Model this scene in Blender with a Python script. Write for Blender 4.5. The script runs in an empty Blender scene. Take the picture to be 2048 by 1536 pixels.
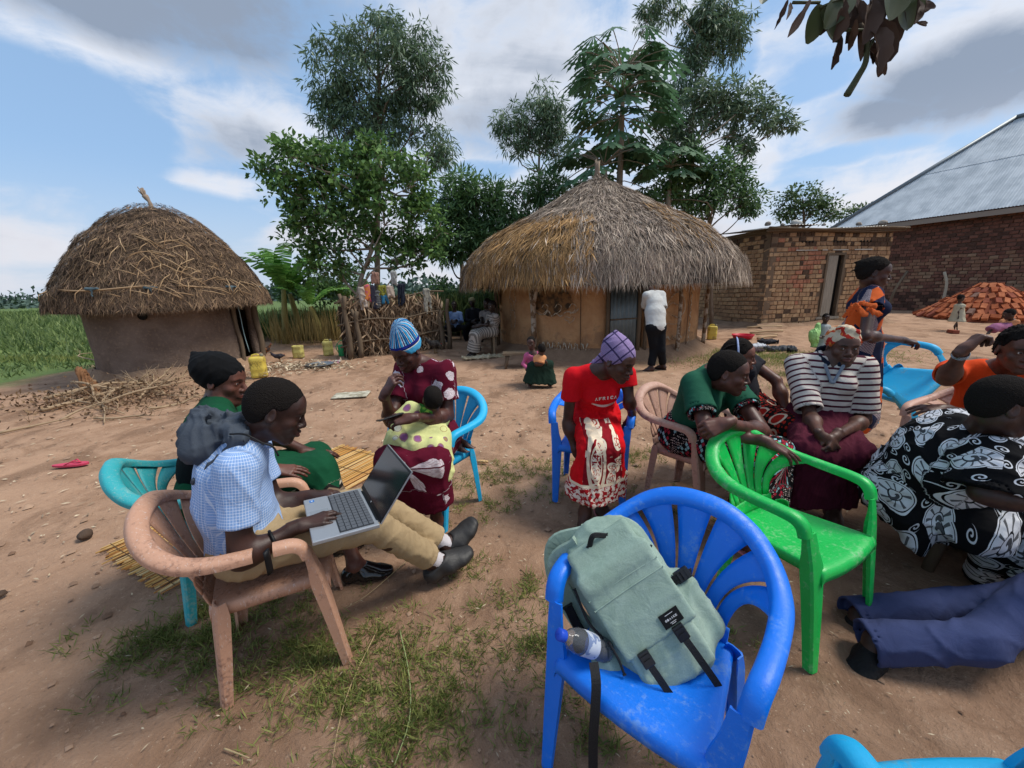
import bpy, bmesh, math, random
import numpy as np
from mathutils import Vector, Matrix, noise as mnoise
random.seed(7); rng = np.random.default_rng(7)
SC = bpy.context.scene
COL = SC.collection
PI = math.pi
# ------------------------------------------------ camera
CAM_H = 1.49; PITCH = math.radians(13.8); ROLL = math.radians(1.7); FPX = 770.0
_f = np.array([0, math.cos(PITCH), -math.sin(PITCH)]); _u0 = np.array([0, math.sin(PITCH), math.cos(PITCH)]); _r0 = np.array([1.0, 0, 0])
_r = _r0*math.cos(ROLL) - _u0*math.sin(ROLL); _u = _u0*math.cos(ROLL) + _r0*math.sin(ROLL)
cd = bpy.data.cameras.new('camera'); cam = bpy.data.objects.new('camera', cd); COL.objects.link(cam)
cd.sensor_width = 36; cd.lens = 36*FPX/2048; cd.clip_start = 0.05; cd.clip_end = 3000
cam.matrix_world = Matrix(((_r[0], _u[0], -_f[0], 0), (_r[1], _u[1], -_f[1], 0), (_r[2], _u[2], -_f[2], CAM_H), (0, 0, 0, 1)))
SC.camera = cam
def _ray(px, py): return _f + (px-1024)/FPX*_r + (768-py)/FPX*_u
def Q(px, py, Y):            # point seen at a pixel of the photograph, Y metres in front
    d = _ray(px, py); return np.array([0, 0, CAM_H]) + d*(Y/d[1])
def G(px, py, z=0.0):        # point of the ground seen at a pixel
    d = _ray(px, py); return np.array([0, 0, CAM_H]) + d*((z-CAM_H)/d[2])
# ------------------------------------------------ light
SUN_EL, SUN_AZ = 57.0, 90.0   # azimuth clockwise from +Y
SC.view_settings.view_transform = 'Standard'; SC.view_settings.look = 'None'
SC.view_settings.exposure = 1.5; SC.view_settings.gamma = 1.0; SC.view_settings.use_curve_mapping = False
SC.render.engine = 'CYCLES'
try:
    SC.cycles.max_bounces = 6; SC.cycles.diffuse_bounces = 3; SC.cycles.glossy_bounces = 2; SC.cycles.transmission_bounces = 4; SC.cycles.transparent_max_bounces = 8
    SC.cycles.use_denoising = True; SC.cycles.caustics_reflective = False; SC.cycles.caustics_refractive = False
except Exception: pass
sd = bpy.data.lights.new('sun', 'SUN'); sd.energy = 1.25; sd.angle = math.radians(20); sd.color = (1.0, 0.95, 0.86)
sun = bpy.data.objects.new('sun', sd); COL.objects.link(sun)
_a, _e = math.radians(SUN_AZ), math.radians(SUN_EL)
_sd = Vector((math.sin(_a)*math.cos(_e), math.cos(_a)*math.cos(_e), math.sin(_e)))
sun.rotation_euler = _sd.to_track_quat('Z', 'Y').to_euler(); sun.location = (0, 0, 20)

# ------------------------------------------------ node helpers
def lin(h):
    if isinstance(h, str):
        h = h.lstrip('#'); c = [int(h[i:i+2], 16)/255 for i in (0, 2, 4)]
    else: c = [x/255 for x in h]
    return tuple((x/12.92 if x <= .04045 else ((x+.055)/1.055)**2.4) for x in c) + (1.0,)
class X:                       # a value in a node tree, with arithmetic
    nt = None
    def __init__(s, v): s.v = v
    @staticmethod
    def m(op, *a, clamp=False):
        n = X.nt.nodes.new('ShaderNodeMath'); n.operation = op; n.use_clamp = clamp
        for i, q in enumerate(a):
            q = q.v if isinstance(q, X) else q
            if isinstance(q, (int, float)): n.inputs[i].default_value = q
            else: X.nt.links.new(q, n.inputs[i])
        return X(n.outputs[0])
    def __add__(s, o): return X.m('ADD', s, o)
    __radd__ = __add__
    def __sub__(s, o): return X.m('SUBTRACT', s, o)
    def __rsub__(s, o): return X.m('SUBTRACT', o, s)
    def __mul__(s, o): return X.m('MULTIPLY', s, o)
    __rmul__ = __mul__
    def __truediv__(s, o): return X.m('DIVIDE', s, o)
    def __rtruediv__(s, o): return X.m('DIVIDE', o, s)
    def __pow__(s, o): return X.m('POWER', s, o)
    def fract(s): return X.m('FRACT', s)
    def floor(s): return X.m('FLOOR', s)
    def abs(s): return X.m('ABSOLUTE', s)
    def sin(s): return X.m('SINE', s)
    def cos(s): return X.m('COSINE', s)
    def log(s): return X.m('LOGARITHM', s, 2.718)
    def gt(s, o): return X.m('GREATER_THAN', s, o)
    def lt(s, o): return X.m('LESS_THAN', s, o)
    def max(s, o): return X.m('MAXIMUM', s, o)
    def min(s, o): return X.m('MINIMUM', s, o)
    def sm(s, a, b):           # smoothstep a..b
        n = X.nt.nodes.new('ShaderNodeMapRange'); n.interpolation_type = 'SMOOTHSTEP'
        X.nt.links.new(s.v, n.inputs[0]); n.inputs[1].default_value = a; n.inputs[2].default_value = b
        return X(n.outputs[0])
def atan2(a, b): return X.m('ARCTAN2', a, b)
class B:                       # material builder
    def __init__(s, nt): s.nt = nt; X.nt = nt
    def new(s, t): return s.nt.nodes.new(t)
    def link(s, a, b): s.nt.links.new(a, b)
    def val(s, sock, v):
        if isinstance(v, X): v = v.v
        if hasattr(v, 'is_output'): s.link(v, sock)
        else: sock.default_value = v
    def obj(s):
        return s.new('ShaderNodeTexCoord').outputs['Object']
    def gen(s): return s.new('ShaderNodeTexCoord').outputs['Generated']
    def pos(s): return s.new('ShaderNodeNewGeometry').outputs['Position']
    def attr(s, name):
        n = s.new('ShaderNodeAttribute'); n.attribute_name = name; return n.outputs['Vector']
    def attrc(s, name):
        n = s.new('ShaderNodeAttribute'); n.attribute_name = name; return n.outputs['Color']
    def rnd(s): return X(s.new('ShaderNodeObjectInfo').outputs['Random'])
    def island(s): return X(s.new('ShaderNodeNewGeometry').outputs['Random Per Island'])
    def sep(s, v):
        n = s.new('ShaderNodeSeparateXYZ'); s.link(v, n.inputs[0]); return [X(o) for o in n.outputs]
    def comb(s, a, b, c=0.0):
        n = s.new('ShaderNodeCombineXYZ')
        for i, q in enumerate((a, b, c)): s.val(n.inputs[i], q)
        return n.outputs[0]
    def scale(s, v, k):
        n = s.new('ShaderNodeVectorMath'); n.operation = 'MULTIPLY'; s.link(v, n.inputs[0])
        n.inputs[1].default_value = k if hasattr(k, '__len__') else (k, k, k); return n.outputs[0]
    def vadd(s, v, w):
        n = s.new('ShaderNodeVectorMath'); n.operation = 'ADD'; s.link(v, n.inputs[0]); s.link(w, n.inputs[1]); return n.outputs[0]
    def noise(s, co=None, sc=5, det=3, rough=.55, dist=0, col=False):
        n = s.new('ShaderNodeTexNoise'); n.inputs['Scale'].default_value = sc; n.inputs['Detail'].default_value = det
        n.inputs['Roughness'].default_value = rough; n.inputs['Distortion'].default_value = dist
        if co is not None: s.link(co, n.inputs['Vector'])
        return n.outputs['Color'] if col else X(n.outputs['Fac'])
    def vor(s, co, sc=5, feat='F1', rand=1.0):
        n = s.new('ShaderNodeTexVoronoi'); n.feature = feat; n.inputs['Scale'].default_value = sc; n.inputs['Randomness'].default_value = rand
        s.link(co, n.inputs['Vector']); return n
    def mix(s, f, a, b, mode='MIX'):
        n = s.new('ShaderNodeMix'); n.data_type = 'RGBA'; n.blend_type = mode; n.clamp_factor = True
        s.val(n.inputs[0], f); s.val(n.inputs[6], a); s.val(n.inputs[7], b); return n.outputs[2]
    def ramp(s, f, stops):
        n = s.new('ShaderNodeValToRGB'); s.val(n.inputs[0], f); e = n.color_ramp.elements
        while len(e) < len(stops): e.new(.5)
        for i, (p, c) in enumerate(stops): e[i].position = p; e[i].color = c if len(c) == 4 else (*c, 1)
        return n.outputs[0]
_M = {}
def mat(name, fn, rough=.8, spec=.3, bump=None, bdist=.01, metal=0, **kw):
    """fn(b) -> colour, or (colour, bump height X)"""
    if name in _M: return _M[name]
    m = bpy.data.materials.new(name); m.use_nodes = True; nt = m.node_tree
    b = B(nt); p = nt.nodes['Principled BSDF']
    r = fn(b) if callable(fn) else (lin(fn) if isinstance(fn, str) else fn)
    h = None
    if isinstance(r, tuple) and len(r) == 2: r, h = r
    elif isinstance(r, tuple) and len(r) == 3 and not isinstance(r[0], float): r, h, rough = r
    b.val(p.inputs['Base Color'], r); b.val(p.inputs['Roughness'], rough)
    p.inputs['Specular IOR Level'].default_value = spec; p.inputs['Metallic'].default_value = metal
    if h is not None:
        n = b.new('ShaderNodeBump'); n.inputs['Strength'].default_value = 1.0; n.inputs['Distance'].default_value = bdist
        b.val(n.inputs['Height'], h); b.link(n.outputs[0], p.inputs['Normal'])
    for k, v in kw.items(): p.inputs[k.replace('_', ' ')].default_value = v
    _M[name] = m; return m
def cloth(name, colfn, scale=1.0, rough=.9):
    def fn(b):
        c = colfn(b) if callable(colfn) else lin(colfn)
        o = b.obj(); n1 = b.noise(o, 9, 3); n2 = b.noise(o, 420*scale, 2)
        c = b.mix(.55, c, b.ramp(n1*.5 + n2*.5, [(.3, (.62, .62, .62)), (.7, (1.15, 1.15, 1.15))]), 'MULTIPLY')
        return c, b.noise(o, 14, 3, .5, 1.0)*1.0 + n2*.08
    return mat(name, fn, rough, .15, bdist=.005)

# ------------------------------------------------ world: Nishita sky with clouds
def make_world():
    w = bpy.data.worlds.new('World'); SC.world = w; w.use_nodes = True; nt = w.node_tree
    b = B(nt); bg = nt.nodes['Background']; bg.inputs['Strength'].default_value = 0.10
    sky = b.new('ShaderNodeTexSky'); sky.sky_type = 'NISHITA'; sky.sun_disc = False
    sky.sun_elevation = math.radians(SUN_EL); sky.sun_rotation = math.radians(SUN_AZ); sky.air_density = 1.0; sky.dust_density = 1.0; sky.ozone_density = 1.5
    d = b.gen(); x, y, z = b.sep(d)
    az = atan2(x, y); el = X.m('ARCSINE', z); R = math.radians
    n1 = b.noise(d, 3.2, 8, .60, .35); n2 = b.noise(b.scale(d, (1, 1, 2.2)), 7.0, 8, .62, .5); n3 = b.noise(b.scale(d, (1, 1, 3.4)), 2.0, 6, .55, .6)
    tex = (n1-.5)*5.0+(n2-.5)*3.0
    def blob(a0, e0, ra, re, s=1.0): return (1.0-((az-R(a0))/R(ra))**2.0-((el-R(e0))/R(re))**2.0).max(-1.2)*s
    base = (n3-.48)*4.5+tex*.6+az.sm(-.45, .15)*.55-.15          # broken cloud everywhere, thicker to the right
    for q in [(-40, 27, 19, 6.5, 1.3), (-29, 18.6, 7.5, 4.6, .9), (-34, 12, 6, 1.5, .6), (-50, 5.5, 7, 2.4, .8), (-62, 8, 8, 4, .6), (-7, 25, 9, 8, 1.0), (3, 21, 7, 6, .8), (16, 28, 14, 6, .9), (46, 17, 13, 5.5, 1.3), (31, 15, 4.5, 4.5, 1.0), (43, 9, 8, 3.4, 1.0), (54, 12, 8, 3, .8), (-2, 8, 16, 4, .5)]:
        base = base.max(blob(*q)+tex*.8)
    for q in [(-46, 15, 8, 5.5), (-38, 8.5, 8, 3), (-3, 15, 6, 1.6), (35.5, 20, 5, 2.6), (27, 23, 3, 3), (39, 12.6, 7, 1.3), (-23, 13, 4, 3)]:
        base = base-(blob(*q)+tex*.9).max(0.0)*1.3
    dens = base.sm(-.35, 1.1)
    grey = (blob(-36, 28, 24, 6.5)*1.8).max(blob(47, 16, 12, 4.6)*1.2).max(blob(0, 20, 11, 4)*.7).max(blob(-31, 16, 7, 3.5)*.55).max(0.0)+(n3-.45)*1.4+(n1-.5)*1.1
    shade = (base.sm(.5, 1.8)*.35+grey*.85-blob(31.5, 17, 3.5, 3).max(0.0)-blob(43, 9, 9, 3).max(0.0)*.5).max(0.0).min(1.0)
    low = el.sm(R(1), R(18))
    ccol = b.mix(shade, b.mix(low, (3.0, 2.95, 3.1, 1), (3.0, 3.12, 3.4, 1)), b.mix(low, (2.15, 2.25, 2.6, 1), (1.05, 1.27, 1.65, 1)))
    skyc = b.mix(.80, sky.outputs[0], (1.0, 1.62, 2.5, 1)); skyc = b.mix((1.0-el.sm(R(-1), R(15)))*.85, skyc, (2.1, 2.4, 2.85, 1))
    c = b.mix(dens*.95, skyc, ccol)
    b.link(c, bg.inputs['Color'])
make_world()

# ------------------------------------------------ scene-graph helpers
def tag(o, label=None, cat=None, group=None, kind=None):
    if label: o['label'] = label
    if cat: o['category'] = cat
    if group: o['group'] = group
    if kind: o['kind'] = kind
    return o
def thing(name, label, cat, loc=(0, 0, 0), rz=0, group=None):
    o = bpy.data.objects.new(name, None); COL.objects.link(o); o.location = loc; o.rotation_euler = (0, 0, rz); o.empty_display_size = .1
    return tag(o, label, cat, group)
def meshobj(name, verts, faces, m=None, parent=None, smooth=True, world=False, kind=None, label=None):
    me = bpy.data.meshes.new(name)
    verts = np.asarray(verts, dtype=np.float64)
    if isinstance(faces, np.ndarray) and faces.ndim == 2:
        nf, k = faces.shape
        me.vertices.add(len(verts)); me.vertices.foreach_set('co', verts.astype(np.float32).ravel())
        me.loops.add(nf*k); me.loops.foreach_set('vertex_index', faces.astype(np.int32).ravel())
        me.polygons.add(nf); me.polygons.foreach_set('loop_start', np.arange(0, nf*k, k, dtype=np.int32))
        try: me.polygons.foreach_set('loop_total', np.full(nf, k, dtype=np.int32))
        except Exception: pass
        me.update(calc_edges=True)
    else:
        me.from_pydata([tuple(v) for v in verts], [], [tuple(f) for f in faces]); me.update()
    if smooth: me.polygons.foreach_set('use_smooth', np.ones(len(me.polygons), dtype=bool))
    o = bpy.data.objects.new(name, me); COL.objects.link(o)
    for mm in (m if isinstance(m, (list, tuple)) else [m]):
        if mm: me.materials.append(mm)
    if parent is not None:
        o.parent = parent
        if world: o.matrix_parent_inverse = pworld(parent).inverted()
    if kind: o['kind'] = kind
    if label: o['label'] = label
    return o
def pworld(o):
    m = Matrix.LocRotScale(o.location, o.rotation_euler, o.scale)
    if o.parent is not None: m = pworld(o.parent) @ o.matrix_parent_inverse @ m
    return m
def copy_tree(o, parent=None):
    c = o.copy(); COL.objects.link(c); c.parent = parent
    for ch in list(o.children): copy_tree(ch, c)
    return c
def solid(o, t, off=-1, sub=0):
    s = o.modifiers.new('thick', 'SOLIDIFY'); s.thickness = t; s.offset = off
    if sub: q = o.modifiers.new('sub', 'SUBSURF'); q.levels = sub; q.render_levels = sub
    return o
class MB:                      # collects shapes into one mesh
    def __init__(s): s.v = []; s.f = []; s.n = 0; s.c = []
    def add(s, v, f, c=None):
        v = np.asarray(v, float)
        s.v.append(v); s.f += [tuple(i+s.n for i in q) for q in f]; s.n += len(v)
        if c is not None: s.c += [c]*len(v)
    def box(s, c, h, rot=None, col=None, jit=0):
        c = np.array(c, float); h = np.array(h, float)
        p = np.array([(x, y, z) for x in (-1, 1) for y in (-1, 1) for z in (-1, 1)], float)*h
        if jit: p += rng.uniform(-jit, jit, p.shape)
        if rot is not None: p = p @ np.array(rot).T
        s.add(p+c, [(0, 1, 3, 2), (4, 6, 7, 5), (0, 4, 5, 1), (2, 3, 7, 6), (0, 2, 6, 4), (1, 5, 7, 3)], col)
    def tube(s, pts, rad, n=6, cap=True, col=None, flat=None):
        pts = np.array(pts, float); m = len(pts)
        rad = np.full(m, rad, float) if np.isscalar(rad) else np.array(rad, float)
        T = np.gradient(pts, axis=0); T /= np.linalg.norm(T, axis=1)[:, None]+1e-9
        up = np.array([0, 0, 1.]) if abs(T[0][2]) < .9 else np.array([1., 0, 0])
        V = []; nrm = np.cross(T[0], up); nrm /= np.linalg.norm(nrm)
        for i in range(m):
            nrm = nrm - T[i]*(nrm@T[i]); nrm /= np.linalg.norm(nrm)+1e-9; bi = np.cross(T[i], nrm)
            for k in range(n):
                a = 2*PI*k/n; V.append(pts[i]+rad[i]*(math.cos(a)*nrm+math.sin(a)*bi*(flat or 1)))
        F = [(i*n+k, i*n+(k+1) % n, (i+1)*n+(k+1) % n, (i+1)*n+k) for i in range(m-1) for k in range(n)]
        if cap: F += [tuple(range(n-1, -1, -1)), tuple((m-1)*n+k for k in range(n))]
        s.add(V, F, col)
    def lathe(s, prof, c=(0, 0, 0), n=24, col=None):
        V = []; m = len(prof)
        for r_, z in prof:
            for k in range(n): a = 2*PI*k/n; V.append((c[0]+r_*math.cos(a), c[1]+r_*math.sin(a), c[2]+z))
        F = [(i*n+k, i*n+(k+1) % n, (i+1)*n+(k+1) % n, (i+1)*n+k) for i in range(m-1) for k in range(n)]
        s.add(V, F, col)
    def grid(s, P, col=None, close=False):       # P: (a,b,3)
        P = np.asarray(P, float); a, b = P.shape[:2]
        F = [(i*b+j, i*b+j+1, (i+1)*b+j+1, (i+1)*b+j) for i in range(a-1) for j in range(b-1)]
        if close: F += [(i*b+b-1, i*b, (i+1)*b, (i+1)*b+b-1) for i in range(a-1)]
        s.add(P.reshape(-1, 3), F, col)
    def build(s, name, m, parent=None, smooth=True, world=False, kind=None, label=None):
        V = np.concatenate(s.v) if s.v else np.zeros((0, 3))
        o = meshobj(name, V, s.f, m, parent, smooth, world, kind, label)
        if s.c:
            at = o.data.attributes.new('tint', 'FLOAT_COLOR', 'POINT')
            c = np.array([(*q[:3], 1.0) for q in s.c], dtype=np.float32); at.data.foreach_set('color', c.ravel())
        return o
def norm(v): v = np.array(v, float); return v/(np.linalg.norm(v)+1e-12)
def rotz(a): c, s = math.cos(a), math.sin(a); return np.array([[c, -s, 0], [s, c, 0], [0, 0, 1.]])
def rotx(a): c, s = math.cos(a), math.sin(a); return np.array([[1., 0, 0], [0, c, -s], [0, s, c]])
def roty(a): c, s = math.cos(a), math.sin(a); return np.array([[c, 0, s], [0, 1, 0], [-s, 0, c]])
def catmull(P, n):
    P = np.array(P, float); m = len(P); out = []
    E = np.vstack([2*P[0]-P[1], P, 2*P[-1]-P[-2]])
    for t in np.linspace(0, m-1, n):
        i = min(int(t), m-2); u = t-i; a, b, c, d = E[i], E[i+1], E[i+2], E[i+3]
        out.append(.5*((2*b)+(-a+c)*u+(2*a-5*b+4*c-d)*u*u+(-a+3*b-3*c+d)*u**3))
    return np.array(out)
def fbm2(x, y, sc=1.0, seed=0, octv=4):      # vector value noise in numpy
    out = 0; amp = 1; tot = 0
    for o in range(octv):
        X_ = x*sc+seed*17.3; Y_ = y*sc-seed*9.1; xi = np.floor(X_); yi = np.floor(Y_); fx = X_-xi; fy = Y_-yi
        fx = fx*fx*(3-2*fx); fy = fy*fy*(3-2*fy)
        h = lambda a, b: np.modf(np.abs(np.sin(a*127.1+b*311.7+seed*74.7)*43758.5453))[0]
        v = (h(xi, yi)*(1-fx)+h(xi+1, yi)*fx)*(1-fy)+(h(xi, yi+1)*(1-fx)+h(xi+1, yi+1)*fx)*fy
        out = out+amp*v; tot += amp; amp *= .5; sc *= 2.03
    return out/tot
# ------------------------------------------------ signed distance modelling (bodies, clothes, bags)
def smin(a, b, k):
    h = np.maximum(k-np.abs(a-b), 0)/k; return np.minimum(a, b)-h*h*k*.25
def smax(a, b, k): return -smin(-a, -b, k)
class Sdf:
    def __init__(s): s.it = []; s.disp = None; s.fr = [None]; s.hems = []
    def frame(s, o, M, sc=1.0):      # rows of M = local axes in the world
        s.fr.append((np.array(o, float), np.array(M, float), sc)); return len(s.fr)-1
    def _add(s, fn, c, R, k, op, fr):
        if fr:
            o, M, sc = s.fr[fr]; c = o + (np.array(c)@M)*sc; R = R*sc; k = k*sc
        s.it.append((op, fn, np.array(c, float), R, k, fr)); return s
    def cap(s, a, b, ra, rb=None, k=.02, op='u', fr=0):
        a = np.array(a, float); b = np.array(b, float); rb = ra if rb is None else rb
        ba = b-a; L2 = max(ba@ba, 1e-9)
        def fn(p):
            pa = p-a; h = np.clip(pa@ba/L2, 0, 1); d = pa-h[:, None]*ba
            return np.sqrt((d*d).sum(1))-(ra+(rb-ra)*h)
        return s._add(fn, (a+b)/2, math.sqrt(L2)/2+max(ra, rb), k, op, fr)
    def ecap(s, a, b, ra, rb, lat, sl, sd=1.0, k=.03, op='u', fr=0):
        a = np.array(a, float); b = np.array(b, float); ba = b-a; L2 = max(ba@ba, 1e-9); ax = ba/math.sqrt(L2)
        lat = norm(np.array(lat)-ax*(np.array(lat)@ax)); dep = np.cross(ax, lat); m = min(sl, sd, 1)
        def fn(p):
            pa = p-a; h = np.clip(pa@ba/L2, 0, 1); d = pa-h[:, None]*ba
            q = np.sqrt((d@lat/sl)**2+(d@dep/sd)**2+(d@ax)**2)
            return (q-(ra+(rb-ra)*h))*m
        return s._add(fn, (a+b)/2, math.sqrt(L2)/2+max(ra, rb)*max(sl, sd, 1), k, op, fr)
    def ell(s, c, r, R=None, k=.02, op='u', fr=0):
        c = np.array(c, float); r = np.array(r, float); R = None if R is None else np.array(R, float)
        def fn(p):
            q = p-c
            if R is not None: q = q@R.T
            k0 = np.sqrt(((q/r)**2).sum(1)); k1 = np.sqrt(((q/(r*r))**2).sum(1))
            return k0*(k0-1)/(k1+1e-9)
        return s._add(fn, c, float(r.max()), k, op, fr)
    def box(s, c, h, R=None, rr=.01, k=.01, op='u', fr=0):
        c = np.array(c, float); h = np.array(h, float)-rr; R = None if R is None else np.array(R, float)
        def fn(p):
            q = p-c
            if R is not None: q = q@R.T
            q = np.abs(q)-h
            return np.sqrt((np.maximum(q, 0)**2).sum(1))+np.minimum(q.max(1), 0)-rr
        return s._add(fn, c, float(np.linalg.norm(h+rr)), k, op, fr)
    def tube(s, a, b, ra, rb, depth=.02, th=.013, k=.03, round_=True, fr=0):
        a = np.array(a, float); b = np.array(b, float); ba = b-a; L2 = max(ba@ba, 1e-9); ax = ba/math.sqrt(L2); s.hems.append((b, ax, rb))     # sleeve or trouser leg with an open end at b
        def fn(p):
            pa = p-a; t = pa@ba/L2; h = np.clip(t, 0, 1.2); d = pa-h[:, None]*ba; q = np.sqrt((d*d).sum(1)); R = ra+(rb-ra)*h
            o = smax(q-R, (p-b)@ax, .006)
            inner = np.maximum(q-(R-th), -((p-b)@ax)-depth); return smax(o, -inner, .004)
        return s._add(fn, (a+b)/2, math.sqrt(L2)/2+max(ra, rb), k, 'u', fr)
    def cut(s, c, n, k=.006, fr=0):  # keep the side n points away from
        c = np.array(c, float); n = norm(n)
        return s._add(lambda p: (p-c)@n, c, 1e9, k, 'i', fr)
    def __call__(s, p, sel=None):
        d = np.full(len(p), 1.0); loc = {0: p}
        for i in (range(len(s.it)) if sel is None else sel):
            op, fn, c, R, k, fr = s.it[i]
            if fr not in loc:
                o, M, sc = s.fr[fr]; loc[fr] = ((p-o)@M.T)/sc
            v = fn(loc[fr])
            if fr: v = v*s.fr[fr][2]
            if op == 'u': d = smin(d, v, k)
            elif op == 's': d = smax(d, -v, k)
            else: d = smax(d, v, k)
        if s.disp is not None:
            q = s.disp(p)
            for b, ax, rb in s.hems: r = p-b; q = q*np.where((r*r).sum(1) < (rb+.07)**2, np.clip(np.abs(r@ax)/.05, .12, 1), 1)
            d = d+q
        return d
    def bounds(s):
        lo = np.full(3, 1e9); hi = -lo
        for op, fn, c, R, k, fr in s.it:
            if op == 'u': lo = np.minimum(lo, c-R); hi = np.maximum(hi, c+R)
        return lo-.03, hi+.03
_CO = np.array([(i, j, k) for i in (0, 1) for j in (0, 1) for k in (0, 1)])
_ED = [(a, b) for a in range(8) for b in range(a+1, 8) if np.abs(_CO[a]-_CO[b]).sum() == 1]
def surf(sdf, res, lo=None, hi=None, zone=None, Bn=14):
    """naive surface nets on sparse blocks. zone(p)->bool keeps quads by centre."""
    if lo is None: lo, hi = sdf.bounds()
    lo = np.array(lo, float); hi = np.array(hi, float); N = np.ceil((hi-lo)/res).astype(int)+1
    nb = np.ceil(N/Bn).astype(int); half = Bn*res*.5; hd = half*1.7321
    g = np.arange(Bn+1); gi = np.stack(np.meshgrid(g, g, g, indexing='ij'), -1).reshape(-1, 3); S = Bn+1
    NJ, NK = int(N[1]+Bn+2), int(N[2]+Bn+2)
    cen = np.array([c for _, _, c, _, _, _ in sdf.it]); rad = np.array([R for _, _, _, R, _, _ in sdf.it]); kk = np.array([k for _, _, _, _, k, _ in sdf.it])
    ids = []; pos = []; Q4 = []
    for bi in range(nb[0]):
        for bj in range(nb[1]):
            for bk in range(nb[2]):
                o = lo+np.array([bi, bj, bk])*Bn*res; c = o+half
                dist = np.linalg.norm(cen-c, axis=1)-rad
                sel = np.nonzero(dist < hd+kk+.03)[0]
                if not any(sdf.it[i][0] == 'u' for i in sel): continue
                if zone is not None and not zone(c[None], hd)[0]: continue
                d0 = sdf(c[None], sel)[0]
                if abs(d0) > hd*1.5+.03: continue
                V = sdf(o+gi*res, sel).reshape(S, S, S); I = V < 0
                if I.all() or not I.any(): continue
                a = I[:-1, :-1, :-1]; cnt = np.zeros(a.shape, int)
                for (x, y, z) in _CO: cnt += I[x:x+Bn, y:y+Bn, z:z+Bn]
                act = np.argwhere((cnt > 0) & (cnt < 8))
                cv = np.stack([V[act[:, 0]+x, act[:, 1]+y, act[:, 2]+z] for (x, y, z) in _CO], 1)
                acc = np.zeros((len(act), 3)); n = np.zeros(len(act))
                for (p, q) in _ED:
                    m = (cv[:, p] < 0) != (cv[:, q] < 0); t = cv[:, p]/np.where(m, cv[:, p]-cv[:, q], 1)
                    acc += (m*1.0)[:, None]*(_CO[p]+t[:, None]*(_CO[q]-_CO[p])); n += m
                base = np.array([bi, bj, bk])*Bn
                gidx = act+base+1
                ids.append((gidx[:, 0]*NJ+gidx[:, 1])*NK+gidx[:, 2]); pos.append(lo+(act+base+acc/n[:, None])*res)
                for ax in range(3):
                    sl = [slice(0, Bn)]*3; sh = [slice(0, Bn)]*3; sh[ax] = slice(1, Bn+1)
                    A = I[tuple(sl)]; C = I[tuple(sh)]; e = np.argwhere(A != C)
                    if len(e) == 0: continue
                    flip = A[e[:, 0], e[:, 1], e[:, 2]]
                    e = e+base+1; u, w = [(1, 2), (2, 0), (0, 1)][ax]
                    du = np.zeros(3, int); du[u] = 1; dw = np.zeros(3, int); dw[w] = 1
                    f = lambda q: (q[:, 0]*NJ+q[:, 1])*NK+q[:, 2]
                    qd = np.stack([f(e-du-dw), f(e-dw), f(e), f(e-du)], 1)
                    qd[~flip] = qd[~flip][:, ::-1]; Q4.append(qd)
    if not ids: return np.zeros((0, 3)), np.zeros((0, 4), int)
    ids = np.concatenate(ids); pos = np.concatenate(pos); Q4 = np.concatenate(Q4)
    o = np.argsort(ids); ids = ids[o]; pos = pos[o]
    ix = np.searchsorted(ids, Q4); ix[ix >= len(ids)] = 0
    ok = (ids[ix] == Q4).all(1); Q = ix[ok]
    if zone is not None:
        cc = pos[Q].mean(1); Q = Q[zone(cc, 0)]
        used, inv = np.unique(Q, return_inverse=True); pos = pos[used]; Q = inv.reshape(-1, 4)
    return pos, Q
def mesh_multi(sdf, res, fine=()):
    """coarse everywhere, finer inside the spheres (centre, radius, res)"""
    parts = []
    def zc(p, pad):
        m = np.ones(len(p), bool)
        for c, r_, q in fine:
            d = np.linalg.norm(p-c, axis=1); m &= (d > r_-q*.5-pad) if pad == 0 else np.ones(len(p), bool)
        return m
    parts.append(surf(sdf, res, zone=zc if fine else None))
    for i, (c, r_, q) in enumerate(fine):
        def zf(p, pad, c=c, r_=r_, q=q, i=i):
            m = np.linalg.norm(p-c, axis=1) < r_+pad+q*.8
            for c2, r2, q2 in fine[:i]:
                if pad == 0: m &= np.linalg.norm(p-c2, axis=1) > r2-q2*.5
            return m
        parts.append(surf(sdf, q, lo=c-r_-.01, hi=c+r_+.01, zone=zf))
    V = []; Fq = []; n = 0
    for v, f in parts:
        if len(v): V.append(v); Fq.append(f+n); n += len(v)
    return np.concatenate(V), np.concatenate(Fq)
def setvec(o, name, arr):
    a = o.data.attributes.new(name, 'FLOAT_VECTOR', 'POINT'); a.data.foreach_set('vector', np.asarray(arr, np.float32).ravel())
def folds(amp, L, seed=0, ax=(1, 1, 1), strength=1.0):
    r = np.random.default_rng(seed); D = [norm(r.normal(size=3)*np.array(ax)) for _ in range(7)]; ph = r.uniform(0, 6, 7)
    def fn(p):
        q = p/L
        w = np.sin(q@D[0]*2.1+ph[0])*1.3+np.sin(q@D[1]*3.3+ph[1])
        a = 1-np.abs(np.sin(q@D[2]*3+w+ph[2])); b = 1-np.abs(np.sin(q@D[3]*5.1+w*1.3+ph[3]))
        c = np.sin(q@D[4]*2+w*.7)
        return -amp*(a**2*(.55+.45*c)+.55*b**2-.45)
    return fn
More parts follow.
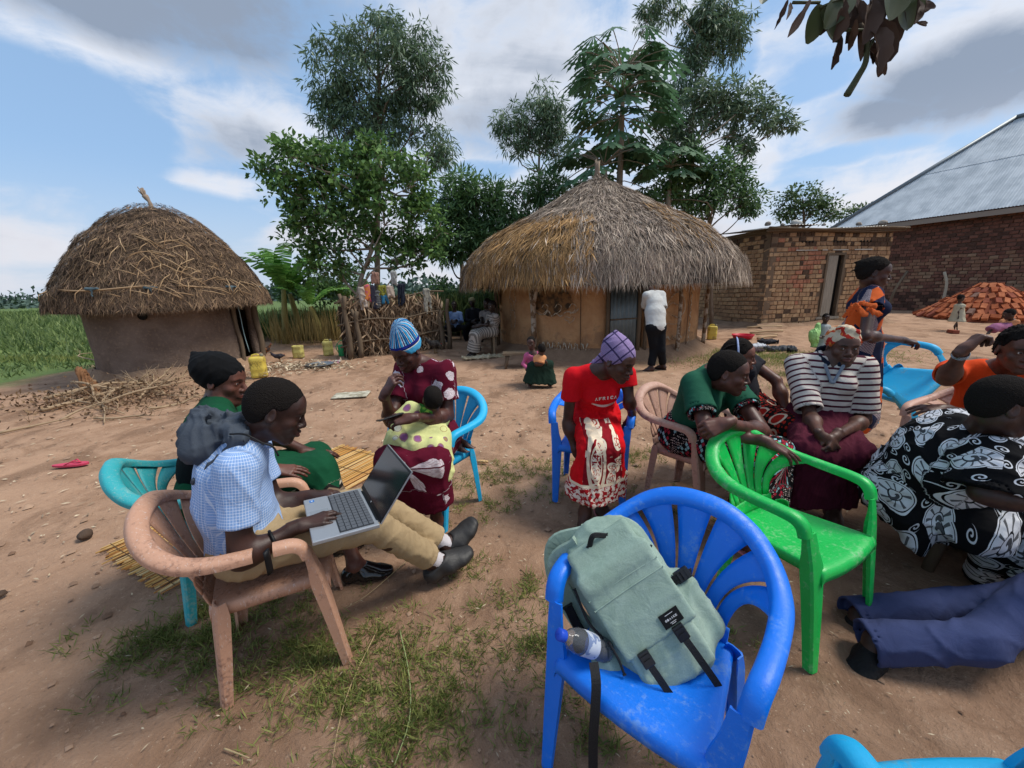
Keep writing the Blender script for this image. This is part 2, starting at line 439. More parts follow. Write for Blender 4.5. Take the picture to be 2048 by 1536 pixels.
# ------------------------------------------------ people
def skin(tone, name):
    def fn(b):
        h = b.attr('hloc'); x, y, z = b.sep(h); ax = x.abs(); o = b.obj()
        base = lin(tone); dark = tuple(c*.72 for c in base[:3])+(1,); light = tuple(min(1, c*1.35) for c in base[:3])+(1,)
        n = b.noise(o, 13, 4); c = b.mix(n.sm(.35, .65), dark, light)
        front = y.gt(.06)
        lip = (1.0-((x/.027)**2.0+((z+.0655)/.0125)**2.0)).sm(-.1, .5)*front
        c = b.mix(lip*.75, c, (base[0]*1.5+.03, base[1]*1.0+.012, base[2]*1.05+.014, 1))
        brow = (1.0-(((ax-.032)/.021)**2.0+((z-.0245+(ax-.03).abs()*.25)/.0048)**2.0)).sm(-.3, .6)*front
        c = b.mix(brow*.75, c, (.006, .005, .005, 1))
        return c, b.noise(o, 300, 3)*.25+n*.6
    return mat(name, fn, .47, .42, bdist=.0022)
def eye_mat():
    def fn(b):
        x, y, z = b.sep(b.obj()); r = (x*x+z*z)**.5
        c = b.mix(r.lt(.0062), (.50, .44, .40, 1), (.022, .011, .007, 1))
        return b.mix(r.lt(.003), c, (.002, .002, .002, 1))
    return mat('eye', fn, .12, .6)
def hair_mat(name='hair', col=(.012, .010, .009, 1)):
    def fn(b):
        o = b.obj(); n = b.noise(o, 240, 3, .7); v = X(b.vor(o, 260).outputs['Distance'])
        return b.mix(n, tuple(c*.6 for c in col[:3])+(1,), tuple(c*2.2 for c in col[:3])+(1,)), v*1.0+n*.6
    return mat(name, fn, .95, .08, bdist=.004)
def head_frame(S, J):
    f = norm(J['hf']); u = np.array(J.get('hu', (0, 0, 1)), float); u = norm(u-f*(u@f)); r = np.cross(f, u)
    M = np.array([r, f, u]); return S.frame(J['H'], M, J.get('hs', 1.0)), M
def head_prims(S, h, J, lod=1):
    w = J.get('facew', 1.0); g = J.get('age', 0)
    S.ell((0, -.014, .035), (.0745, .094, .083), k=.03, fr=h)
    S.ell((0, .020, -.030), (.057*w, .066, .076), k=.035, fr=h)
    S.ell((0, .060, .035), (.055, .030, .045), k=.03, fr=h)
    for s in (-1, 1):
        S.cap((s*.052*w, -.002, -.048), (s*.012, .060, -.098), .017, .016, k=.03, fr=h)
        S.ell((s*.041*w, .056, -.026), (.022, .021, .020), k=.022, fr=h)
    S.ell((0, .068, -.098), (.021, .017, .015), k=.022, fr=h)
    S.ell((0, .070, -.058), (.034, .024, .026), k=.02, fr=h)
    if lod >= 1:
        for s in (-1, 1):
            S.ell((s*.032, .092, .004), (.020, .015, .0125), k=.014, op='s', fr=h)
            S.cap((s*.012, .086, .0225), (s*.045, .074, .024), .0085, .0065, k=.013, fr=h)
            S.ell((s*.032, .0705, .003), (.0165, .0165, .0150), k=.006, fr=h)
            if not J.get('eyesclosed'):
                S.ell((s*.032, .0885, .0025), (.0122, .0085, .0046), k=.0025, op='s', fr=h)
    S.cap((0, .084, .012), (0, .104, -.026), .0075, .0105, k=.012, fr=h)
    S.ell((0, .103, -.0325), (.0125, .0115, .0100), k=.008, fr=h)
    for s in (-1, 1):
        S.ell((s*.0145, .0925, -.036), (.0098, .0115, .0085), k=.007, fr=h)
        if lod >= 1: S.ell((s*.0075, .100, -.0435), (.0042, .0055, .0040), k=.003, op='s', fr=h)
    # lips
    sm_ = J.get('smile', 0)
    for s in (-1, 1):
        S.cap((s*.0235, .083-sm_*.002, -.0650+sm_*.006), (s*.004, .0985, -.0590), .0050, .0068, k=.007, fr=h)
        S.cap((s*.0215, .083, -.0675+sm_*.005), (s*.003, .0970, -.0735-sm_*.003), .0050, .0078, k=.006, fr=h)
    if lod >= 1:
        S.cap((-.023, .0935, -.0662+sm_*.006), (0, .1055, -.0655-sm_*.0), .0022+sm_*.0012, k=.0035, op='s', fr=h)
        S.cap((.023, .0935, -.0662+sm_*.006), (0, .1055, -.0655), .0022+sm_*.0012, k=.0035, op='s', fr=h)
    for s in (-1, 1):     # ears
        R = rotz(s*.35)@roty(s*.12)
        S.ell((s*.0775, -.012, -.002), (.0085, .0185, .0305), R=R, k=.008, fr=h)
        if lod >= 1:
            S.ell((s*.0855, -.007, .003), (.0050, .0115, .0190), R=R, k=.004, op='s', fr=h)
            S.ell((s*.078, .001, -.004), (.005, .004, .008), k=.004, fr=h)
def hand_prims(S, w, d, n, thumb, curl=(.25, .35, .25), spread=1.0, sc=1.0, curls=None, tcurl=.4):
    """w wrist, d towards the fingers, n out of the back of the hand, thumb +1/-1 side along d x n"""
    d = norm(d); n = np.array(n, float); n = norm(n-d*(n@d)); x = np.cross(d, n)
    h = S.frame(w, np.array([x, d, n]), sc)
    S.cap((0, -.03, 0), (0, .02, 0), .024, .023, k=.015, fr=h)
    Ls = [.070, .078, .073, .058]
    for i in range(4):
        kx = -thumb*(i-1.5)*.0205; ky = [.088, .092, .088, .080][i]; kz = [-.001, .002, .001, -.003][i]
        S.cap((kx*.6, .012, -.004), (kx, ky, kz), .0145, .0112, k=.016, fr=h)
        a = 0; c = curls[i] if curls else curl; p = np.array([kx, ky, kz]); fan = -thumb*(i-1.5)*.07*spread
        for j, fr_ in enumerate((.45, .32, .26)):
            a += c[j]; dirv = np.array([math.sin(fan)*math.cos(a), math.cos(fan)*math.cos(a), -math.sin(a)])
            q = p+dirv*Ls[i]*fr_; S.cap(p, q, [.0092, .0083, .0076][j], [.0084, .0077, .0066][j], k=.0045 if j == 0 else .003, fr=h); p = q
    S.cap((thumb*.014, .018, -.008), (thumb*.040, .052, -.016-.01*tcurl), .0165, .0125, k=.016, fr=h)
    p = np.array([thumb*.040, .052, -.016-.01*tcurl]); a = .35-tcurl*.5
    q = p+np.array([thumb*math.sin(a)*.034, math.cos(a)*.034, -.012*tcurl]); S.cap(p, q, .0115, .0098, k=.006, fr=h)
    a -= tcurl*.5; r_ = q+np.array([thumb*math.sin(a)*.026, math.cos(a)*.026, -.012*tcurl]); S.cap(q, r_, .0098, .0076, k=.004, fr=h)
def foot_prims(S, a, d, sc=1.0, toes=True, infl=0.0, pitch=0.0):
    d = np.array(d, float); f = norm([d[0], d[1], 0]); x = np.cross(f, (0, 0, 1)); f2 = f*math.cos(pitch)+np.array([0, 0, 1])*math.sin(pitch); u = np.cross(x, f2)
    h = S.frame(a, np.array([x, f2, u]), sc); e = infl
    S.ecap((0, -.035, -.055), (0, .10, -.068), .027+e, .017+e, (1, 0, 0), 1.15, k=.03, fr=h)
    S.ecap((0, .05, -.055), (0, .135, -.070), .028+e, .016+e, (1, 0, 0), 1.75, k=.03, fr=h)
    S.cap((0, -.005, .0), (0, .07, -.045), .036+e, .024+e, k=.04, fr=h)
    S.ell((0, -.040, -.050), (.028+e, .032+e, .032+e), k=.03, fr=h)
    if toes:
        for i in range(5): S.cap(((i-2)*.0175, .135, -.074), ((i-2)*.0195, .172-abs(i-1.2)*.009, -.078), .0105, .0090, k=.006, fr=h)
    elif e: S.ecap((0, .12, -.066), (0, .165, -.070), .024+e, .015+e, (1, 0, 0), 1.7, k=.02, fr=h)
    return h
def limb(S, a, b, ra, rb, k=.03, e=0, t0=0, t1=1, bulge=0):
    a = np.array(a, float); b = np.array(b, float); A = a+(b-a)*t0; C = a+(b-a)*t1
    S.cap(A, C, ra+(rb-ra)*t0+e, ra+(rb-ra)*t1+e, k=k)
    if bulge: S.ell(a+(b-a)*.3, (ra*1.1+bulge,)*3, k=.05)
def torso_prims(S, J, e=0, k=.05, fem=True, belly=0.0, lowcut=False):
    P_, C_ = np.array(J['P'], float), np.array(J['C'], float); sl, sr, hl, hr = [np.array(J[q], float) for q in ('sl', 'sr', 'hl', 'hr')]
    w = J.get('w', 1.0); lat = norm(sr-sl); lath = norm(hr-hl); ax = norm(C_-P_); fw = norm(np.cross(ax, lat))*J.get('fsign', 1.0)
    if J.get('fwd') is not None:
        q = np.array(J['fwd'], float); q = norm(q-ax*(q@ax)); fw = q if fw@q > 0 else -fw
    L = np.linalg.norm(C_-P_); mid = P_+(C_-P_)*.42+fw*J.get('arch', 0.0); ch = P_+(C_-P_)*.70+fw*J.get('arch', 0.0)*.8-fw*.01
    S.ecap(hl+(hr-hl)*.12, hr+(hl-hr)*.12, .098*w+e, .098*w+e, np.cross(lath, fw), 1.0, 1.0, k=k)
    S.ecap(P_+ax*.02, mid, .112*w+e+belly*.5, .100*w+e+belly, lat, 1.28, .98, k=k)
    S.ecap(mid, ch, .100*w+e+belly*.6, .110*w+e, lat, 1.30, .92, k=k)
    S.cap(sl+(sr-sl)*.08-ax*.02, sr+(sl-sr)*.08-ax*.02, .054*w+e, .054*w+e, k=k)
    S.ecap(ch, C_-ax*.06, .105*w+e, .060*w+e, lat, 1.25, .85, k=k)
    for s_, o in ((sl, sr), (sr, sl)):
        S.cap(C_-ax*.005+(s_-C_)*.15, s_, .042+e*.9, .046*w+e, k=.04)
    if fem:
        for s in (-1, 1): S.ell(ch+lat*s*.072*w+fw*(.078*w+e*.5)-ax*.035, np.array([.062, .062, .062])*w*J.get('bust', 1.0)+e*.7, k=.035)
    return fw, lat, ax, mid, ch
def body(J, parent, tone='#3b2620', res=.011, hres=.0034, handres=.0034, name='body', lod=1, fem=True, matname=None, feetfine=True):
    S = Sdf(); w = J.get('w', 1.0); ls = J.get('ls', 1.0)
    fw, lat, ax, mid, ch = torso_prims(S, J, fem=fem)
    h, M = head_frame(S, J); hs = J.get('hs', 1.0); H = np.array(J['H'], float)
    neck_top = H+(np.array([0, -.022, -.055])@M)*hs
    S.cap(np.array(J['C'])-ax*.03, neck_top, .058*ls*J.get('nk', 1), .050*hs*J.get('nk', 1), k=.035)
    head_prims(S, h, J, lod)
    fine = [(H, .165*hs, hres)]
    for s in 'lr':
        if 'e'+s in J:
            sh, el, wr = [np.array(J[q+s], float) for q in 'sew']
            limb(S, sh, el, .047*w*ls, .037*w*ls, k=.03); limb(S, el, wr, .037*w*ls, .0245*ls, k=.015, bulge=0)
            S.ell(el+(wr-el)*.22, np.full(3, .040*w*ls), k=.05)
            if 'hand'+s in J:
                hd = J['hand'+s]; hand_prims(S, wr, hd['d'], hd['n'], (-1 if s == 'r' else 1)*hd.get('flip', 1), hd.get('curl', (.35, .45, .3)), hd.get('spread', 1), hd.get('sc', ls), hd.get('curls'), hd.get('tcurl', .4))
                fine.append((wr+norm(hd['d'])*.085*hd.get('sc', ls), .125*hd.get('sc', ls), handres))
        if 'k'+s in J:
            hp, kn, an = [np.array(J[q+s], float) for q in 'hka']
            limb(S, hp, kn, .080*w*ls, .054*w*ls, k=.05); limb(S, kn, an, .052*w*ls, .034*ls, k=.03)
            S.ell(kn+(an-kn)*.28-norm(J.get('fd'+s, (0, -1, 0)))*.012, np.full(3, .056*w*ls), k=.05)
            if 'fd'+s in J:
                foot_prims(S, an, J['fd'+s], ls, pitch=J.get('fp'+s, 0))
                if feetfine: fine.append((an+norm(J['fd'+s])*.07*ls, .14*ls, .0045 if hres < .005 else hres))
    V, Fq = mesh_multi(S, res, fine)
    ob = meshobj(name, V, Fq, skin(tone, 'skin_'+tone.strip('#')), parent, world=True)
    loc = ((V-H)@M.T)/hs; loc[np.linalg.norm(loc, axis=1) > .16] = (9, 9, 9); setvec(ob, 'hloc', loc)
    if lod >= 1 and not J.get('eyesclosed'):
        for s in (-1, 1):
            mb = MB(); rr = .0145; prof = [(rr*math.sin(t), rr*math.cos(t)) for t in np.linspace(0.001, PI-.001, 13)]
            mb.lathe([(a, 0) for a, _ in prof], n=16); v = mb.v[0].copy()
            zz = np.repeat([c for _, c in prof], 16); v[:, 2] = v[:, 1]; v[:, 1] = zz
            mb.v = [v]; e = mb.build('eye', eye_mat(), parent, world=True)
            gz = J.get('gaze', (0, 0)); Rg = rotz(-gz[0])@rotx(gz[1])
            c = H+(np.array([s*.032, .0710, .003])@M)*hs; A = (M.T@Rg)*hs
            e.matrix_world = Matrix(((*A[0], c[0]), (*A[1], c[1]), (*A[2], c[2]), (0, 0, 0, 1)))
            mw = e.matrix_world.copy(); e.matrix_parent_inverse = Matrix.Identity(4); e.matrix_local = pworld(parent).inverted()@mw
    return dict(S=S, fw=fw, lat=lat, ax=ax, mid=mid, ch=ch, M=M, H=H, hs=hs, ob=ob)
def hair_cap(J, parent, Bd, thick=.009, line=.052, back=-.055, res=.004, noise_=.0022, name='hair', col=(.012, .010, .009, 1), extra=None, label=None):
    S = Sdf(); h, M = head_frame(S, J); t = thick*.55+.001
    S.ell((0, -.014, .035), (.0745+t, .094+t, .083+t*1.5), k=.02, fr=h); S.ell((0, -.030, -.005), (.066+t, .066+t, .062+t), k=.03, fr=h)
    if extra: extra(S, h)
    def edge(p):     # hairline: across the brow, down past the temples, round the ears to the nape
        x, y, z = np.abs(p[:, 0]), p[:, 1], p[:, 2]
        zl = np.interp(y, [-.12, -.06, -.035, -.012, .012, .030, .045, .062, .085], [-.060, -.056, -.030, .028, .020, .030, .058, .068, .072])
        zl = zl-np.where(y > .045, (.035-np.minimum(x, .035))*.25, 0); return (zl-z)*.8
    S._add(edge, (0, 0, 0), 1e9, .006, 'i', h); S.disp = folds(noise_, .012, 3)
    V, Fq = surf(S, res); return meshobj(name, V, Fq, hair_mat(name if name != 'hair' else 'hair', col), parent, world=True, label=label)
def garment(name, parent, S, m, res=.009, disp=None, uv=None, label=None, lo=None, hi=None, zone=None):
    S.disp = disp; V, Fq = surf(S, res, lo, hi, zone); o = meshobj(name, V, Fq, m, parent, world=True, label=label)
    if uv is not None: setvec(o, 'cuv', uv(V))
    return o
def bone_uv(bones):
    """cloth coordinates: metres around and metres along the nearest bone (a, b, lateral)"""
    def fn(V):
        best = np.full(len(V), 1e9); uv = np.zeros((len(V), 3))
        for i, (a, b, lat) in enumerate(bones):
            a = np.array(a, float); b = np.array(b, float); ax = norm(b-a); L = np.linalg.norm(b-a); lat2 = norm(np.array(lat)-ax*(np.array(lat)@ax)); dep = np.cross(ax, lat2)
            p = V-a; t = p@ax; q = p-np.clip(t, 0, L)[:, None]*ax; d = np.linalg.norm(q, axis=1)-(.06 if i == 0 else 0)
            m = d < best; best[m] = d[m]; r_ = .13 if i == 0 else .07
            u = np.arctan2(p@dep, p@lat2)*r_
            uv[m] = np.stack([u, t, np.full(len(V), i*1.0)], 1)[m]
        return uv
    return fn
def top_garment(J, parent, Bd, m, name='shirt', e=.012, sleeve=.55, hem=.0, neck=.075, vneck=0, amp=.005, res=.009, seed=1, fem=True, uv=None, belly=0, flare=.012, label=None, extra=None, collarless=True, L=.13, cutw=True):
    """shirt, blouse or the upper half of a dress, hugging the posed torso"""
    S = Sdf(); fw, lat, ax, mid, ch = torso_prims(S, J, e=e, fem=fem, belly=belly)
    C_, P_ = np.array(J['C'], float), np.array(J['P'], float); w = J.get('w', 1); ls = J.get('ls', 1)
    if extra: extra(S)
    for s in 'lr':
        if 'e'+s not in J: continue
        sh, el = np.array(J['s'+s], float), np.array(J['e'+s], float); t = sleeve; rr = (.050-.011*min(t, 1))*w*ls+e
        if t > 1 and 'w'+s in J:
            wr = np.array(J['w'+s], float); S.cap(sh, el, .050*w*ls+e, .039*w*ls+e, k=.03); S.tube(el, el+(wr-el)*(t-1), .039*w*ls+e, .036*ls+e, .02, k=.02)
        else:
            S.cap(sh, sh+(el-sh)*t*.35, .050*w*ls+e, .048*w*ls+e+flare*.3, k=.03); S.tube(sh, sh+(el-sh)*t, .050*w*ls+e, rr+flare, .03, k=.018)
    if cutw: S.cut(P_-ax*hem, -ax, k=.01)
    up = C_+ax*.05
    S.ell(C_+ax*.045+fw*.015, (neck, neck, neck), k=.008, op='s')
    S._add(lambda p: np.where(np.abs((p-C_)@lat) < .115*ls, (p-C_)@ax-.035, -1.0), C_, 1e9, .004, 'i', 0)
    if vneck:
        S.cap(C_+ax*.03+fw*.06, C_-ax*vneck+fw*(.13), .036, .004, k=.008, op='s')
    if uv is None:
        bones = [(P_, C_, lat)]
        for s in 'lr':
            if 'e'+s in J: bones.append((np.array(J['s'+s])+(np.array(J['e'+s])-np.array(J['s'+s]))*.12, J['e'+s], lat))
        uv = bone_uv(bones)
    return garment(name, parent, S, m, res, folds(amp, L, seed, (1, 1, 1)), uv, label)
def skirt_garment(J, parent, Bd, m, name='skirt', e=.016, hem=.62, spread=.02, drop=.0, amp=.008, res=.010, seed=2, uv=None, waist=.14, label=None, bell=.02, L=.12, extra=None, mid=True, folddir=(1, 1, .12)):
    """seated skirt: over the thighs and hanging from the knees; hem = share of the shin covered"""
    S = Sdf(); P_ = np.array(J['P'], float); C_ = np.array(J['C'], float); w = J.get('w', 1); ls = J.get('ls', 1); ax = norm(C_-P_)
    hl, hr, kl, kr, al, ar = [np.array(J[q], float) for q in ('hl', 'hr', 'kl', 'kr', 'al', 'ar')]
    lat = norm(hr-hl)
    S.ecap(hl+(hr-hl)*.1, hr+(hl-hr)*.1, .102*w+e, .102*w+e, np.cross(lat, (0, 0, 1)), 1, 1, k=.05)
    S.ecap(P_, P_+ax*waist, .118*w+e, .104*w+e, lat, 1.28, .98, k=.05)
    for h_, k_, a_ in ((hl, kl, al), (hr, kr, ar)):
        S.cap(h_, k_, .088*w*ls+e, .064*w*ls+e, k=.06)
        end = k_+(a_-k_)*hem; S.cap(k_, end, .064*w*ls+e, .060*w*ls+e+bell, k=.06)
    if mid:
        km = (kl+kr)/2; am = (al+ar)/2; n = 3
        for i in range(n):
            t = (i+1)/(n+1); a = kl+(kr-kl)*t; b = al+(ar-al)*t; c = hl+(hr-hl)*t
            S.cap(c, a-np.array([0, 0, .012]), .085*w+e, .055*w+e, k=.06); S.cap(a-np.array([0, 0, .015]), a+(b-a)*hem, .052*w+e, .055*w+e+bell, k=.06)
    if extra: extra(S)
    fw_ = norm((kl+kr)/2-(hl+hr)/2); S._add(lambda p: np.where(((p-P_)@fw_) < .17, (p-P_)@ax-waist, -1.0), P_, 1e9, .01, 'i', 0)
    kn = (kl+kr)/2; an = (al+ar)/2; dn = norm(an-kn); endc = kn+(an-kn)*hem
    # hem: a clean lower edge
    fwd = norm((kl+kr)/2-(hl+hr)/2)
    S._add(lambda p: np.where(((p-P_)@fwd) > .02, (p-endc)@dn, -1.0), endc, 1e9, .008, 'i', 0)
    if uv is None: uv = bone_uv([((hl+hr)/2, kn, lat), (kn, an, lat)])
    d1 = folds(amp, L, seed, folddir); d2 = folds(amp*.6, L*.7, seed+9)
    return garment(name, parent, S, m, res, lambda p: d1(p)+d2(p), uv, label)
def trousers(J, parent, Bd, m, name='trousers', e=.014, hem=.93, amp=.006, res=.009, seed=4, uv=None, waist=.10, label=None, flare=.006):
    S = Sdf(); P_ = np.array(J['P'], float); C_ = np.array(J['C'], float); w = J.get('w', 1); ls = J.get('ls', 1); ax = norm(C_-P_)
    hl, hr = np.array(J['hl'], float), np.array(J['hr'], float); lat = norm(hr-hl)
    S.ecap(hl+(hr-hl)*.12, hr+(hl-hr)*.12, .100*w+e, .100*w+e, np.cross(lat, (0, 0, 1)), 1, 1, k=.04)
    S.ecap(P_, P_+ax*waist, .112*w+e, .104*w+e, lat, 1.26, .98, k=.05)
    for s in 'lr':
        if 'k'+s not in J: continue
        h_, k_, a_ = [np.array(J[q+s], float) for q in 'hka']
        S.cap(h_, k_, .086*w*ls+e, .062*w*ls+e, k=.04); end = k_+(a_-k_)*hem
        S.tube(k_, end, .060*w*ls+e, .046*ls+e+flare, .03, k=.03)
    S._add(lambda p: np.where(np.linalg.norm(p-P_-ax*waist, axis=1) < .24, (p-P_)@ax-waist, -1.0), P_, 1e9, .008, 'i', 0)
    if uv is None:
        uv = bone_uv([(hl, J['kl'], lat), (hr, J['kr'], lat), (J['kl'], J['al'], lat), (J['kr'], J['ar'], lat)]) if 'kl' in J else None
    d1 = folds(amp, .10, seed, (1, 1, 1))
    return garment(name, parent, S, m, res, d1, uv, label)
def shoe(J, s, parent, m, name='shoe', infl=.008, res=.006, sole=True, label=None):
    S = Sdf(); a = np.array(J['a'+s], float); h = foot_prims(S, a, J['fd'+s], J.get('ls', 1), toes=False, infl=infl, pitch=J.get('fp'+s, 0))
    S.cut((0, -.02, -.005), (0, -.25, 1), k=.006, fr=h); S.cut((0, .05, -.102), (0, 0, -1), k=.003, fr=h)
    S.cap((0, -.01, .01), (0, .02, .02), .034, .034, k=.006, op='s', fr=h)
    return garment(name, parent, S, m, res, None, None, label)
def sandal(J, s, parent, m, name='sandal', strap=None):
    a = np.array(J['a'+s], float); d = norm([J['fd'+s][0], J['fd'+s][1], 0]); x = np.cross(d, (0, 0, 1)); ls = J.get('ls', 1)
    mb = MB(); n = 24; P0 = []; P1 = []
    for i in range(n):
        t = 2*PI*i/n; yy = math.cos(t)*.125+.05; xx = math.sin(t)*(.042+.008*math.cos(t))
        P0.append(a+(x*xx+d*yy)*ls+np.array([0, 0, -.100*ls])); P1.append(a+(x*xx+d*yy)*ls+np.array([0, 0, -.084*ls]))
    mb.add(P0+P1, [tuple(range(n-1, -1, -1)), tuple(range(n, 2*n))]+[(i, (i+1) % n, n+(i+1) % n, n+i) for i in range(n)])
    o = mb.build(name, m, parent, False, world=True)
    st = MB()
    for sd in (-1, 1):
        st.tube([a+(x*sd*.038+d*.05)*ls+np.array([0, 0, -.085])*ls, a+(x*sd*.034+d*.09)*ls+np.array([0, 0, -.048])*ls, a+(x*sd*.008+d*.135)*ls+np.array([0, 0, -.056])*ls, a+(d*.145)*ls+np.array([0, 0, -.084])*ls], .0055*ls, 6, flat=.5)
    st.build('strap', strap or m, o, world=False)
    return o
def finish_person(root):
    return root
# ------------------------------------------------ moulded plastic chairs
def plastic(name, col, dirt='#8a6a50', amount=.25, rough=.33, wear=.0):
    def fn(b):
        o = b.obj(); n = b.noise(o, 7, 5, .65); n2 = b.noise(o, 55, 4, .7); c = lin(col)
        cc = b.mix(n, tuple(x*.86 for x in c[:3])+(1,), tuple(min(1, x*1.08) for x in c[:3])+(1,))
        m_ = (n*.5+n2*.5).sm(.60-amount*.22, .66)*min(1, amount*1.6)
        cc = b.mix(m_, cc, lin(dirt))
        if wear:
            w = (b.noise(b.scale(o, (9, 9, 2.2)), 14, 4, .75)).sm(.58, .66)*wear; cc = b.mix(w, cc, (.62, .56, .52, 1))
        return cc, n2*.4+n*.6, (n2*.35+rough-.08+m_*.3)
    return mat(name, fn, rough, .5, bdist=.0025)
def chair_parts(mat_, name='plastic_chair', slat_n=7, broken=False, wide=1.0):
    root = bpy.data.objects.new(name, None); COL.objects.link(root); root.empty_display_size = .1
    # rim: from the right front corner over the back to the left front corner
    half = [(0, -.318, .785, 0, .55, .83), (.085, -.316, .775, .05, .5, .85), (.165, -.300, .742, .25, .35, .9), (.225, -.262, .700, .35, .1, .93), (.262, -.20, .668, .3, 0, .95),
            (.279, -.12, .651, .15, 0, .99), (.281, -.02, .644, .06, 0, 1), (.277, .07, .641, .05, .05, 1), (.271, .125, .632, .04, .35, .9), (.266, .156, .606, .03, .8, .6), (.262, .170, .565, .02, 1, .12)]
    R = np.array(half); Lh = R[1:][::-1].copy(); Lh[:, 0] *= -1; Lh[:, 3] *= -1
    ctrl = np.vstack([Lh, R]); N = 92
    C = catmull(ctrl[:, :3], N); Nn = catmull(ctrl[:, 3:], N); Nn /= np.linalg.norm(Nn, axis=1)[:, None]
    T = np.gradient(C, axis=0); T /= np.linalg.norm(T, axis=1)[:, None]
    Wd = np.cross(T, Nn); Wd /= np.linalg.norm(Wd, axis=1)[:, None]; Nn = np.cross(Wd, T)
    def rim(i0, i1, nm):
        W = .053*wide; prof = [(-.5, -.020), (-.5, -.004), (-.40, .003), (-.2, .0065), (0, .0075), (.2, .0065), (.40, .003), (.5, -.004), (.5, -.020), (.44, -.020), (.40, -.003), (0, .0015), (-.40, -.003), (-.44, -.020)]
        idx = range(i0, i1); P_ = []
        for i in idx:
            k = 1+.18*math.exp(-((i-N/2)/16)**2)*1.0
            P_.append([C[i]+Wd[i]*a*W*k+Nn[i]*b*(1.25) for a, b in prof])
        mb = MB(); n = len(prof); P_ = np.array(P_); mb.grid(P_, close=True)
        m0 = len(P_)-1; mb.f += [tuple(range(n)), tuple(m0*n+k for k in range(n-1, -1, -1))]
        o = mb.build(nm, mat_, root); o.modifiers.new('e', 'EDGE_SPLIT').split_angle = math.radians(50)
        return o
    if broken:
        rim(0, N-17, 'rim'); o = rim(N-15, N, 'rim'); o['label'] = 'short front stub of the broken armrest'
    else: rim(0, N, 'rim')
    mid = N//2
    # slats
    span = 27
    def topat(s):
        i = mid+s*span; a = int(math.floor(i)); f = i-a; return C[a]*(1-f)+C[min(a+1, N-1)]*f
    n = slat_n; gap = .16
    for i in range(n):
        c0 = -1+2*(i+.5)/n; hw = (1-gap)/n
        if i in (0, n-1): hw *= 1.02
        G_ = []
        for t in np.linspace(0, 1, 11):
            row = []
            for u in (-1, -.5, 0, .5, 1):
                s = c0+u*hw
                A = np.array([.150*s, -.186-.020*(1-s*s), .452]); D_ = topat(s)+np.array([0, .002, -.006]); Bm = np.array([.178*s, -.262+.028*s*s, .60])
                wv = 1-.0
                p = (1-t)**2*A+2*t*(1-t)*Bm+t*t*D_
                p = p+np.array([0, -.0035*(u*u), 0]); row.append(p)
            G_.append(row)
        mb = MB(); mb.grid(G_); solid(mb.build('slat', mat_, root), .0045, 0)
    # low back panel joining slats and seat
    G_ = []
    for t in np.linspace(0, 1, 5):
        G_.append([np.array([.156*s, -.186-.020*(1-s*s)+.012*(1-t), .452-.047*(1-t)]) if t > .0 else np.array([.16*s, -.165-.02*(1-s*s), .402]) for s in np.linspace(-1, 1, 15)])
    mb = MB(); mb.grid(G_); solid(mb.build('back_panel', mat_, root), .005, 0)
    # seat with turned-down rim
    us = [-1.0, -1.0, -.985, -.93, -.8, -.6, -.35, 0, .35, .6, .8, .93, .985, 1.0, 1.0]; ds = [.042, .02, .006, .0, 0, 0, 0, 0, 0, 0, 0, 0, .006, .02, .042]
    vs = [-1, -1, -.985, -.93, -.8, -.6, -.3, 0, .3, .6, .8, .92, .975, 1.0, 1.0]; dv = [.03, .014, .004, 0, 0, 0, 0, 0, 0, 0, 0, .004, .014, .030, .050]
    G_ = []
    for j, v in enumerate(vs):
        row = []
        for i, u in enumerate(us):
            y = .022+.198*v+(.016*(1-u*u) if v > .5 else 0)-(.018*(1-u*u) if v < -.5 else 0); hw = .218-.028*(1-v)/2*1.4
            z = .417+.012*v-.016*(1-u*u)*(1-v*v*.8)+.003*math.exp(-((abs(u)-.85)/.1)**2)
            row.append((u*hw, y, z-ds[i]-dv[j]))
        G_.append(row)
    mb = MB(); mb.grid(G_); solid(mb.build('seat', mat_, root), .0045, -1, 0)
    # legs: angle-section, one mesh each
    for sx in (1, -1):
        for front in (1, 0):
            if front: pts = [(.262, .170, .575), (.258, .186, .50), (.252, .200, .42), (.246, .222, .25), (.241, .250, 0)]; ww = [.050, .058, .074, .060, .042]; dp = [.02, .030, .045, .040, .032]; nz = (0.1, 1, 0)
            else: pts = [(.196, -.150, .425), (.205, -.160, .36), (.212, -.175, .2), (.216, -.196, 0)]; ww = [.052, .070, .052, .040]; dp = [.030, .046, .040, .032]; nz = (.35, -1, 0)
            m_ = 14; Pp = catmull(pts, m_); w_ = np.interp(np.linspace(0, 1, m_), np.linspace(0, 1, len(ww)), ww); d_ = np.interp(np.linspace(0, 1, m_), np.linspace(0, 1, len(dp)), dp)
            nn = norm(nz); side = norm(np.cross((0, 0, 1), nn)); side = side if side[0] > 0 else -side; rows = []
            for i in range(m_):
                c = Pp[i]; w2 = w_[i]; d2 = d_[i]; t = .0045
                A = [c+side*.012-side*w2+nn*(-d2*.35), c+side*.012-side*w2, c+side*.0-side*w2*.5+nn*.004, c+side*.004+nn*.002, c+side*.012-nn*.006, c+side*.012-nn*d2,
                     c+side*(.012-t)-nn*d2, c+side*(.012-t)-nn*.008, c+side*(-.002)-nn*(t*.6), c-side*w2*.5+nn*(.004-t), c+side*(.012+t)-side*w2-nn*t, c+side*(.012+t)-side*w2+nn*(-d2*.35)]
                rows.append(A)
            rows = np.array(rows); rows[:, :, 0] *= sx
            if sx < 0: rows = rows[:, ::-1]
            mb = MB(); mb.grid(rows, close=True); k = rows.shape[1]; m0 = len(rows)-1
            mb.f += [tuple(range(k)), tuple(m0*k+q for q in range(k-1, -1, -1))]
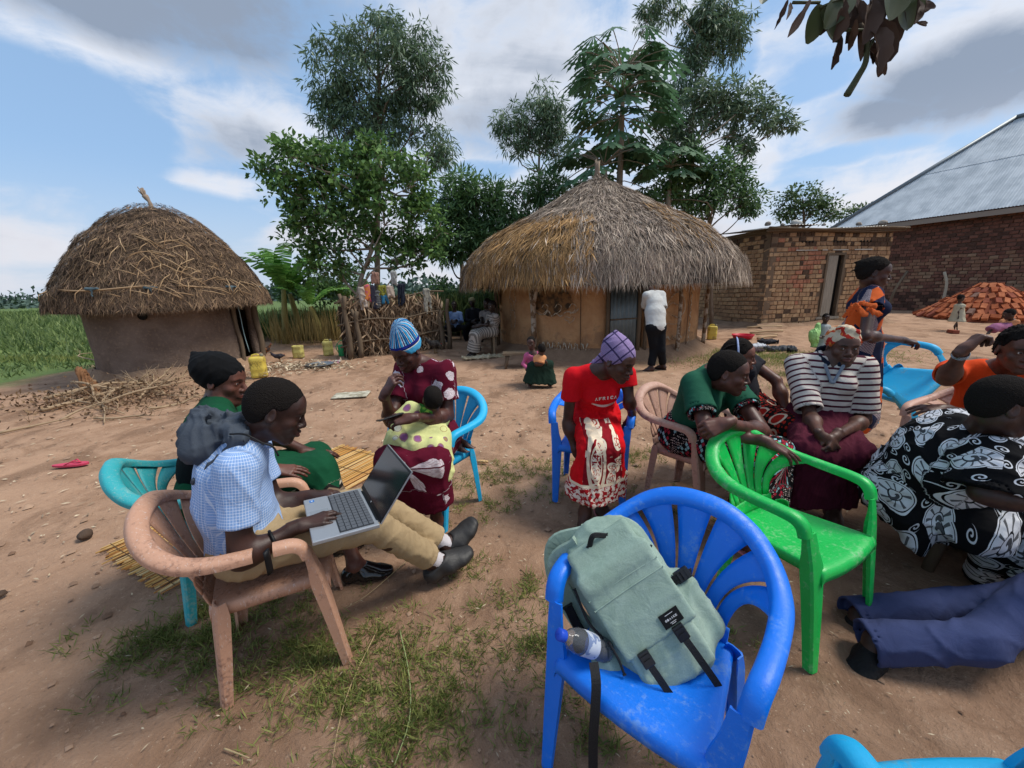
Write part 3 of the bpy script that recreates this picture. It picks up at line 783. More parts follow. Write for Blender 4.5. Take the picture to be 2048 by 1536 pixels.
            o = mb.build('leg', mat_, root); o.modifiers.new('e', 'EDGE_SPLIT').split_angle = math.radians(40)
    return root
def chair(x, y, deg, m, label, group='plastic chairs standing in the yard', z=0, tilt=(0, 0), **kw):
    c = chair_parts(m, **kw); c.location = (x, y, z); c.rotation_euler = (tilt[0], tilt[1], math.radians(deg))
    return tag(c, label, 'chair', group)
BLUE = plastic('blue_plastic', '#0076ea', '#6f9bd8', .42, .36); GREEN = plastic('green_plastic', '#04b84e', '#84b888', .45, .33)
CYAN = plastic('cyan_plastic', '#16aee2', '#5d9db3', .4, .42); TAN = plastic('tan_plastic', '#c6977c', '#7a5646', .5, .5, wear=.6)
TAN2 = plastic('rosy_tan_plastic', '#bf9683', '#7d5b4c', .5, .5, wear=.4); TEAL = plastic('teal_plastic', '#2ba5ad', '#8ab0a5', .5, .5, wear=.3)
ch_fg = chair(.409, .934, 138.5, BLUE, 'large blue plastic chair in front holding the sage green backpack')
ch_green = chair(1.239, 1.515, -152.6, GREEN, 'bright green plastic armchair with nobody in it, a woman leaning on its back')
ch_cyan = chair(-.534, 2.492, 147.9, CYAN, 'sky blue plastic chair under the woman in the striped knit hat')
ch_blue2 = chair(.572, 2.662, 165.0, BLUE, 'blue plastic chair under the woman in the red dress')
ch_tan2 = chair(1.209, 2.463, -143.9, TAN2, 'pinkish tan plastic chair under the woman in the green shirt')
ch_lap = chair(-1.038, 1.393, -62.6, TAN, 'worn tan plastic chair with a broken armrest under the man with the laptop', broken=True)
ch_teal = chair(-1.528, 1.782, -52.0, TEAL, 'faded teal plastic chair behind the broken tan chair')
ch_tan3 = chair(2.95, 2.33, 113.0, TAN2, 'tan plastic chair under the woman in the orange shirt')
ch_carry = chair(3.758, 3.397, -170.4, CYAN, 'sky blue plastic chair lifted and tilted by the standing woman', z=.253, tilt=(-.007, .682))
ch_corner = chair(.895, .42, 2.0, CYAN, 'sky blue plastic chair mostly cut off by the bottom edge of the photo')
def ground_mat():
    def fn(b):
        o = b.pos(); x, y, z = b.sep(o)
        big = b.noise(o, .55, 5, .6, .6); med = b.noise(b.scale(o, (1, 1.0, 1)), 3.1, 6, .68, .8); fine = b.noise(o, 34, 4, .7); gr = b.noise(o, 210, 2, .6)
        c = b.mix(med.sm(.3, .7), lin('#8a6b54'), lin('#ac8c73'))
        c = b.mix(big.sm(.42, .62)*.6, c, lin('#ac8b72'))
        c = b.mix((b.noise(b.scale(o, (1.4, .9, 1)), 1.4, 5, .6, .5)).sm(.5, .64)*.55, c, lin('#69503f'))
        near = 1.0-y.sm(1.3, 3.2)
        c = b.mix(near*.35, c, lin('#71594a'))                 # shade over the foreground, put into the earth colour
        c = b.mix(fine.sm(.55, .75)*.35, c, lin('#c2a88f')); c = b.mix((1.0-fine.sm(.25, .42))*.45, c, lin('#4e3b30'))
        wob = b.noise(o, .8, 4)*3.0-1.5; grn = (x*-1.0-9.6+wob).sm(-.4, .5).max((y-17.5+wob).sm(-1.0, 1.0)*(x.lt(7.0))).max((y-30.0).gt(0.0)); c = b.mix(grn, c, b.mix(b.noise(o, 1.1, 5), lin('#3d5230'), lin('#71834d')))
        peb = b.vor(o, 42).outputs['Distance']; c = b.mix((1.0-X(peb).sm(.05, .16))*gr.gt(.53)*.7, c, lin('#cdb8a0'))
        return c, fine*.5+med*1.6+gr*.16
    return mat('earth', fn, .95, .12, bdist=.018)
def gz(x, y):                    # gentle relief of the yard
    x = np.asarray(x, float); y = np.asarray(y, float)
    r = np.hypot(x, y-1.5); k = np.clip((r-2.4)/5, 0, 1)
    h = (fbm2(x, y, .35, 3)-.5)*.22*k*np.clip(1-(r-25)/15, 0, 1)
    h += (fbm2(x, y, 2.4, 5)-.5)*.030*np.clip(.25+k*2, 0, 1)*np.clip(1-(r-16)/8, 0, 1)
    return h
def build_ground():
    def axis(lo, hi, c, s0, g):
        out = [c]; s = s0; v = c
        while v < hi: v += s; out.append(v); s *= g
        s = s0; v = c; L = []
        while v > lo: v -= s; L.append(v); s *= g
        return np.array(L[::-1]+out)
    xs = axis(-1500, 1500, 0, .035, 1.022); ys = axis(-200, 1800, 1.6, .035, 1.022)
    XX, YY = np.meshgrid(xs, ys, indexing='ij'); Z = gz(XX, YY)
    r = np.hypot(XX, YY-1.5)
    Z += (fbm2(XX, YY, 9, 2)-.5)*.022*np.clip(1-(r-8)/4, 0, 1)+(fbm2(XX, YY, 26, 8, 2)-.5)*.008*np.clip(1-(r-3.5)/2, 0, 1)
    Z -= .006
    P_ = np.stack([XX, YY, Z], -1); a, b_ = XX.shape
    ii = np.arange(a*b_).reshape(a, b_); F = np.stack([ii[:-1, :-1], ii[1:, :-1], ii[1:, 1:], ii[:-1, 1:]], -1).reshape(-1, 4)
    o = meshobj('ground', P_.reshape(-1, 3), F, ground_mat()); o['kind'] = 'structure'
build_ground()
# ------------------------------------------------ vegetation
def leaf_mat(name, c1, c2, rough=.5, trans=.32):
    def fn(b):
        t = b.island(); o = b.pos(); n = b.noise(o, 1.3, 3)
        c = b.mix(t, lin(c1), lin(c2)); return b.mix(n.sm(.3, .7)*.5, c, tuple(x*.55 for x in lin(c1)[:3])+(1,))
    m = mat(name, fn, rough, .35)
    p = m.node_tree.nodes['Principled BSDF']
    p.inputs['Transmission Weight'].default_value = 0
    nt = m.node_tree; tr = nt.nodes.new('ShaderNodeBsdfTranslucent'); mx = nt.nodes.new('ShaderNodeMixShader'); mx.inputs[0].default_value = trans
    src = p.inputs['Base Color'].links[0].from_socket; nt.links.new(src, tr.inputs[0]); nt.links.new(p.outputs[0], mx.inputs[1]); nt.links.new(tr.outputs[0], mx.inputs[2])
    nt.links.new(mx.outputs[0], nt.nodes['Material Output'].inputs[0]); return m
def leaves(C, D, Nn, L, W, fold=.25, mid=.42):
    """one folded quad per leaf; C base points, D directions, Nn normals"""
    n = len(C); D = D/np.linalg.norm(D, axis=1)[:, None]; S = np.cross(D, Nn); S /= np.linalg.norm(S, axis=1)[:, None]+1e-9; U = np.cross(S, D)
    L = np.broadcast_to(L, n)[:, None]; W = np.broadcast_to(W, n)[:, None]
    m = C+D*L*mid; V = np.stack([C, m+S*W/2+U*W*fold, C+D*L, m-S*W/2+U*W*fold], 1).reshape(-1, 3)
    F = np.arange(n*4).reshape(n, 4); return V, F
BARK = mat('bark', lambda b: (b.mix(b.noise(b.scale(b.obj(), (1, 1, .3)), 12, 5), lin('#4b3f34'), lin('#8d7d6b')), b.noise(b.scale(b.obj(), (1, 1, .25)), 30, 4)), .9, .1, bdist=.02)
BARKP = mat('pale_bark', lambda b: (b.mix(b.noise(b.scale(b.obj(), (1, 1, .3)), 6, 5), lin('#6d6054'), lin('#b5a796')), b.noise(b.scale(b.obj(), (1, 1, .25)), 30, 4)), .85, .1, bdist=.01)
def blobtree(name, label, Y, blobs, trunk, lm, leafL=.2, leafW=.05, sprigs=1.0, per=40, sr=.28, droop=.5, group=None, bark=None, cat='tree', trunkr=.09, depth=.75, seed=0, hollow=.35, updir=0.0):
    """blobs: (px, py, rx, ry[, dY]) crown masses; trunk: list of pixel points, base first"""
    r = np.random.default_rng(seed+11); k = Y/FPX
    base = Q(trunk[0][0], trunk[0][1], Y); root = thing(name, label, cat, (base[0], base[1], 0), 0, group); off = np.array([base[0], base[1], 0])
    T = [Q(p[0], p[1], Y) for p in trunk]; T[0][2] = -.05; T = catmull(T, max(8, len(T)*4)); mb = MB()
    mb.tube(T-off, np.linspace(trunkr, trunkr*.35, len(T)), 7)
    Cs = []; 
    for b_ in blobs:
        c = Q(b_[0], b_[1], Y+(b_[4] if len(b_) > 4 else 0)); R_ = np.array([b_[2]*k, (b_[2]+b_[3])*.5*k*depth, b_[3]*k])
        vol = R_[0]*R_[1]*R_[2]; n = int(max(6, sprigs*vol**.66*44/(sr/.28)**1.6))
        d = r.normal(size=(n, 3)); d /= np.linalg.norm(d, axis=1)[:, None]; rad = r.uniform(hollow, 1, n)**.6
        Cs.append(c+d*rad[:, None]*R_)
        # limb to this crown mass
        j = np.argmin(np.abs(T[:, 2]-max(T[0][2]+.3*(T[-1][2]-T[0][2]), c[2]-1.2*R_[2]-.4))); a = T[j]
        m1 = (a+c)/2+r.normal(size=3)*.12*np.linalg.norm(c-a); m1[2] -= .1
        mb.tube(catmull([a, m1, c], 7)-off, np.linspace(trunkr*.45, trunkr*.12, 7), 5)
        for q in range(min(n, 9)):
            e = Cs[-1][q]; mb.tube(catmull([m1*.4+c*.6, (c+e)/2+r.normal(size=3)*.1, e], 5)-off, np.linspace(trunkr*.16, .006, 5), 4, cap=False)
    mb.build('trunk', bark or BARK, root)
    P_ = np.concatenate(Cs); n = len(P_); N_ = n*per; ci = np.repeat(np.arange(n), per)
    outv = P_[ci]-off; sd = r.normal(size=(N_, 3)); sd /= np.linalg.norm(sd, axis=1)[:, None]
    srr = sr*r.uniform(.5, 1.25, n)[ci]; tdir = r.normal(size=(n, 3)); tdir[:, 2] = tdir[:, 2]*.4+updir; tdir /= np.linalg.norm(tdir, axis=1)[:, None]
    C_ = outv+sd*(srr*r.uniform(.15, 1, N_)**.6)[:, None]*np.array([1, 1, .8])+tdir[ci]*(r.uniform(-1, 1, N_)*srr*.7)[:, None]
    D_ = sd+r.normal(size=(N_, 3))*.5; D_[:, 2] -= droop; Nn = r.normal(size=(N_, 3)); Nn[:, 2] += 1.2
    V, Fq = leaves(C_, D_, Nn, 1.12*leafL*r.uniform(.6, 1.25, N_), 1.3*leafW*r.uniform(.7, 1.2, N_))
    meshobj('crown', V, Fq, lm, root, smooth=False); return root
LM_EUC = leaf_mat('eucalyptus_leaf', '#55705a', '#8ca27e'); LM_BROAD = leaf_mat('broad_leaf', '#476c3c', '#86aa5e'); LM_MANGO = leaf_mat('mango_leaf', '#456842', '#80a268')
LM_PAP = leaf_mat('papaya_leaf', '#44664a', '#6d946c'); LM_BAN = leaf_mat('banana_leaf', '#4a8038', '#8fbc60'); LM_FAR = leaf_mat('far_leaf', '#3c5236', '#6f8a55')
LM_GR = leaf_mat('grass_blade', '#66793a', '#a9a962', .6, .35); LM_FIELD = leaf_mat('field_blade', '#4c6438', '#8c9c5c', .6)
blobtree('eucalyptus_tree', 'tallest tree with drooping dark leaves, behind the leafy tree at the maize stalk pen', 15.5,
    [(745, 65, 62, 42), (690, 120, 55, 50), (800, 105, 68, 50), (665, 160, 38, 52), (770, 160, 75, 45), (850, 155, 42, 55), (868, 130, 26, 30), (720, 205, 70, 34), (820, 205, 45, 28), (690, 250, 55, 38), (770, 240, 52, 34), (655, 225, 26, 42), (835, 250, 36, 34), (868, 290, 34, 34), (885, 320, 20, 24), (760, 285, 40, 30), (700, 290, 50, 34)],
    [(752, 640), (755, 450), (757, 300), (758, 180), (755, 70)], LM_EUC, .24, .042, .85, 46, .33, 1.0, seed=1, trunkr=.12, group=None)
blobtree('leafy_tree', 'broad green tree with forked pale trunk growing over the maize stalk pen', 11.3,
    [(560, 300, 40, 26), (535, 335, 26, 14), (600, 330, 50, 38), (650, 320, 50, 40), (575, 375, 42, 34), (640, 400, 55, 50), (700, 360, 60, 50), (770, 340, 62, 52), (830, 370, 40, 50), (700, 440, 60, 50), (780, 430, 65, 60), (620, 470, 50, 44), (840, 440, 40, 50), (850, 500, 40, 38), (880, 470, 26, 26), (690, 520, 40, 34), (800, 510, 45, 34), (640, 530, 36, 28), (750, 290, 36, 22), (600, 430, 36, 30)],
    [(712, 700), (714, 610), (722, 560), (742, 500), (752, 440), (765, 360)], LM_BROAD, .155, .07, .95, 34, .26, .35, seed=2, bark=BARKP, trunkr=.075, hollow=.3)
blobtree('mango_tree', 'dark rounded tree with long narrow leaves between the pen and the painted hut', 14.0,
    [(925, 385, 40, 34), (900, 430, 40, 40), (955, 425, 44, 40), (985, 400, 28, 34), (925, 475, 56, 36), (985, 460, 32, 40), (890, 490, 30, 30), (960, 515, 40, 26), (1005, 520, 20, 20)],
    [(926, 640), (924, 560), (925, 500), (928, 440)], LM_MANGO, .28, .05, 1.8, 36, .32, .25, seed=3, trunkr=.09)
blobtree('mango_tree', 'dark leafy tree just behind the left shoulder of the painted hut roof', 13.6,
    [(1045, 400, 36, 42), (1080, 365, 36, 36), (1040, 445, 40, 30), (1110, 400, 40, 44), (1010, 440, 22, 22)],
    [(1085, 640), (1083, 520), (1080, 430)], LM_MANGO, .24, .042, 1.25, 34, .30, .3, seed=4, trunkr=.09)
blobtree('eucalyptus_tree', 'thin tree with hanging leaf tufts left of the papaya tree', 15.0,
    [(1020, 240, 34, 24), (1000, 255, 18, 18), (1090, 205, 26, 38), (1065, 235, 34, 26), (1110, 230, 26, 34), (1050, 275, 34, 26), (1095, 275, 34, 34), (1030, 290, 22, 24), (1120, 300, 24, 26)],
    [(1085, 640), (1080, 420), (1078, 320), (1085, 240), (1090, 190)], LM_EUC, .22, .036, 1.0, 40, .26, .9, seed=5, trunkr=.06, bark=BARKP)
blobtree('eucalyptus_tree', 'slender pale-stemmed tree reaching the top edge, right of the papaya tree', 14.6,
    [(1330, 15, 42, 22), (1290, 40, 26, 20), (1420, 20, 40, 30), (1440, 60, 40, 34), (1400, 70, 30, 40), (1385, 110, 24, 26), (1475, 55, 26, 34), (1420, 95, 26, 24), (1460, 90, 22, 30), (1350, 180, 30, 30), (1380, 150, 22, 30)],
    [(1372, 640), (1375, 380), (1382, 300), (1390, 180), (1395, 90), (1410, 10)], LM_EUC, .22, .036, 1.05, 40, .25, 1.1, seed=6, trunkr=.055, bark=BARKP)
blobtree('leafy_tree', 'spreading tree with a long limb of dark leaves reaching right over the brick hut', 13.6,
    [(1440, 195, 40, 28), (1490, 210, 46, 30), (1530, 235, 42, 26), (1568, 252, 22, 18), (1440, 230, 30, 26), (1478, 265, 24, 30), (1380, 250, 40, 30), (1350, 280, 34, 30), (1400, 205, 26, 26), (1495, 290, 16, 14), (1340, 230, 26, 30), (1415, 175, 26, 14)],
    [(1376, 640), (1376, 400), (1385, 310), (1410, 260), (1450, 220), (1520, 225)], LM_EUC, .19, .045, 1.1, 38, .24, .6, seed=7, trunkr=.06, bark=BARKP)
blobtree('leafy_tree', 'low bushy tree over the right shoulder of the painted hut roof', 13.2,
    [(1370, 330, 40, 32), (1420, 330, 44, 34), (1470, 340, 38, 36), (1400, 380, 50, 34), (1460, 390, 46, 30), (1500, 400, 22, 24), (1350, 380, 36, 30), (1420, 420, 50, 20), (1490, 425, 26, 12), (1300, 400, 36, 30)],
    [(1425, 640), (1420, 480), (1415, 400), (1420, 340)], LM_MANGO, .16, .05, 1.25, 36, .26, .3, seed=8, trunkr=.07)
blobtree('far_tree', 'light green round tree beyond the brick hut roof', 26,
    [(1605, 395, 36, 26), (1580, 410, 26, 28), (1640, 405, 32, 22), (1665, 425, 24, 18), (1610, 425, 50, 18)],
    [(1610, 590), (1608, 470), (1606, 400)], LM_FAR, .22, .10, 1.0, 22, .42, .2, seed=9, trunkr=.12)
blobtree('far_tree', 'low light green tree touching the edge of the iron roof', 27,
    [(1712, 425, 26, 14), (1690, 435, 26, 10), (1735, 418, 14, 12)], [(1712, 590), (1712, 470), (1712, 425)], LM_FAR, .22, .10, 1.0, 22, .4, .2, seed=10, trunkr=.1)
blobtree('bush', 'dark leafy bush filling the gap between banana plants and the stalk pen', 13.6, [(610, 560, 50, 26), (660, 585, 46, 24), (580, 590, 30, 18), (700, 560, 30, 30)], [(640, 640), (640, 600), (640, 570)], LM_MANGO, .16, .06, 1.3, 30, .26, .2, seed=21, trunkr=.03, cat='bush')
blobtree('bush', 'dark leafy bush behind the men sitting left of the painted hut', 13.4, [(880, 585, 34, 26), (930, 590, 40, 22), (980, 580, 34, 26), (850, 610, 24, 16), (1010, 600, 24, 20)], [(930, 650), (930, 610), (930, 590)], LM_MANGO, .16, .055, 1.3, 30, .26, .2, seed=22, trunkr=.03, cat='bush')
# papaya: straight trunk, long stalks, deeply cut leaves
def papaya(Y, pts, crowns, label, seed):
    r = np.random.default_rng(seed); base = Q(pts[0][0], pts[0][1], Y); root = thing('papaya_tree', label, 'papaya tree', (base[0], base[1], 0)); off = np.array([base[0], base[1], 0])
    T = [Q(a, b, Y) for a, b in pts]; T[0][2] = 0; T = catmull(T, 14); mb = MB(); mb.tube(T-off, np.linspace(.13, .06, 14), 8)
    V = []; 
    F = []; nv = 0
    for (px, py, rpx, n, up) in crowns:
        c = Q(px, py, Y); R_ = rpx*Y/FPX
        for i in range(n):
            az = i*2.39996+r.uniform(-.3, .3); el = up+r.uniform(-.55, .55); L = R_*r.uniform(.65, 1.0)
            d = np.array([math.cos(az)*math.cos(el), math.sin(az)*math.cos(el)*.8, math.sin(el)]); e = c+d*L; e[2] -= .10*L
            mb.tube(catmull([c, c+d*L*.5+np.array([0, 0, .06*L]), e], 5)-off, .014, 4, cap=False)
            # blade: seven lobed fingers with side teeth, hanging from the stalk end
            ax = norm(d*np.array([1, 1, .2])+np.array([0, 0, -.35])); lat = norm(np.cross(ax, (0, 0, 1))); S_ = .72*r.uniform(.8, 1.15)
            up_ = np.cross(lat, ax)
            for k in range(-4, 5):
                a = k*.56; ln = S_*(1-.07*abs(k)); dd = norm(ax*math.cos(a)+lat*math.sin(a)-np.array([0, 0, .25+.05*abs(k)])); s2 = norm(np.cross(dd, up_)); w = ln*.15
                prof = [(0, .02), (.25, .30), (.38, .7), (.45, .45), (.58, 1.35), (.66, .55), (.80, .95), (.86, .35), (1.0, .0)]
                Lp = [e+dd*ln*t+s2*w*q-np.array([0, 0, .05*t*t]) for t, q in prof]; Rp = [e+dd*ln*t-s2*w*q-np.array([0, 0, .05*t*t]) for t, q in prof]
                m_ = len(prof); V += Lp+Rp; F += [(nv+j, nv+j+1, nv+m_+j+1, nv+m_+j) for j in range(m_-1)]; nv += 2*m_
    mb.build('trunk', BARKP, root)
    meshobj('crown', np.array(V)-off, np.array(F), LM_PAP, root, smooth=False)
    fr = MB()
    for i in range(6):
        a = i*1.05; c = Q(crowns[0][0], crowns[0][1]+44, Y)-off; fr.lathe([(0, -.13), (.05, -.11), (.075, -.03), (.06, .07), (.02, .12), (0, .13)], c+np.array([math.cos(a)*.17, math.sin(a)*.17, -.04*i % .12]), 8)
    fr.build('fruit', mat('papaya_fruit', '#3f5a2e', .5), root)
papaya(12.8, [(1240, 640), (1238, 420), (1242, 300), (1246, 180)], [(1246, 150, 92, 26, .45), (1244, 190, 92, 20, .0), (1242, 235, 88, 16, -.2)], 'tall papaya tree with big cut leaves rising behind the painted hut', 1)
papaya(12.4, [(1212, 640), (1212, 430), (1210, 340)], [(1208, 330, 84, 20, .25), (1210, 370, 84, 16, -.1)], 'shorter papaya plant right behind the tip of the painted hut roof', 2)
papaya(13.0, [(1330, 640), (1335, 430), (1340, 360)], [(1338, 335, 60, 18, .3)], 'small papaya plant right of the tip of the painted hut roof', 3)
# banana plants
def banana(px, py, Y, hgt, n, label, seed, sp=1.0):
    r = np.random.default_rng(seed); base = Q(px, py, Y); root = thing('banana_plant', label, 'banana plant', (base[0], base[1], 0), 0, 'banana plants at the edge of the yard')
    mb = MB(); lean = r.uniform(-.1, .1, 2); top = np.array([lean[0]*hgt, lean[1]*hgt, hgt*.46])
    mb.tube(catmull([(0, 0, -.05), top*.5, top], 6), np.linspace(.13, .07, 6), 8); mb.build('trunk', mat('banana_stem', lambda b: b.mix(b.noise(b.scale(b.obj(), (3, 3, .5)), 8, 4), lin('#6f6a3a'), lin('#9a8c55')), .8), root)
    for i in range(n):
        az = i*2.4+r.uniform(-.4, .4); L = hgt*.62*r.uniform(.75, 1.1)*sp; el = r.uniform(.75, 1.4); d = np.array([math.cos(az), math.sin(az), 0])
        m_ = 14; P_ = []
        for j in range(m_):
            t = j/(m_-1); c = top+d*L*(math.cos(el)*t+.22*t*t)+np.array([0, 0, L*(math.sin(el)*t-.38*t**2.8)]); P_.append(c)
        P_ = np.array(P_); T = np.gradient(P_, axis=0); T /= np.linalg.norm(T, axis=1)[:, None]; lat = np.cross(T, (0, 0, 1)); lat /= np.linalg.norm(lat, axis=1)[:, None]; up_ = np.cross(lat, T)
        V = []; F = []; nv = 0; W = .17*hgt/2.6
        for s in (-1, 1):       # blade torn into strips
            for j in range(1, m_-1):
                for h in (0, 1):
                    t0 = (j+h*.5)/(m_-1); t1 = t0+.5/(m_-1)*r.uniform(.75, 1.0)
                    g = lambda t: np.array([np.interp(t*(m_-1), range(m_), P_[:, q]) for q in range(3)]); la = lat[j]; u_ = up_[j]
                    w0 = W*math.sin(PI*min(1, max(.03, t0)))**.5; dr = r.uniform(.1, .55)
                    a, c = g(t0), g(min(1, t1)); V += [a, c, c+la*s*w0-np.array([0, 0, w0*dr])+T[j]*w0*.2, a+la*s*w0-np.array([0, 0, w0*dr])+T[j]*w0*.2]; F.append((nv, nv+1, nv+2, nv+3)); nv += 4
        meshobj('leaf', V, np.array(F), LM_BAN, root, smooth=False)
for a in [(560, 612, 12.5, 3.7, 12, 'banana plant with pale torn leaves standing clear just right of the mud hut roof', 1), (598, 615, 13.2, 3.4, 10, 'banana plant second from the mud hut, half inside the hedge', 2), (640, 622, 12.6, 2.5, 9, 'low banana plant under the left branches of the leafy tree', 3), (678, 620, 13.6, 2.2, 7, 'banana plant close behind the corner of the maize stalk pen', 4)]: banana(*a)
# ragged dry and green stems beyond the yard
def stems():
    r = np.random.default_rng(5); V = []; F = []
    C_ = []; D_ = []; L_ = []
    for (p0, p1, Y0, Y1, n, h) in [(560, 710, 13.2, 16, 1300, .9), (835, 1010, 12.8, 15, 2200, 1.3), (490, 560, 13, 17, 700, .8), (1010, 1100, 12, 14, 500, 1.2)]:
        Y = r.uniform(Y0, Y1, n); px = r.uniform(p0, p1, n); base = np.stack([(px-1024)/FPX*Y, Y, np.zeros(n)], 1)*np.array([1, 1, 1])
        base[:, 0] = base[:, 0]*1.03
        k = 3
        for q in range(k):
            C_.append(base+np.stack([r.normal(size=n)*.1, r.normal(size=n)*.1, r.uniform(0, h*.75, n)], 1)); d = r.normal(size=(n, 3))*.45; d[:, 2] = np.abs(d[:, 2])+.9; D_.append(d); L_.append(h*r.uniform(.3, .6, n))
    C_ = np.concatenate(C_); D_ = np.concatenate(D_); L_ = np.concatenate(L_); N_ = r.normal(size=C_.shape)
    V, Fq = leaves(C_, D_, N_, L_, .05); o = meshobj('undergrowth', V, Fq, LM_FIELD, smooth=False); tag(o, 'tall green stems and weeds beyond the yard', 'undergrowth', kind='stuff')
    C_ = []; n = 500; Y = r.uniform(11.5, 14, n); px = r.uniform(560, 700, n); b_ = np.stack([(px-1024)/FPX*Y*1.03, Y, np.zeros(n)], 1); d = r.normal(size=(n, 3))*.12; d[:, 2] = 1
    V, Fq = leaves(b_, d, r.normal(size=(n, 3)), r.uniform(.5, 1.3, n), .035); o = meshobj('dry_stems', V, Fq, mat('dry_stem', '#8d7a4a', .9), smooth=False); tag(o, 'dry yellowish stalks standing among the banana plants', 'stalks', kind='stuff')
stems()
def field():
    r = np.random.default_rng(6); n = 26000; Y = 5.5+r.uniform(0, 1, n)**1.8*60; az = np.radians(-59+r.uniform(0, 1, n)*26); x = np.tan(az)*Y; keep = (x < -8.9-(Y-8)*.35) & ((Y > 8.5) | (x < -10.2)); x, Y = x[keep], Y[keep]
    n = len(x); near = np.clip(Y/12, .6, 3); D_ = r.normal(size=(n, 3))*.6; D_[:, 2] = np.abs(D_[:, 2])+.5; h = np.where(Y > 11, .42, .2)
    C_ = np.stack([x, Y, gz(x, Y)], 1); V, Fq = leaves(C_, D_, r.normal(size=(n, 3)), h*r.uniform(.5, 1.2, n)*near**.5, .045*near); o = meshobj('field_plants', V, Fq, LM_FIELD, smooth=False); tag(o, 'bright green field crops and weeds left of the mud hut', 'field crops', kind='stuff')
    r = np.random.default_rng(8); C_ = []; 
    for i in range(60):
        a = math.radians(r.uniform(-62, -20)); Yd = r.uniform(120, 160); c = np.array([math.tan(a)*Yd, Yd, r.uniform(0, 2)]); s = r.uniform(2.5, 5); k = 160; C_.append(c+r.normal(size=(k, 3))*np.array([s*1.6, s, s*.42]))
    for i in range(60):
        a = math.radians(r.uniform(-20, 62)); Yd = r.uniform(90, 140); c = np.array([math.tan(a)*Yd, Yd, r.uniform(0, 2)]); s = r.uniform(2.5, 5); k = 90; C_.append(c+r.normal(size=(k, 3))*np.array([s*1.6, s, s*.5]))
    C_ = np.concatenate(C_); C_[:, 2] = np.abs(C_[:, 2]); V, Fq = leaves(C_, r.normal(size=C_.shape), r.normal(size=C_.shape), 1.6, 1.1); o = meshobj('treeline', V, Fq, mat('treeline', lambda b: b.mix(b.island(), lin('#3c4f4a'), lin('#55685c')), .9), smooth=False); tag(o, 'distant dark treeline along the horizon', 'treeline', kind='stuff')
field()
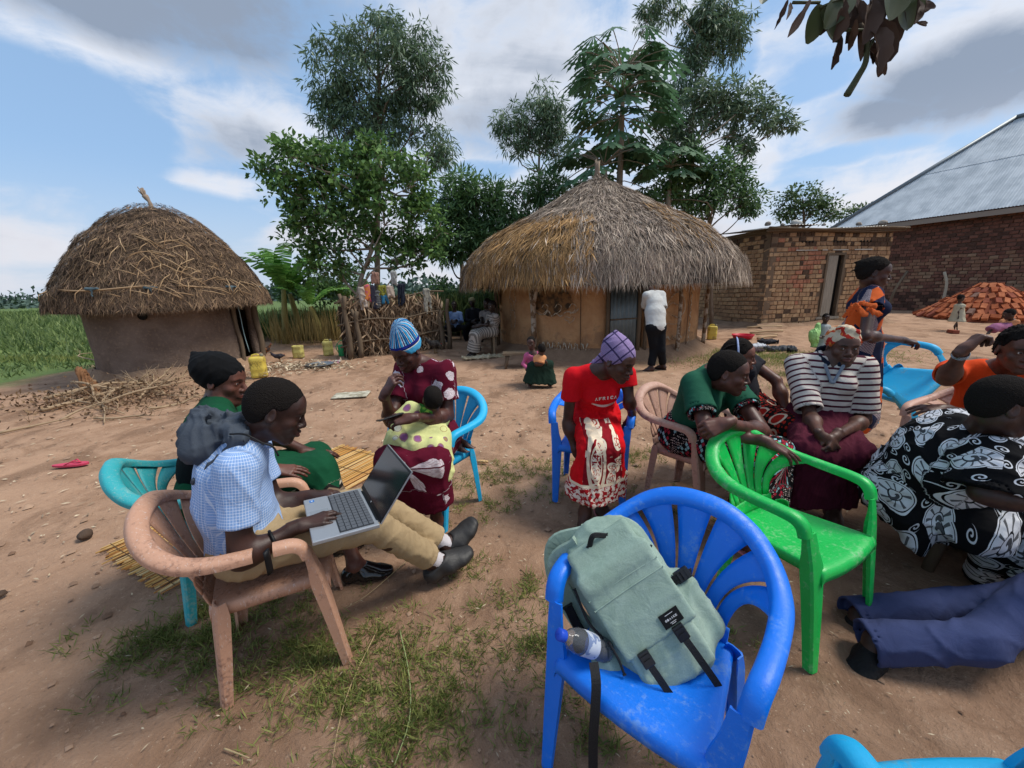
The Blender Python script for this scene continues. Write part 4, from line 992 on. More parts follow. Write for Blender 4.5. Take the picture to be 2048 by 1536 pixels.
# ------------------------------------------------ huts
def mud(name, c1, c2, stain=None):
    def fn(b):
        o = b.obj(); n = b.noise(o, 1.8, 5, .65, .6); f = b.noise(o, 22, 4, .7); x, y, z = b.sep(o)
        c = b.mix(n.sm(.3, .7), lin(c1), lin(c2)); c = b.mix(f.sm(.5, .75)*.3, c, lin('#b3977c'))
        if stain: c = b.mix((b.noise(o, 3.5, 4, .6, 1)+(.55-z)*.35).sm(.52, .66)*.6, c, lin(stain))
        return c, f*.6+n*1.2
    return mat(name, fn, .95, .1, bdist=.03)
STRAW_C = {}
def straw_mat(name, cols):
    def fn(b):
        t = b.attrc('tint'); n = b.island(); return b.mix(n*.6, t, (.03, .022, .016, 1), 'MIX')
    return mat(name, lambda b: b.mix((b.island()*1.0)**2.0*.55, b.attrc('tint'), (.05, .04, .03, 1)), .9, .15)
def thatch(root, prof, n, cols, Lr, jit, W, seed, patch=None, under='#3a2f26', fringe=1.0, sag=0.06, kind='stuff'):
    """prof: (radius, height) from the tip to the eave"""
    r = np.random.default_rng(seed); prof = np.array(prof, float); nn = 48; Pg = []
    wob = lambda a, t: 1+.03*np.sin(a*3+seed)+.02*np.sin(a*7+2)+.014*np.sin(a*13+t*9)
    for t in np.linspace(0, 1, 16):
        R_ = np.interp(t, np.linspace(0, 1, len(prof)), prof[:, 0]); z = np.interp(t, np.linspace(0, 1, len(prof)), prof[:, 1])
        Pg.append([(R_*wob(a, t)*.975*math.cos(a), R_*wob(a, t)*.975*math.sin(a), z-.03+.03*math.sin(a*2+1)*t) for a in np.linspace(0, 2*PI, nn, endpoint=False)])
    mb = MB(); mb.grid(Pg, close=True); mb.build('thatch_base', mat('thatch_under', under, .95), root)
    cum = np.concatenate([[0], np.cumsum(np.hypot(np.diff(prof[:, 0]), np.diff(prof[:, 1])))]); tot = cum[-1]
    # area-weighted sampling along the slope
    s = np.sqrt(r.uniform(0.0004, 1, n)); s = np.where(r.uniform(size=n) < .16*fringe, r.uniform(.93, 1.0, n), s)
    Rr = np.interp(s*tot, cum, prof[:, 0]); Z = np.interp(s*tot, cum, prof[:, 1]); R2 = np.interp(np.minimum(s+.02, 1)*tot, cum, prof[:, 0]); Z2 = np.interp(np.minimum(s+.02, 1)*tot, cum, prof[:, 1])
    m = s > .98; R2[m] = Rr[m]+prof[-1, 0]-prof[-2, 0]; Z2[m] = Z[m]+prof[-1, 1]-prof[-2, 1]
    a = r.uniform(0, 2*PI, n); lump = fbm2(a*Rr*1.4, s*tot*2.0, 1.6, seed)-.5
    w = wob(a, s); er = np.stack([np.cos(a), np.sin(a), 0*a], 1); et = np.stack([-np.sin(a), np.cos(a), 0*a], 1); ez = np.array([0, 0, 1.])
    sl = er*(R2-Rr)[:, None]+ez*(Z2-Z)[:, None]; sl /= np.linalg.norm(sl, axis=1)[:, None]; nr = np.cross(et, sl); nr *= np.sign((nr@ez)+1e-6)[:, None]
    C_ = er*(Rr*w)[:, None]+ez*Z[:, None]+nr*(.02+lump*.10+r.uniform(-.01, .035, n))[:, None]; C_[:, 2] += .03*np.sin(a*2+1)*s
    ja = r.normal(size=n)*jit*(1+r.uniform(size=n)**3*1.5); D_ = sl*np.cos(ja)[:, None]+et*np.sin(ja)[:, None]+nr*(r.normal(size=n)*.10+.03)[:, None]
    L = Lr*r.uniform(.5, 1.3, n)*np.clip(Rr/.8, .35, 1); D_[s > .9] += np.array([0, 0, -.35])*fringe*.6
    C_ -= D_*L[:, None]*.45
    V, Fq = leaves(C_, D_, nr+r.normal(size=(n, 3))*.3, L, W*r.uniform(.6, 1.4, n), .1, .5)
    cc = np.array([lin(c)[:3] for c in cols]); ci = r.integers(0, len(cols), n)
    if patch is not None: ci2 = patch(a, s, r.uniform(size=n)); ok = ci2 >= 0; ci[ok] = ci2[ok]
    cv = cc[ci]*r.uniform(.6, 1.25, n)[:, None]*(1+lump*.9)[:, None].clip(.5, 1.5)
    o = meshobj('thatch', V, Fq, straw_mat('straw', None), root, smooth=False, kind=kind)
    at = o.data.attributes.new('tint', 'FLOAT_COLOR', 'POINT'); q = np.ones((n, 4, 4), np.float32); q[:, :, :3] = cv[:, None, :]; at.data.foreach_set('color', q.ravel()); return o
# --- painted round hut
HC = np.array([2.3, 10.65]); HR = 2.58; HDIR = math.atan2(-HC[1], -HC[0])     # angle from hut to camera
hut = thing('round_hut', 'larger round hut with painted ochre walls and a wide grey and golden thatched roof', 'hut', (HC[0], HC[1], 0))
OCH = mud('ochre_mud', '#a67a56', '#c2986e', '#8d7058')
cor_th = [HDIR+x for x in (-1.72, -1.05, -.52, -.10, .30, .62, 1.2, 1.9, 2.6, 3.3, 3.9)]
def wallpt(a, z, e=0): return np.array([(HR+e)*math.cos(a), (HR+e)*math.sin(a), z])
door_a0, door_a1 = HDIR+.115, HDIR+.40; DZ = 1.62
def wallgrid(a0, a1, z0, z1, n=10):
    return [[wallpt(a, z, .02*math.sin(a*9+z*3)+.015*math.sin(z*5+a*4)) for a in np.linspace(a0, a1, n)] for z in np.linspace(z0, z1, 10)]
mb = MB(); mb.grid(wallgrid(door_a1, door_a0+2*PI, -.05, 1.95, 64)); mb.grid(wallgrid(door_a0, door_a1, DZ, 1.95, 6)); solid(mb.build('wall', OCH, hut), .18)
mb = MB(); mb.grid([[wallpt(a, z, e) for a in np.linspace(0, 2*PI, 60)] for z, e in ((.22, .0), (.14, .12), (.04, .30), (-.06, .55))]); mb.build('earth_footing', mud('footing', '#7d6350', '#9a7f68'), hut)
GW = (0, 1); cols = ['#97867a', '#ac9b8b', '#7b6c60', '#bfae9c', '#a98458', '#bf9766', '#937048']
def patch(a, s, u):
    d = (a-HDIR+PI) % (2*PI)-PI; out = np.full(len(a), -1)
    edge = .04*np.sin(a*23)+.03*np.sin(a*41)
    p1 = (d > -1.3) & (s > .52+edge) & (u < .92*np.clip((-.06+edge*1.5-d)/.10, 0, 1)*np.clip((s-.5)/.12, 0, 1)*np.clip((d+1.35)/.6, 0, 1)); out[p1] = 4+(u[p1]*97 % 3).astype(int)
    p2 = (d > .55) & (s > .42) & (s < .8+edge) & (u < .35); out[p2] = 4+(u[p2]*97 % 3).astype(int)
    m = (out < 0); out[m] = (u[m]*977 % 4).astype(int); return out
prof_r = [(.02, 4.22), (.33, 4.00), (.85, 3.70), (1.5, 3.30), (2.15, 2.96), (2.7, 2.62), (3.12, 2.24), (3.36, 1.90), (3.46, 1.56)]
thatch(hut, prof_r, 56000, cols, .42, .24, .0145, 3, patch)
mb = MB(); mb.tube([(0, 0, 4.1), (0, 0, 4.35), (.01, 0, 4.52)], [.10, .055, .05], 8)
for k in range(26):
    a = rng.uniform(0, 6.28); mb.tube([(.05*math.cos(a), .05*math.sin(a), 4.2), (.055*math.cos(a), .055*math.sin(a), 4.5+rng.uniform(-.05, .08))], .009, 4)
mb.build('finial', mat('finial_straw', '#8d7c6c', .9), hut)
# door of corrugated sheet
dr = MB(); N_ = 40; G_ = []
for z in (0, DZ*.45, DZ*.45+.02, DZ-.02): G_.append([wallpt(door_a0+(door_a1-door_a0)*.03+(door_a1-door_a0)*.80*i/N_, z+.05, .03+.011*math.sin(i*1.1)) for i in range(N_+1)])
dr.grid(G_); door = dr.build('door', mat('grey_iron_sheet', lambda b: (b.mix(b.noise(b.obj(), 6, 5), lin('#4d5658'), lin('#7f8a8c')), b.noise(b.obj(), 20, 3)*.2, .45), .45, .5, metal=.4), hut); solid(door, .004)
mb = MB(); mb.tube([wallpt(door_a0+.01, .82, .05), wallpt(door_a0+.23, .84, .05)], .016, 5); mb.build('batten', mat('old_wood', lambda b: (b.mix(b.noise(b.scale(b.obj(), (1, 1, .2)), 18, 5), lin('#4c4136'), lin('#7a6a58')), b.noise(b.scale(b.obj(), (1, 1, .15)), 40, 4)), .9, .1, bdist=.006), door)
WOOD = _M['old_wood']
for a in (door_a0-.012, door_a1+.012, door_a0+.83*(door_a1-door_a0)):
    mb = MB(); mb.tube([wallpt(a, -.05, .04), wallpt(a+.004, .9, .05), wallpt(a, 1.75, .04)], [.045, .04, .045], 6); mb.build('door_post', WOOD, hut)
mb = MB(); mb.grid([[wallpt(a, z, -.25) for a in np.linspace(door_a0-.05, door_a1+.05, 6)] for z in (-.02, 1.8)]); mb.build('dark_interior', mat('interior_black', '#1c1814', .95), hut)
# forked roof posts against the wall
for a, l in ((HDIR-.50, 'forked whitewashed post by the crouching children'), (HDIR-1.06, None), (HDIR+.70, None), (HDIR+1.22, None)):
    mb = MB(); fk = a == HDIR-.50
    mb.tube([wallpt(a, -.05, .16), wallpt(a+.005, .7, .16), wallpt(a, 1.2, .17), wallpt(a-.03, 1.75, .2)], [.075, .062, .055, .045] if fk else [.05, .04, .04, .035], 7)
    if fk: mb.tube([wallpt(a, 1.0, .16), wallpt(a+.04, 1.35, .22), wallpt(a+.075, 1.75, .25)], [.05, .045, .04], 6)
    mb.build('roof_post', mat('whitewashed_post', lambda b: b.mix(b.noise(b.obj(), 7, 4, .7).sm(.46, .54), lin('#6f563f'), lin('#a89b8b')), .9) if fk or a > HDIR+.6 else WOOD, hut, label=l)
# chalk-white wall paintings, each a thin raised line of paint
CH = mat('white_wash', lambda b: b.mix(b.noise(b.obj(), 16, 4).sm(.4, .62), lin('#b3a794'), lin('#8d6f50')), .95); SOOT = mat('black_wash', lambda b: b.mix(b.noise(b.obj(), 9, 4).sm(.35, .6), lin('#3f3428'), lin('#7b5a3a')), .95)
def paint(pts, w=.022, m=None, closed=False):
    n = len(pts); P_ = np.array([wallpt(HDIR+a, z, .055) for a, z in pts]); T = np.gradient(P_, axis=0); T /= np.linalg.norm(T, axis=1)[:, None]+1e-9; R_ = P_*np.array([1, 1, 0]); R_ /= np.linalg.norm(R_, axis=1)[:, None]; S_ = np.cross(T, R_)
    mb = MB(); mb.grid([P_-S_*w/2, P_+S_*w/2]); o = mb.build('painted_line', m or CH, hut); solid(o, .004, 1)
def fillp(pts, m):
    P_ = [wallpt(HDIR+a, z, .050) for a, z in pts]; c = np.mean(P_, axis=0); c = c/np.linalg.norm(c[:2])*(HR+.050)*np.array([1, 1, 0])+np.array([0, 0, c[2]]); o = meshobj('painted_panel', [c]+P_, [(0, i+1, (i+1) % len(P_)+1) for i in range(len(P_))], m, hut, False); solid(o, .003, 1)
fillp([(-.36+.18*math.cos(t)*1.0, 1.22+.30*math.sin(t)+.03*math.sin(5*t)) for t in np.linspace(0, 2*PI, 22, endpoint=False)], SOOT)
paint(catmull([(-.50, 1.62), (-.53, 1.35), (-.54, 1.12), (-.50, .98), (-.42, .93), (-.38, 1.02), (-.345, .90), (-.31, .97), (-.27, .9), (-.22, 1.0), (-.16, .97), (-.12, 1.06)], 40), .024)
for k in range(3):
    c = -.44+k*.12; paint(catmull([(c, 1.08), (c+.025, 1.16), (c+.055, 1.12), (c+.05, 1.03), (c+.01, .95)], 14), .018)
paint(catmull([(-.20, .80), (-.235, .84), (-.22, .90), (-.195, .87), (-.17, .90), (-.155, .84), (-.195, .76), (-.20, .80)], 16), .012)
for s in (-1, 1): paint(catmull([(-.80+s*.05, 1.7), (-.80+s*.03, 1.45), (-.80+s*.055, 1.25), (-.80+s*.02, 1.1), (-.80+s*.04, .8), (-.80+s*.01, .55)], 18), .016)
paint([(-.84, 1.02), (-.76, 1.0)], .016); paint([(-.84, 1.3), (-.77, 1.2)], .014)
for k in range(9):
    c = -.47+k*.048; paint([(c, .32), (c+.018, .13), (c+.040, .34)], .03)
for k in range(6):
    c = -1.30+k*.06; paint([(c, .50), (c+.03, .40), (c+.055, .48)], .022)
for k in range(7):
    c = .46+k*.05; paint([(c, .34), (c+.02, .42), (c+.045, .33)], .03)
fillp([(-1.13+.045*math.cos(t), 1.35+.26*math.sin(t)) for t in np.linspace(0, 2*PI, 14, endpoint=False)], SOOT); fillp([(-1.13+.05*math.cos(t), .98+.07*math.sin(t)) for t in np.linspace(0, 2*PI, 4, endpoint=False)], SOOT)
paint(catmull([(.55, .62), (.58, .9), (.63, 1.2), (.72, 1.34), (.8, 1.2), (.82, .95), (.75, .8), (.66, .86)], 22), .022)
paint(catmull([(.60, 1.0), (.66, 1.12), (.73, 1.06), (.78, 1.16)], 10), .018); paint([(.55, .66), (.62, .69), (.70, .66), (.79, .70)], .012)
for k in range(10):
    z = .2+k*.16; paint([(.905, z), (.93, z+.08), (.905, z+.15)], .035)
for a in (-.545, -.105, .875): paint([(a, z) for z in np.linspace(.05, 1.8, 9)], .02, mat('dark_mud', '#5e4734', .95))
# --- small mud kitchen hut
KC = np.array([-7.08, 8.35]); KR = 1.36; KD = math.atan2(-KC[1], -KC[0])
kh = thing('mud_hut', 'small grey mud hut with a shaggy brown thatch dome and a dark open doorway', 'hut', (KC[0], KC[1], 0))
GM = mud('grey_mud', '#63544a', '#7a6a5f')
kd0, kd1 = KD+.72, KD+1.24
def kpt(a, z, e=0): return np.array([(KR+e)*math.cos(a), (KR+e)*math.sin(a), z])
mb = MB()
def kgrid(a0, a1, z0, z1, n): return [[kpt(a, z, .05*(1.5-z)*.6+.02*math.sin(a*7+z*4)+.02*math.sin(a*3)) for a in np.linspace(a0, a1, n)] for z in np.linspace(z0, z1, 10)]
mb.grid(kgrid(kd1, kd0+2*PI, -.05, 1.6, 50)); mb.grid(kgrid(kd0, kd1, 1.45, 1.6, 5)); solid(mb.build('wall', GM, kh), .16)
mb = MB(); mb.grid([[kpt(a, z, e) for a in np.linspace(0, 2*PI, 50)] for z, e in ((.25, .04), (.10, .14), (-.06, .38))]); mb.build('earth_footing', mud('footing', '#7d6350', '#9a7f68'), kh)
mb = MB(); mb.lathe([(0.001, 0), (.07, 0), (.075, .01)], n=14); o = mb.build('peep_hole', mat('interior_black', '#1c1814', .95), kh); c = kpt(KD-.33, 1.22, .075); o.location = c; o.rotation_euler = (0, PI/2, KD-.33)
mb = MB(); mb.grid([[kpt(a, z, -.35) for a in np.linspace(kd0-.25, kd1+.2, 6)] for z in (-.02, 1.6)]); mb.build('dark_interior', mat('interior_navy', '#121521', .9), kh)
for a, rr in ((kd0-.02, .04), (kd1+.03, .07), (kd1+.10, .05)):
    mb = MB(); mb.tube(catmull([kpt(a, -.05, .03), kpt(a+.01, .5, .07), kpt(a-.01, 1.0, .04), kpt(a+.01, 1.55, .05)], 8), rr, 6); mb.build('door_post', WOOD, kh)
prof_k = [(.02, 3.32), (.32, 3.24), (.70, 3.00), (1.08, 2.62), (1.38, 2.18), (1.59, 1.78), (1.73, 1.52), (1.78, 1.34)]
kc = ['#625043', '#7a6453', '#4c3f35', '#8a7159', '#6c594a', '#9f8468']
thatch(kh, prof_k, 40000, kc, .24, .50, .0105, 9, None, '#2c231c', 1.2)
r2 = np.random.default_rng(4); mb = MB()
for k in range(80):       # pale stalks thrown on the roof
    s = r2.uniform(.45, .88); a = KD+r2.normal()*.42+.15; Rr = np.interp(s, np.linspace(0, 1, 8), [p[0] for p in prof_k]); z = np.interp(s, np.linspace(0, 1, 8), [p[1] for p in prof_k])
    c = np.array([Rr*math.cos(a)*1.05, Rr*math.sin(a)*1.05, z+.06]); t = np.array([-math.sin(a), math.cos(a), 0]); sl = norm([math.cos(a)*.6, math.sin(a)*.6, -.8]); d = norm(t*r2.normal()*.9+sl*r2.uniform(.3, 1)); L = r2.uniform(.15, .42)
    mb.tube([c-d*L/2, c+norm([math.cos(a), math.sin(a), .3])*.03+np.cross(d, t)*.02, c+d*L/2], .007, 4)
mb.build('roof_stalks', mat('pale_stalk', lambda b: b.mix(b.island(), lin('#b59a78'), lin('#8a6e50')), .9), kh, kind='stuff')
for z, R_ in ((1.70, 1.69),):
    mb = MB(); mb.tube([(R_*math.cos(a), R_*math.sin(a), z+.03*math.sin(a*5)) for a in np.linspace(KD-1.1, KD+1.1, 24)], .016, 5); mb.build('binding_pole', mat('pole_wood', '#9a8062', .9), kh)
rag = mat('blue_rag', lambda b: b.mix(b.noise(b.obj(), 20, 4), lin('#5b7077'), lin('#3f4f58')), .9)
for a in (KD-.62, KD-.15, KD+.55, KD+.98):
    S = Sdf(); c = np.array([1.72*math.cos(a), 1.72*math.sin(a), 1.70]); t = np.array([-math.sin(a), math.cos(a), 0])
    S.cap(c-t*.08, c+t*.09, .03, .022); S.cap(c, c+np.array([.02*math.cos(a), .02*math.sin(a), -.12]), .02, .012)
    garment('tied_rag', kh, S, rag, .015, folds(.012, .05, int(a*10) % 7)).parent = kh
    o = kh.children[-1]; o.matrix_parent_inverse = Matrix.Identity(4)
mb = MB(); mb.tube(catmull([kpt(kd0-.03, 1.62, .12), kpt(kd0-.01, 1.2, .16), kpt(kd0+.01, .75, .14), kpt(kd0+.03, .35, .16)], 10), .012, 5, flat=.4); mb.build('hanging_strip', mat('pale_blue_strip', '#7f989c', .8), kh)
mb = MB(); mb.tube(catmull([(0, 0, 3.25), (-.02, 0, 3.38), (-.09, .01, 3.50)], 6), [.06, .035, .035, .03, .045, .055], 7)
for k in range(20): a = r2.uniform(0, 6.28); mb.tube([(-.06, 0, 3.42), (-.12+.05*math.cos(a), .05*math.sin(a), 3.62+r2.uniform(-.04, .04))], .008, 4)
mb.build('finial', mat('finial_straw', '#8d7c6c', .9), kh)
# ------------------------------------------------ brick buildings
def brick_mats(pref, cols):
    out = []
    for i, (c, d) in enumerate(cols):
        out.append(mat('%s_brick_%s' % (pref, 'abcdefgh'[i]), (lambda c, d: (lambda b: (b.mix(b.noise(b.vadd(b.obj(), b.comb(b.rnd()*9.0, b.rnd()*5.0, 0.0)), 6, 4).sm(.3, .7), lin(c), lin(d)), b.noise(b.obj(), 60, 3)*.5)))(c, d), .95, .08, bdist=.006))
    return out
def brick_mesh(L, D_, H_, seed, m, bev=.012):
    r = np.random.default_rng(seed); V = []
    hx, hy, hz = L/2, D_/2, H_/2; b = bev
    for x, y, z in [(a, c, d) for a in (-1, 1) for c in (-1, 1) for d in (-1, 1)]:
        j = r.uniform(-.006, .006, 3); V.append((x*(hx-b), y*hy, z*(hz-b)))
    # front face (y=-hy) inset, sides full: 12-vertex bevelled front
    front = [(-hx+b, -hy, -hz+b), (hx-b, -hy, -hz+b), (hx-b, -hy, hz-b), (-hx+b, -hy, hz-b)]; rim = [(-hx, -hy+b, -hz), (hx, -hy+b, -hz), (hx, -hy+b, hz), (-hx, -hy+b, hz)]; back = [(-hx, hy, -hz), (hx, hy, -hz), (hx, hy, hz), (-hx, hy, hz)]
    V = np.array(front+rim+back)+r.uniform(-.007, .007, (12, 3))
    F = [(0, 1, 2, 3)]+[(i, i+4, (i+1) % 4+4, (i+1) % 4) for i in range(4)]+[(i+4, i+8, (i+1) % 4+8, (i+1) % 4+4) for i in range(4)]+[(11, 10, 9, 8)]
    me = bpy.data.meshes.new('brick'); me.from_pydata([tuple(v) for v in V], [], F); me.materials.append(m); me.update(); return me
def brick_wall(root, A, d, L, H_, mats, bl=.262, bh=.142, holes=(), face=None, n_obj=300, seed=1, wav=.004, weights=None, wname='wall', mortar=None, header=False):
    """wall from A along unit d (left to right seen from outside), outward normal n; near bricks are objects, the rest one piece"""
    r = np.random.default_rng(seed); A = np.array([A[0], A[1], 0.]); d = np.array([d[0], d[1], 0.]); n = np.array([d[1], -d[0], 0.])
    Rm = np.array([d, -n, [0, 0, 1]]).T; core = MB(); cells = []
    rows = int(H_/bh)
    for j in range(rows):
        x = -(j % 2)*bl*.5; 
        while x < L-.02:
            w = bl*(.52 if header and r.uniform() < .5 else 1)*r.uniform(.94, 1.05); x0, x1 = max(x, 0), min(x+w, L); x += w
            if x1-x0 < .05: continue
            zc = (j+.5)*bh+.02*math.sin(x0*1.3+j*.3); xc = (x0+x1)/2
            if any(h[0]-.06 < xc < h[1]+.06 and h[2] < zc < h[3] for h in holes): continue
            cells.append((xc, zc, x1-x0, j))
    pr = []
    for i, (xc, zc, w, j) in enumerate(cells):
        p = A+d*xc+np.array([0, 0, zc]); rel = p-[0, 0, CAM_H]; t = rel@_f; px = 1024+FPX*(rel@_r)/max(t, .1); py = 768-FPX*(rel@_u)/max(t, .1)
        vis = (t > 0 and 0 < px < 2048 and (face is None or face(px, py))); pr.append((-(1/max(t, .1)) if vis else 9, i))
    keep = set(i for k, i in sorted(pr)[:n_obj] if k < 0)
    base = {}; W = []
    for mi, m in enumerate(mats): base[mi] = [brick_mesh(bl-.022, .11, bh-.024, mi*7+k, m) for k in range(3)]
    wt = weights if weights is not None else (lambda xc, zc, u: int(u*len(mats)))
    stuff = [MB() for _ in mats]
    for i, (xc, zc, w, j) in enumerate(cells):
        mi = wt(xc, zc, r.uniform()); dep = r.uniform(-.010, .008); c = A+d*xc-n*(.055-dep)+np.array([0, 0, zc]); tilt = r.normal()*.012
        if i in keep:
            o = bpy.data.objects.new('brick', base[mi][i % 3]); COL.objects.link(o); M = Matrix(((Rm[0, 0], Rm[0, 1], 0, c[0]), (Rm[1, 0], Rm[1, 1], 0, c[1]), (0, 0, 1, c[2]), (0, 0, 0, 1)))
            o.parent = root; o.matrix_local = pworld(root).inverted() @ M @ Matrix.Rotation(tilt, 4, 'Y') @ Matrix.Diagonal((w/bl, 1, 1, 1))
        else: stuff[mi].box(c, ((w-.022)/2, .055, (bh-.024)/2), Rm, jit=.006)
    for mi, s in enumerate(stuff):
        if s.n: s.build('bricks', mats[mi], root, False, world=True, kind='stuff')
    mo = MB(); th = .22
    xs = [0.]+[q for h in holes for q in (h[0], h[1])]+[L]
    for a, b2 in zip(xs[:-1], xs[1:]):
        hh = [h for h in holes if abs(h[0]-a) < 1e-6]
        if hh: 
            h = hh[0]
            if h[2] > 0: mo.box(A+d*(a+b2)/2-n*(.028+th/2)+np.array([0, 0, h[2]/2]), ((b2-a)/2, th/2, h[2]/2), Rm)
            mo.box(A+d*(a+b2)/2-n*(.028+th/2)+np.array([0, 0, (h[3]+H_)/2]), ((b2-a)/2, th/2, (H_-h[3])/2), Rm)
        else: mo.box(A+d*(a+b2)/2-n*(.028+th/2)+np.array([0, 0, H_/2-.03]), ((b2-a)/2, th/2, H_/2+.03), Rm)
    mo.build(wname, mortar, root, False, world=True)
BA = np.array([8.30, 12.80]); th = math.radians(10); RD = np.array([math.cos(th), math.sin(th)]); LD = np.array([-math.sin(th), math.cos(th)])
bh_ = thing('brick_outbuilding', 'low flat-roofed yellowish brick hut with a plank door, beside the painted round hut', 'brick hut', (BA[0], BA[1], 0))
bm = brick_mats('yellow', [('#a98a68', '#93745a'), ('#b29472', '#9c7e60'), ('#9c7d60', '#866a52'), ('#a8755c', '#8c5f4c'), ('#5d4a3c', '#473a31')])
def wt_r(x, z, u):
    red = math.exp(-((x-1.5)/.6)**2-((z-1.9)/.7)**2)
    if u < red*.7: return 3
    if z > 2.55 and u > .45: return 4
    if u > .965: return 4
    return int(((u*7.31) % 1)*3)
MORT = mat('dark_mortar', lambda b: (b.mix(b.noise(b.pos(), 5, 4), lin('#5c4c3e'), lin('#7d6a58')), b.noise(b.pos(), 40, 3)), .95, .05, bdist=.01)
brick_wall(bh_, BA, RD, 4.7, 3.05, bm, holes=[(2.18, 2.92, .30, 2.35)], seed=3, weights=wt_r, mortar=MORT, face=lambda x, y: x < 1800, header=True, n_obj=190)
E_ = BA+LD*4.6
brick_wall(bh_, E_, -LD, 4.6, 3.05, bm, seed=4, weights=lambda x, z, u: 4 if (z > 2.5 and u > .5) else int(((u*7.31) % 1)*3), mortar=MORT, face=lambda x, y: x > 1400, n_obj=105)
def wbox(root, name, A, d, x0, x1, z0, z1, off, t, m, label=None, rot=0):
    d = np.array([d[0], d[1], 0.]); n = np.array([d[1], -d[0], 0.]); Rm = np.array([d, -n, [0, 0, 1]]).T
    mb = MB(); mb.box(np.array([A[0], A[1], 0])+d*(x0+x1)/2+n*(off+t/2)+np.array([0, 0, (z0+z1)/2]), ((x1-x0)/2, t/2, (z1-z0)/2), Rm, jit=.003); return mb.build(name, m, root, False, world=True, label=label)
GREYW = mat('weathered_plank', lambda b: (b.mix(b.noise(b.scale(b.obj(), (3, 3, .3)), 9, 5), lin('#6d6458'), lin('#a39a8c')), b.noise(b.scale(b.obj(), (3, 3, .2)), 30, 4)), .9, .1, bdist=.01)
for a, b2, z0, z1 in ((2.18, 2.25, .30, 2.35), (2.85, 2.92, .30, 2.35)): wbox(bh_, 'door_frame', BA, RD, a, b2, z0, z1, -.05, .07, WOOD)
wbox(bh_, 'door_frame', BA, RD, 2.25, 2.85, 2.28, 2.35, -.05, .07, WOOD)
wbox(bh_, 'door', BA, RD, 2.25, 2.62, .32, 2.27, -.03, .035, GREYW, 'half-open grey plank door leaf')
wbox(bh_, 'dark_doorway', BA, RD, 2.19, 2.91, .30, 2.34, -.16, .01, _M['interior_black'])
wbox(bh_, 'threshold', BA, RD, 2.10, 3.0, .20, .28, -.02, .06, GREYW)
for a, b2 in ((.95, 1.75), (1.95, 2.15), (2.35, 2.95), (3.2, 3.9)): wbox(bh_, 'lintel_strip', BA, RD, a, b2, 2.43, 2.455, .008, .02, mat('pale_strip', '#b9b4aa', .7))
for c in (1.35, 2.55, 3.6):
    for k in range(4): 
        mb = MB(); p = np.array([*(BA+RD*(c-.2+k*.13)), 2.70]); n3 = np.array([RD[1], -RD[0], 0]); mb.tube([p+n3*.012, p+n3*.022], .035, 6); mb.build('vent_hole', _M['interior_black'], bh_, world=True)
# sagging iron roof held down by stones
IR = mat('old_iron', lambda b: (b.mix(b.noise(b.pos(), 3, 5, .65).sm(.35, .65), lin('#8f9496'), lin('#574a42')), b.noise(b.pos(), 30, 3)*.2, .5), .5, .5, metal=.5)
for k in range(6):
    mb = MB(); G_ = []
    for j in range(3):
        row = []
        for i in range(33):
            x = -.35+k*.88+i*.88/32*1.05; y = -.18+j*1.1-(.05 if k % 2 else 0); z = 3.10+.05*math.sin(k*2.1)+.02*(k % 2)+j*.06+.014*math.sin(i*1.6)+.03*math.sin(x*1.7)
            p = BA+RD*x+LD*y; row.append((p[0], p[1], z))
        G_.append(row)
    mb.grid(G_); solid(mb.build('roof_sheet', IR, bh_, world=True), .004)
mb = MB(); r3 = np.random.default_rng(3)
for k in range(3):
    a = [(*(BA+RD*(-.3+5.3*t)-LD*(.10+.05*k)), 3.02+.03*k+.03*math.sin(t*7+k)) for t in np.linspace(0, 1, 9)]; mb = MB(); mb.tube(a, .035, 6); mb.build('roof_pole', WOOD, bh_, world=True)
mb = MB(); mb.box((*(BA+LD*2.3+RD*.1), 3.07), (.14, 2.4, .05), np.array([[RD[0], LD[0], 0], [RD[1], LD[1], 0], [0, 0, 1]])); mb.build('wall_plate', WOOD, bh_, False, world=True)
STONE = mat('stone', lambda b: (b.mix(b.noise(b.obj(), 9, 5), lin('#6f655b'), lin('#b0a79b')), b.noise(b.obj(), 30, 4)), .9, .15, bdist=.02)
def rock(name, c, s, label, cat='stone', group=None, m=None, seed=0, parent=None):
    S = Sdf(); rr = np.random.default_rng(seed)
    for _ in range(5): S.ell(rr.uniform(-.35, .35, 3)*s, s*rr.uniform(.5, .8, 3)*np.array([1, 1, .8]), k=.3*s)
    S.disp = folds(.06*s, .5*s, seed); V, Fq = surf(S, s*.16); V[:, 2] = np.maximum(V[:, 2], -.35*s); o = meshobj(name, V, Fq, m or STONE, parent, smooth=False); o.location = c
    return tag(o, label, cat, group)
for k, (x, s, l) in enumerate([(-.1, .10, 'dark stone on the brick hut roof nearest the thatch'), (.45, .07, 'small dark stone second from the thatch on the brick hut roof'), (2.0, .07, 'small stone in the middle of the brick hut roof'), (3.35, .10, 'round pale stone weighing down the brick hut roof'), (4.3, .13, 'largest pale stone at the right end of the brick hut roof')]):
    p = BA+RD*x+LD*.12; rock('stone', (p[0], p[1], 3.20+s*.4), s, l, group='stones on the brick hut roof', seed=k)
o = rock('stone', (*(BA+RD*.95+LD*.1), 3.25), .15, 'whitish block leaning up from the brick hut roof', seed=9, m=mat('white_block', '#b9b6ae', .8))
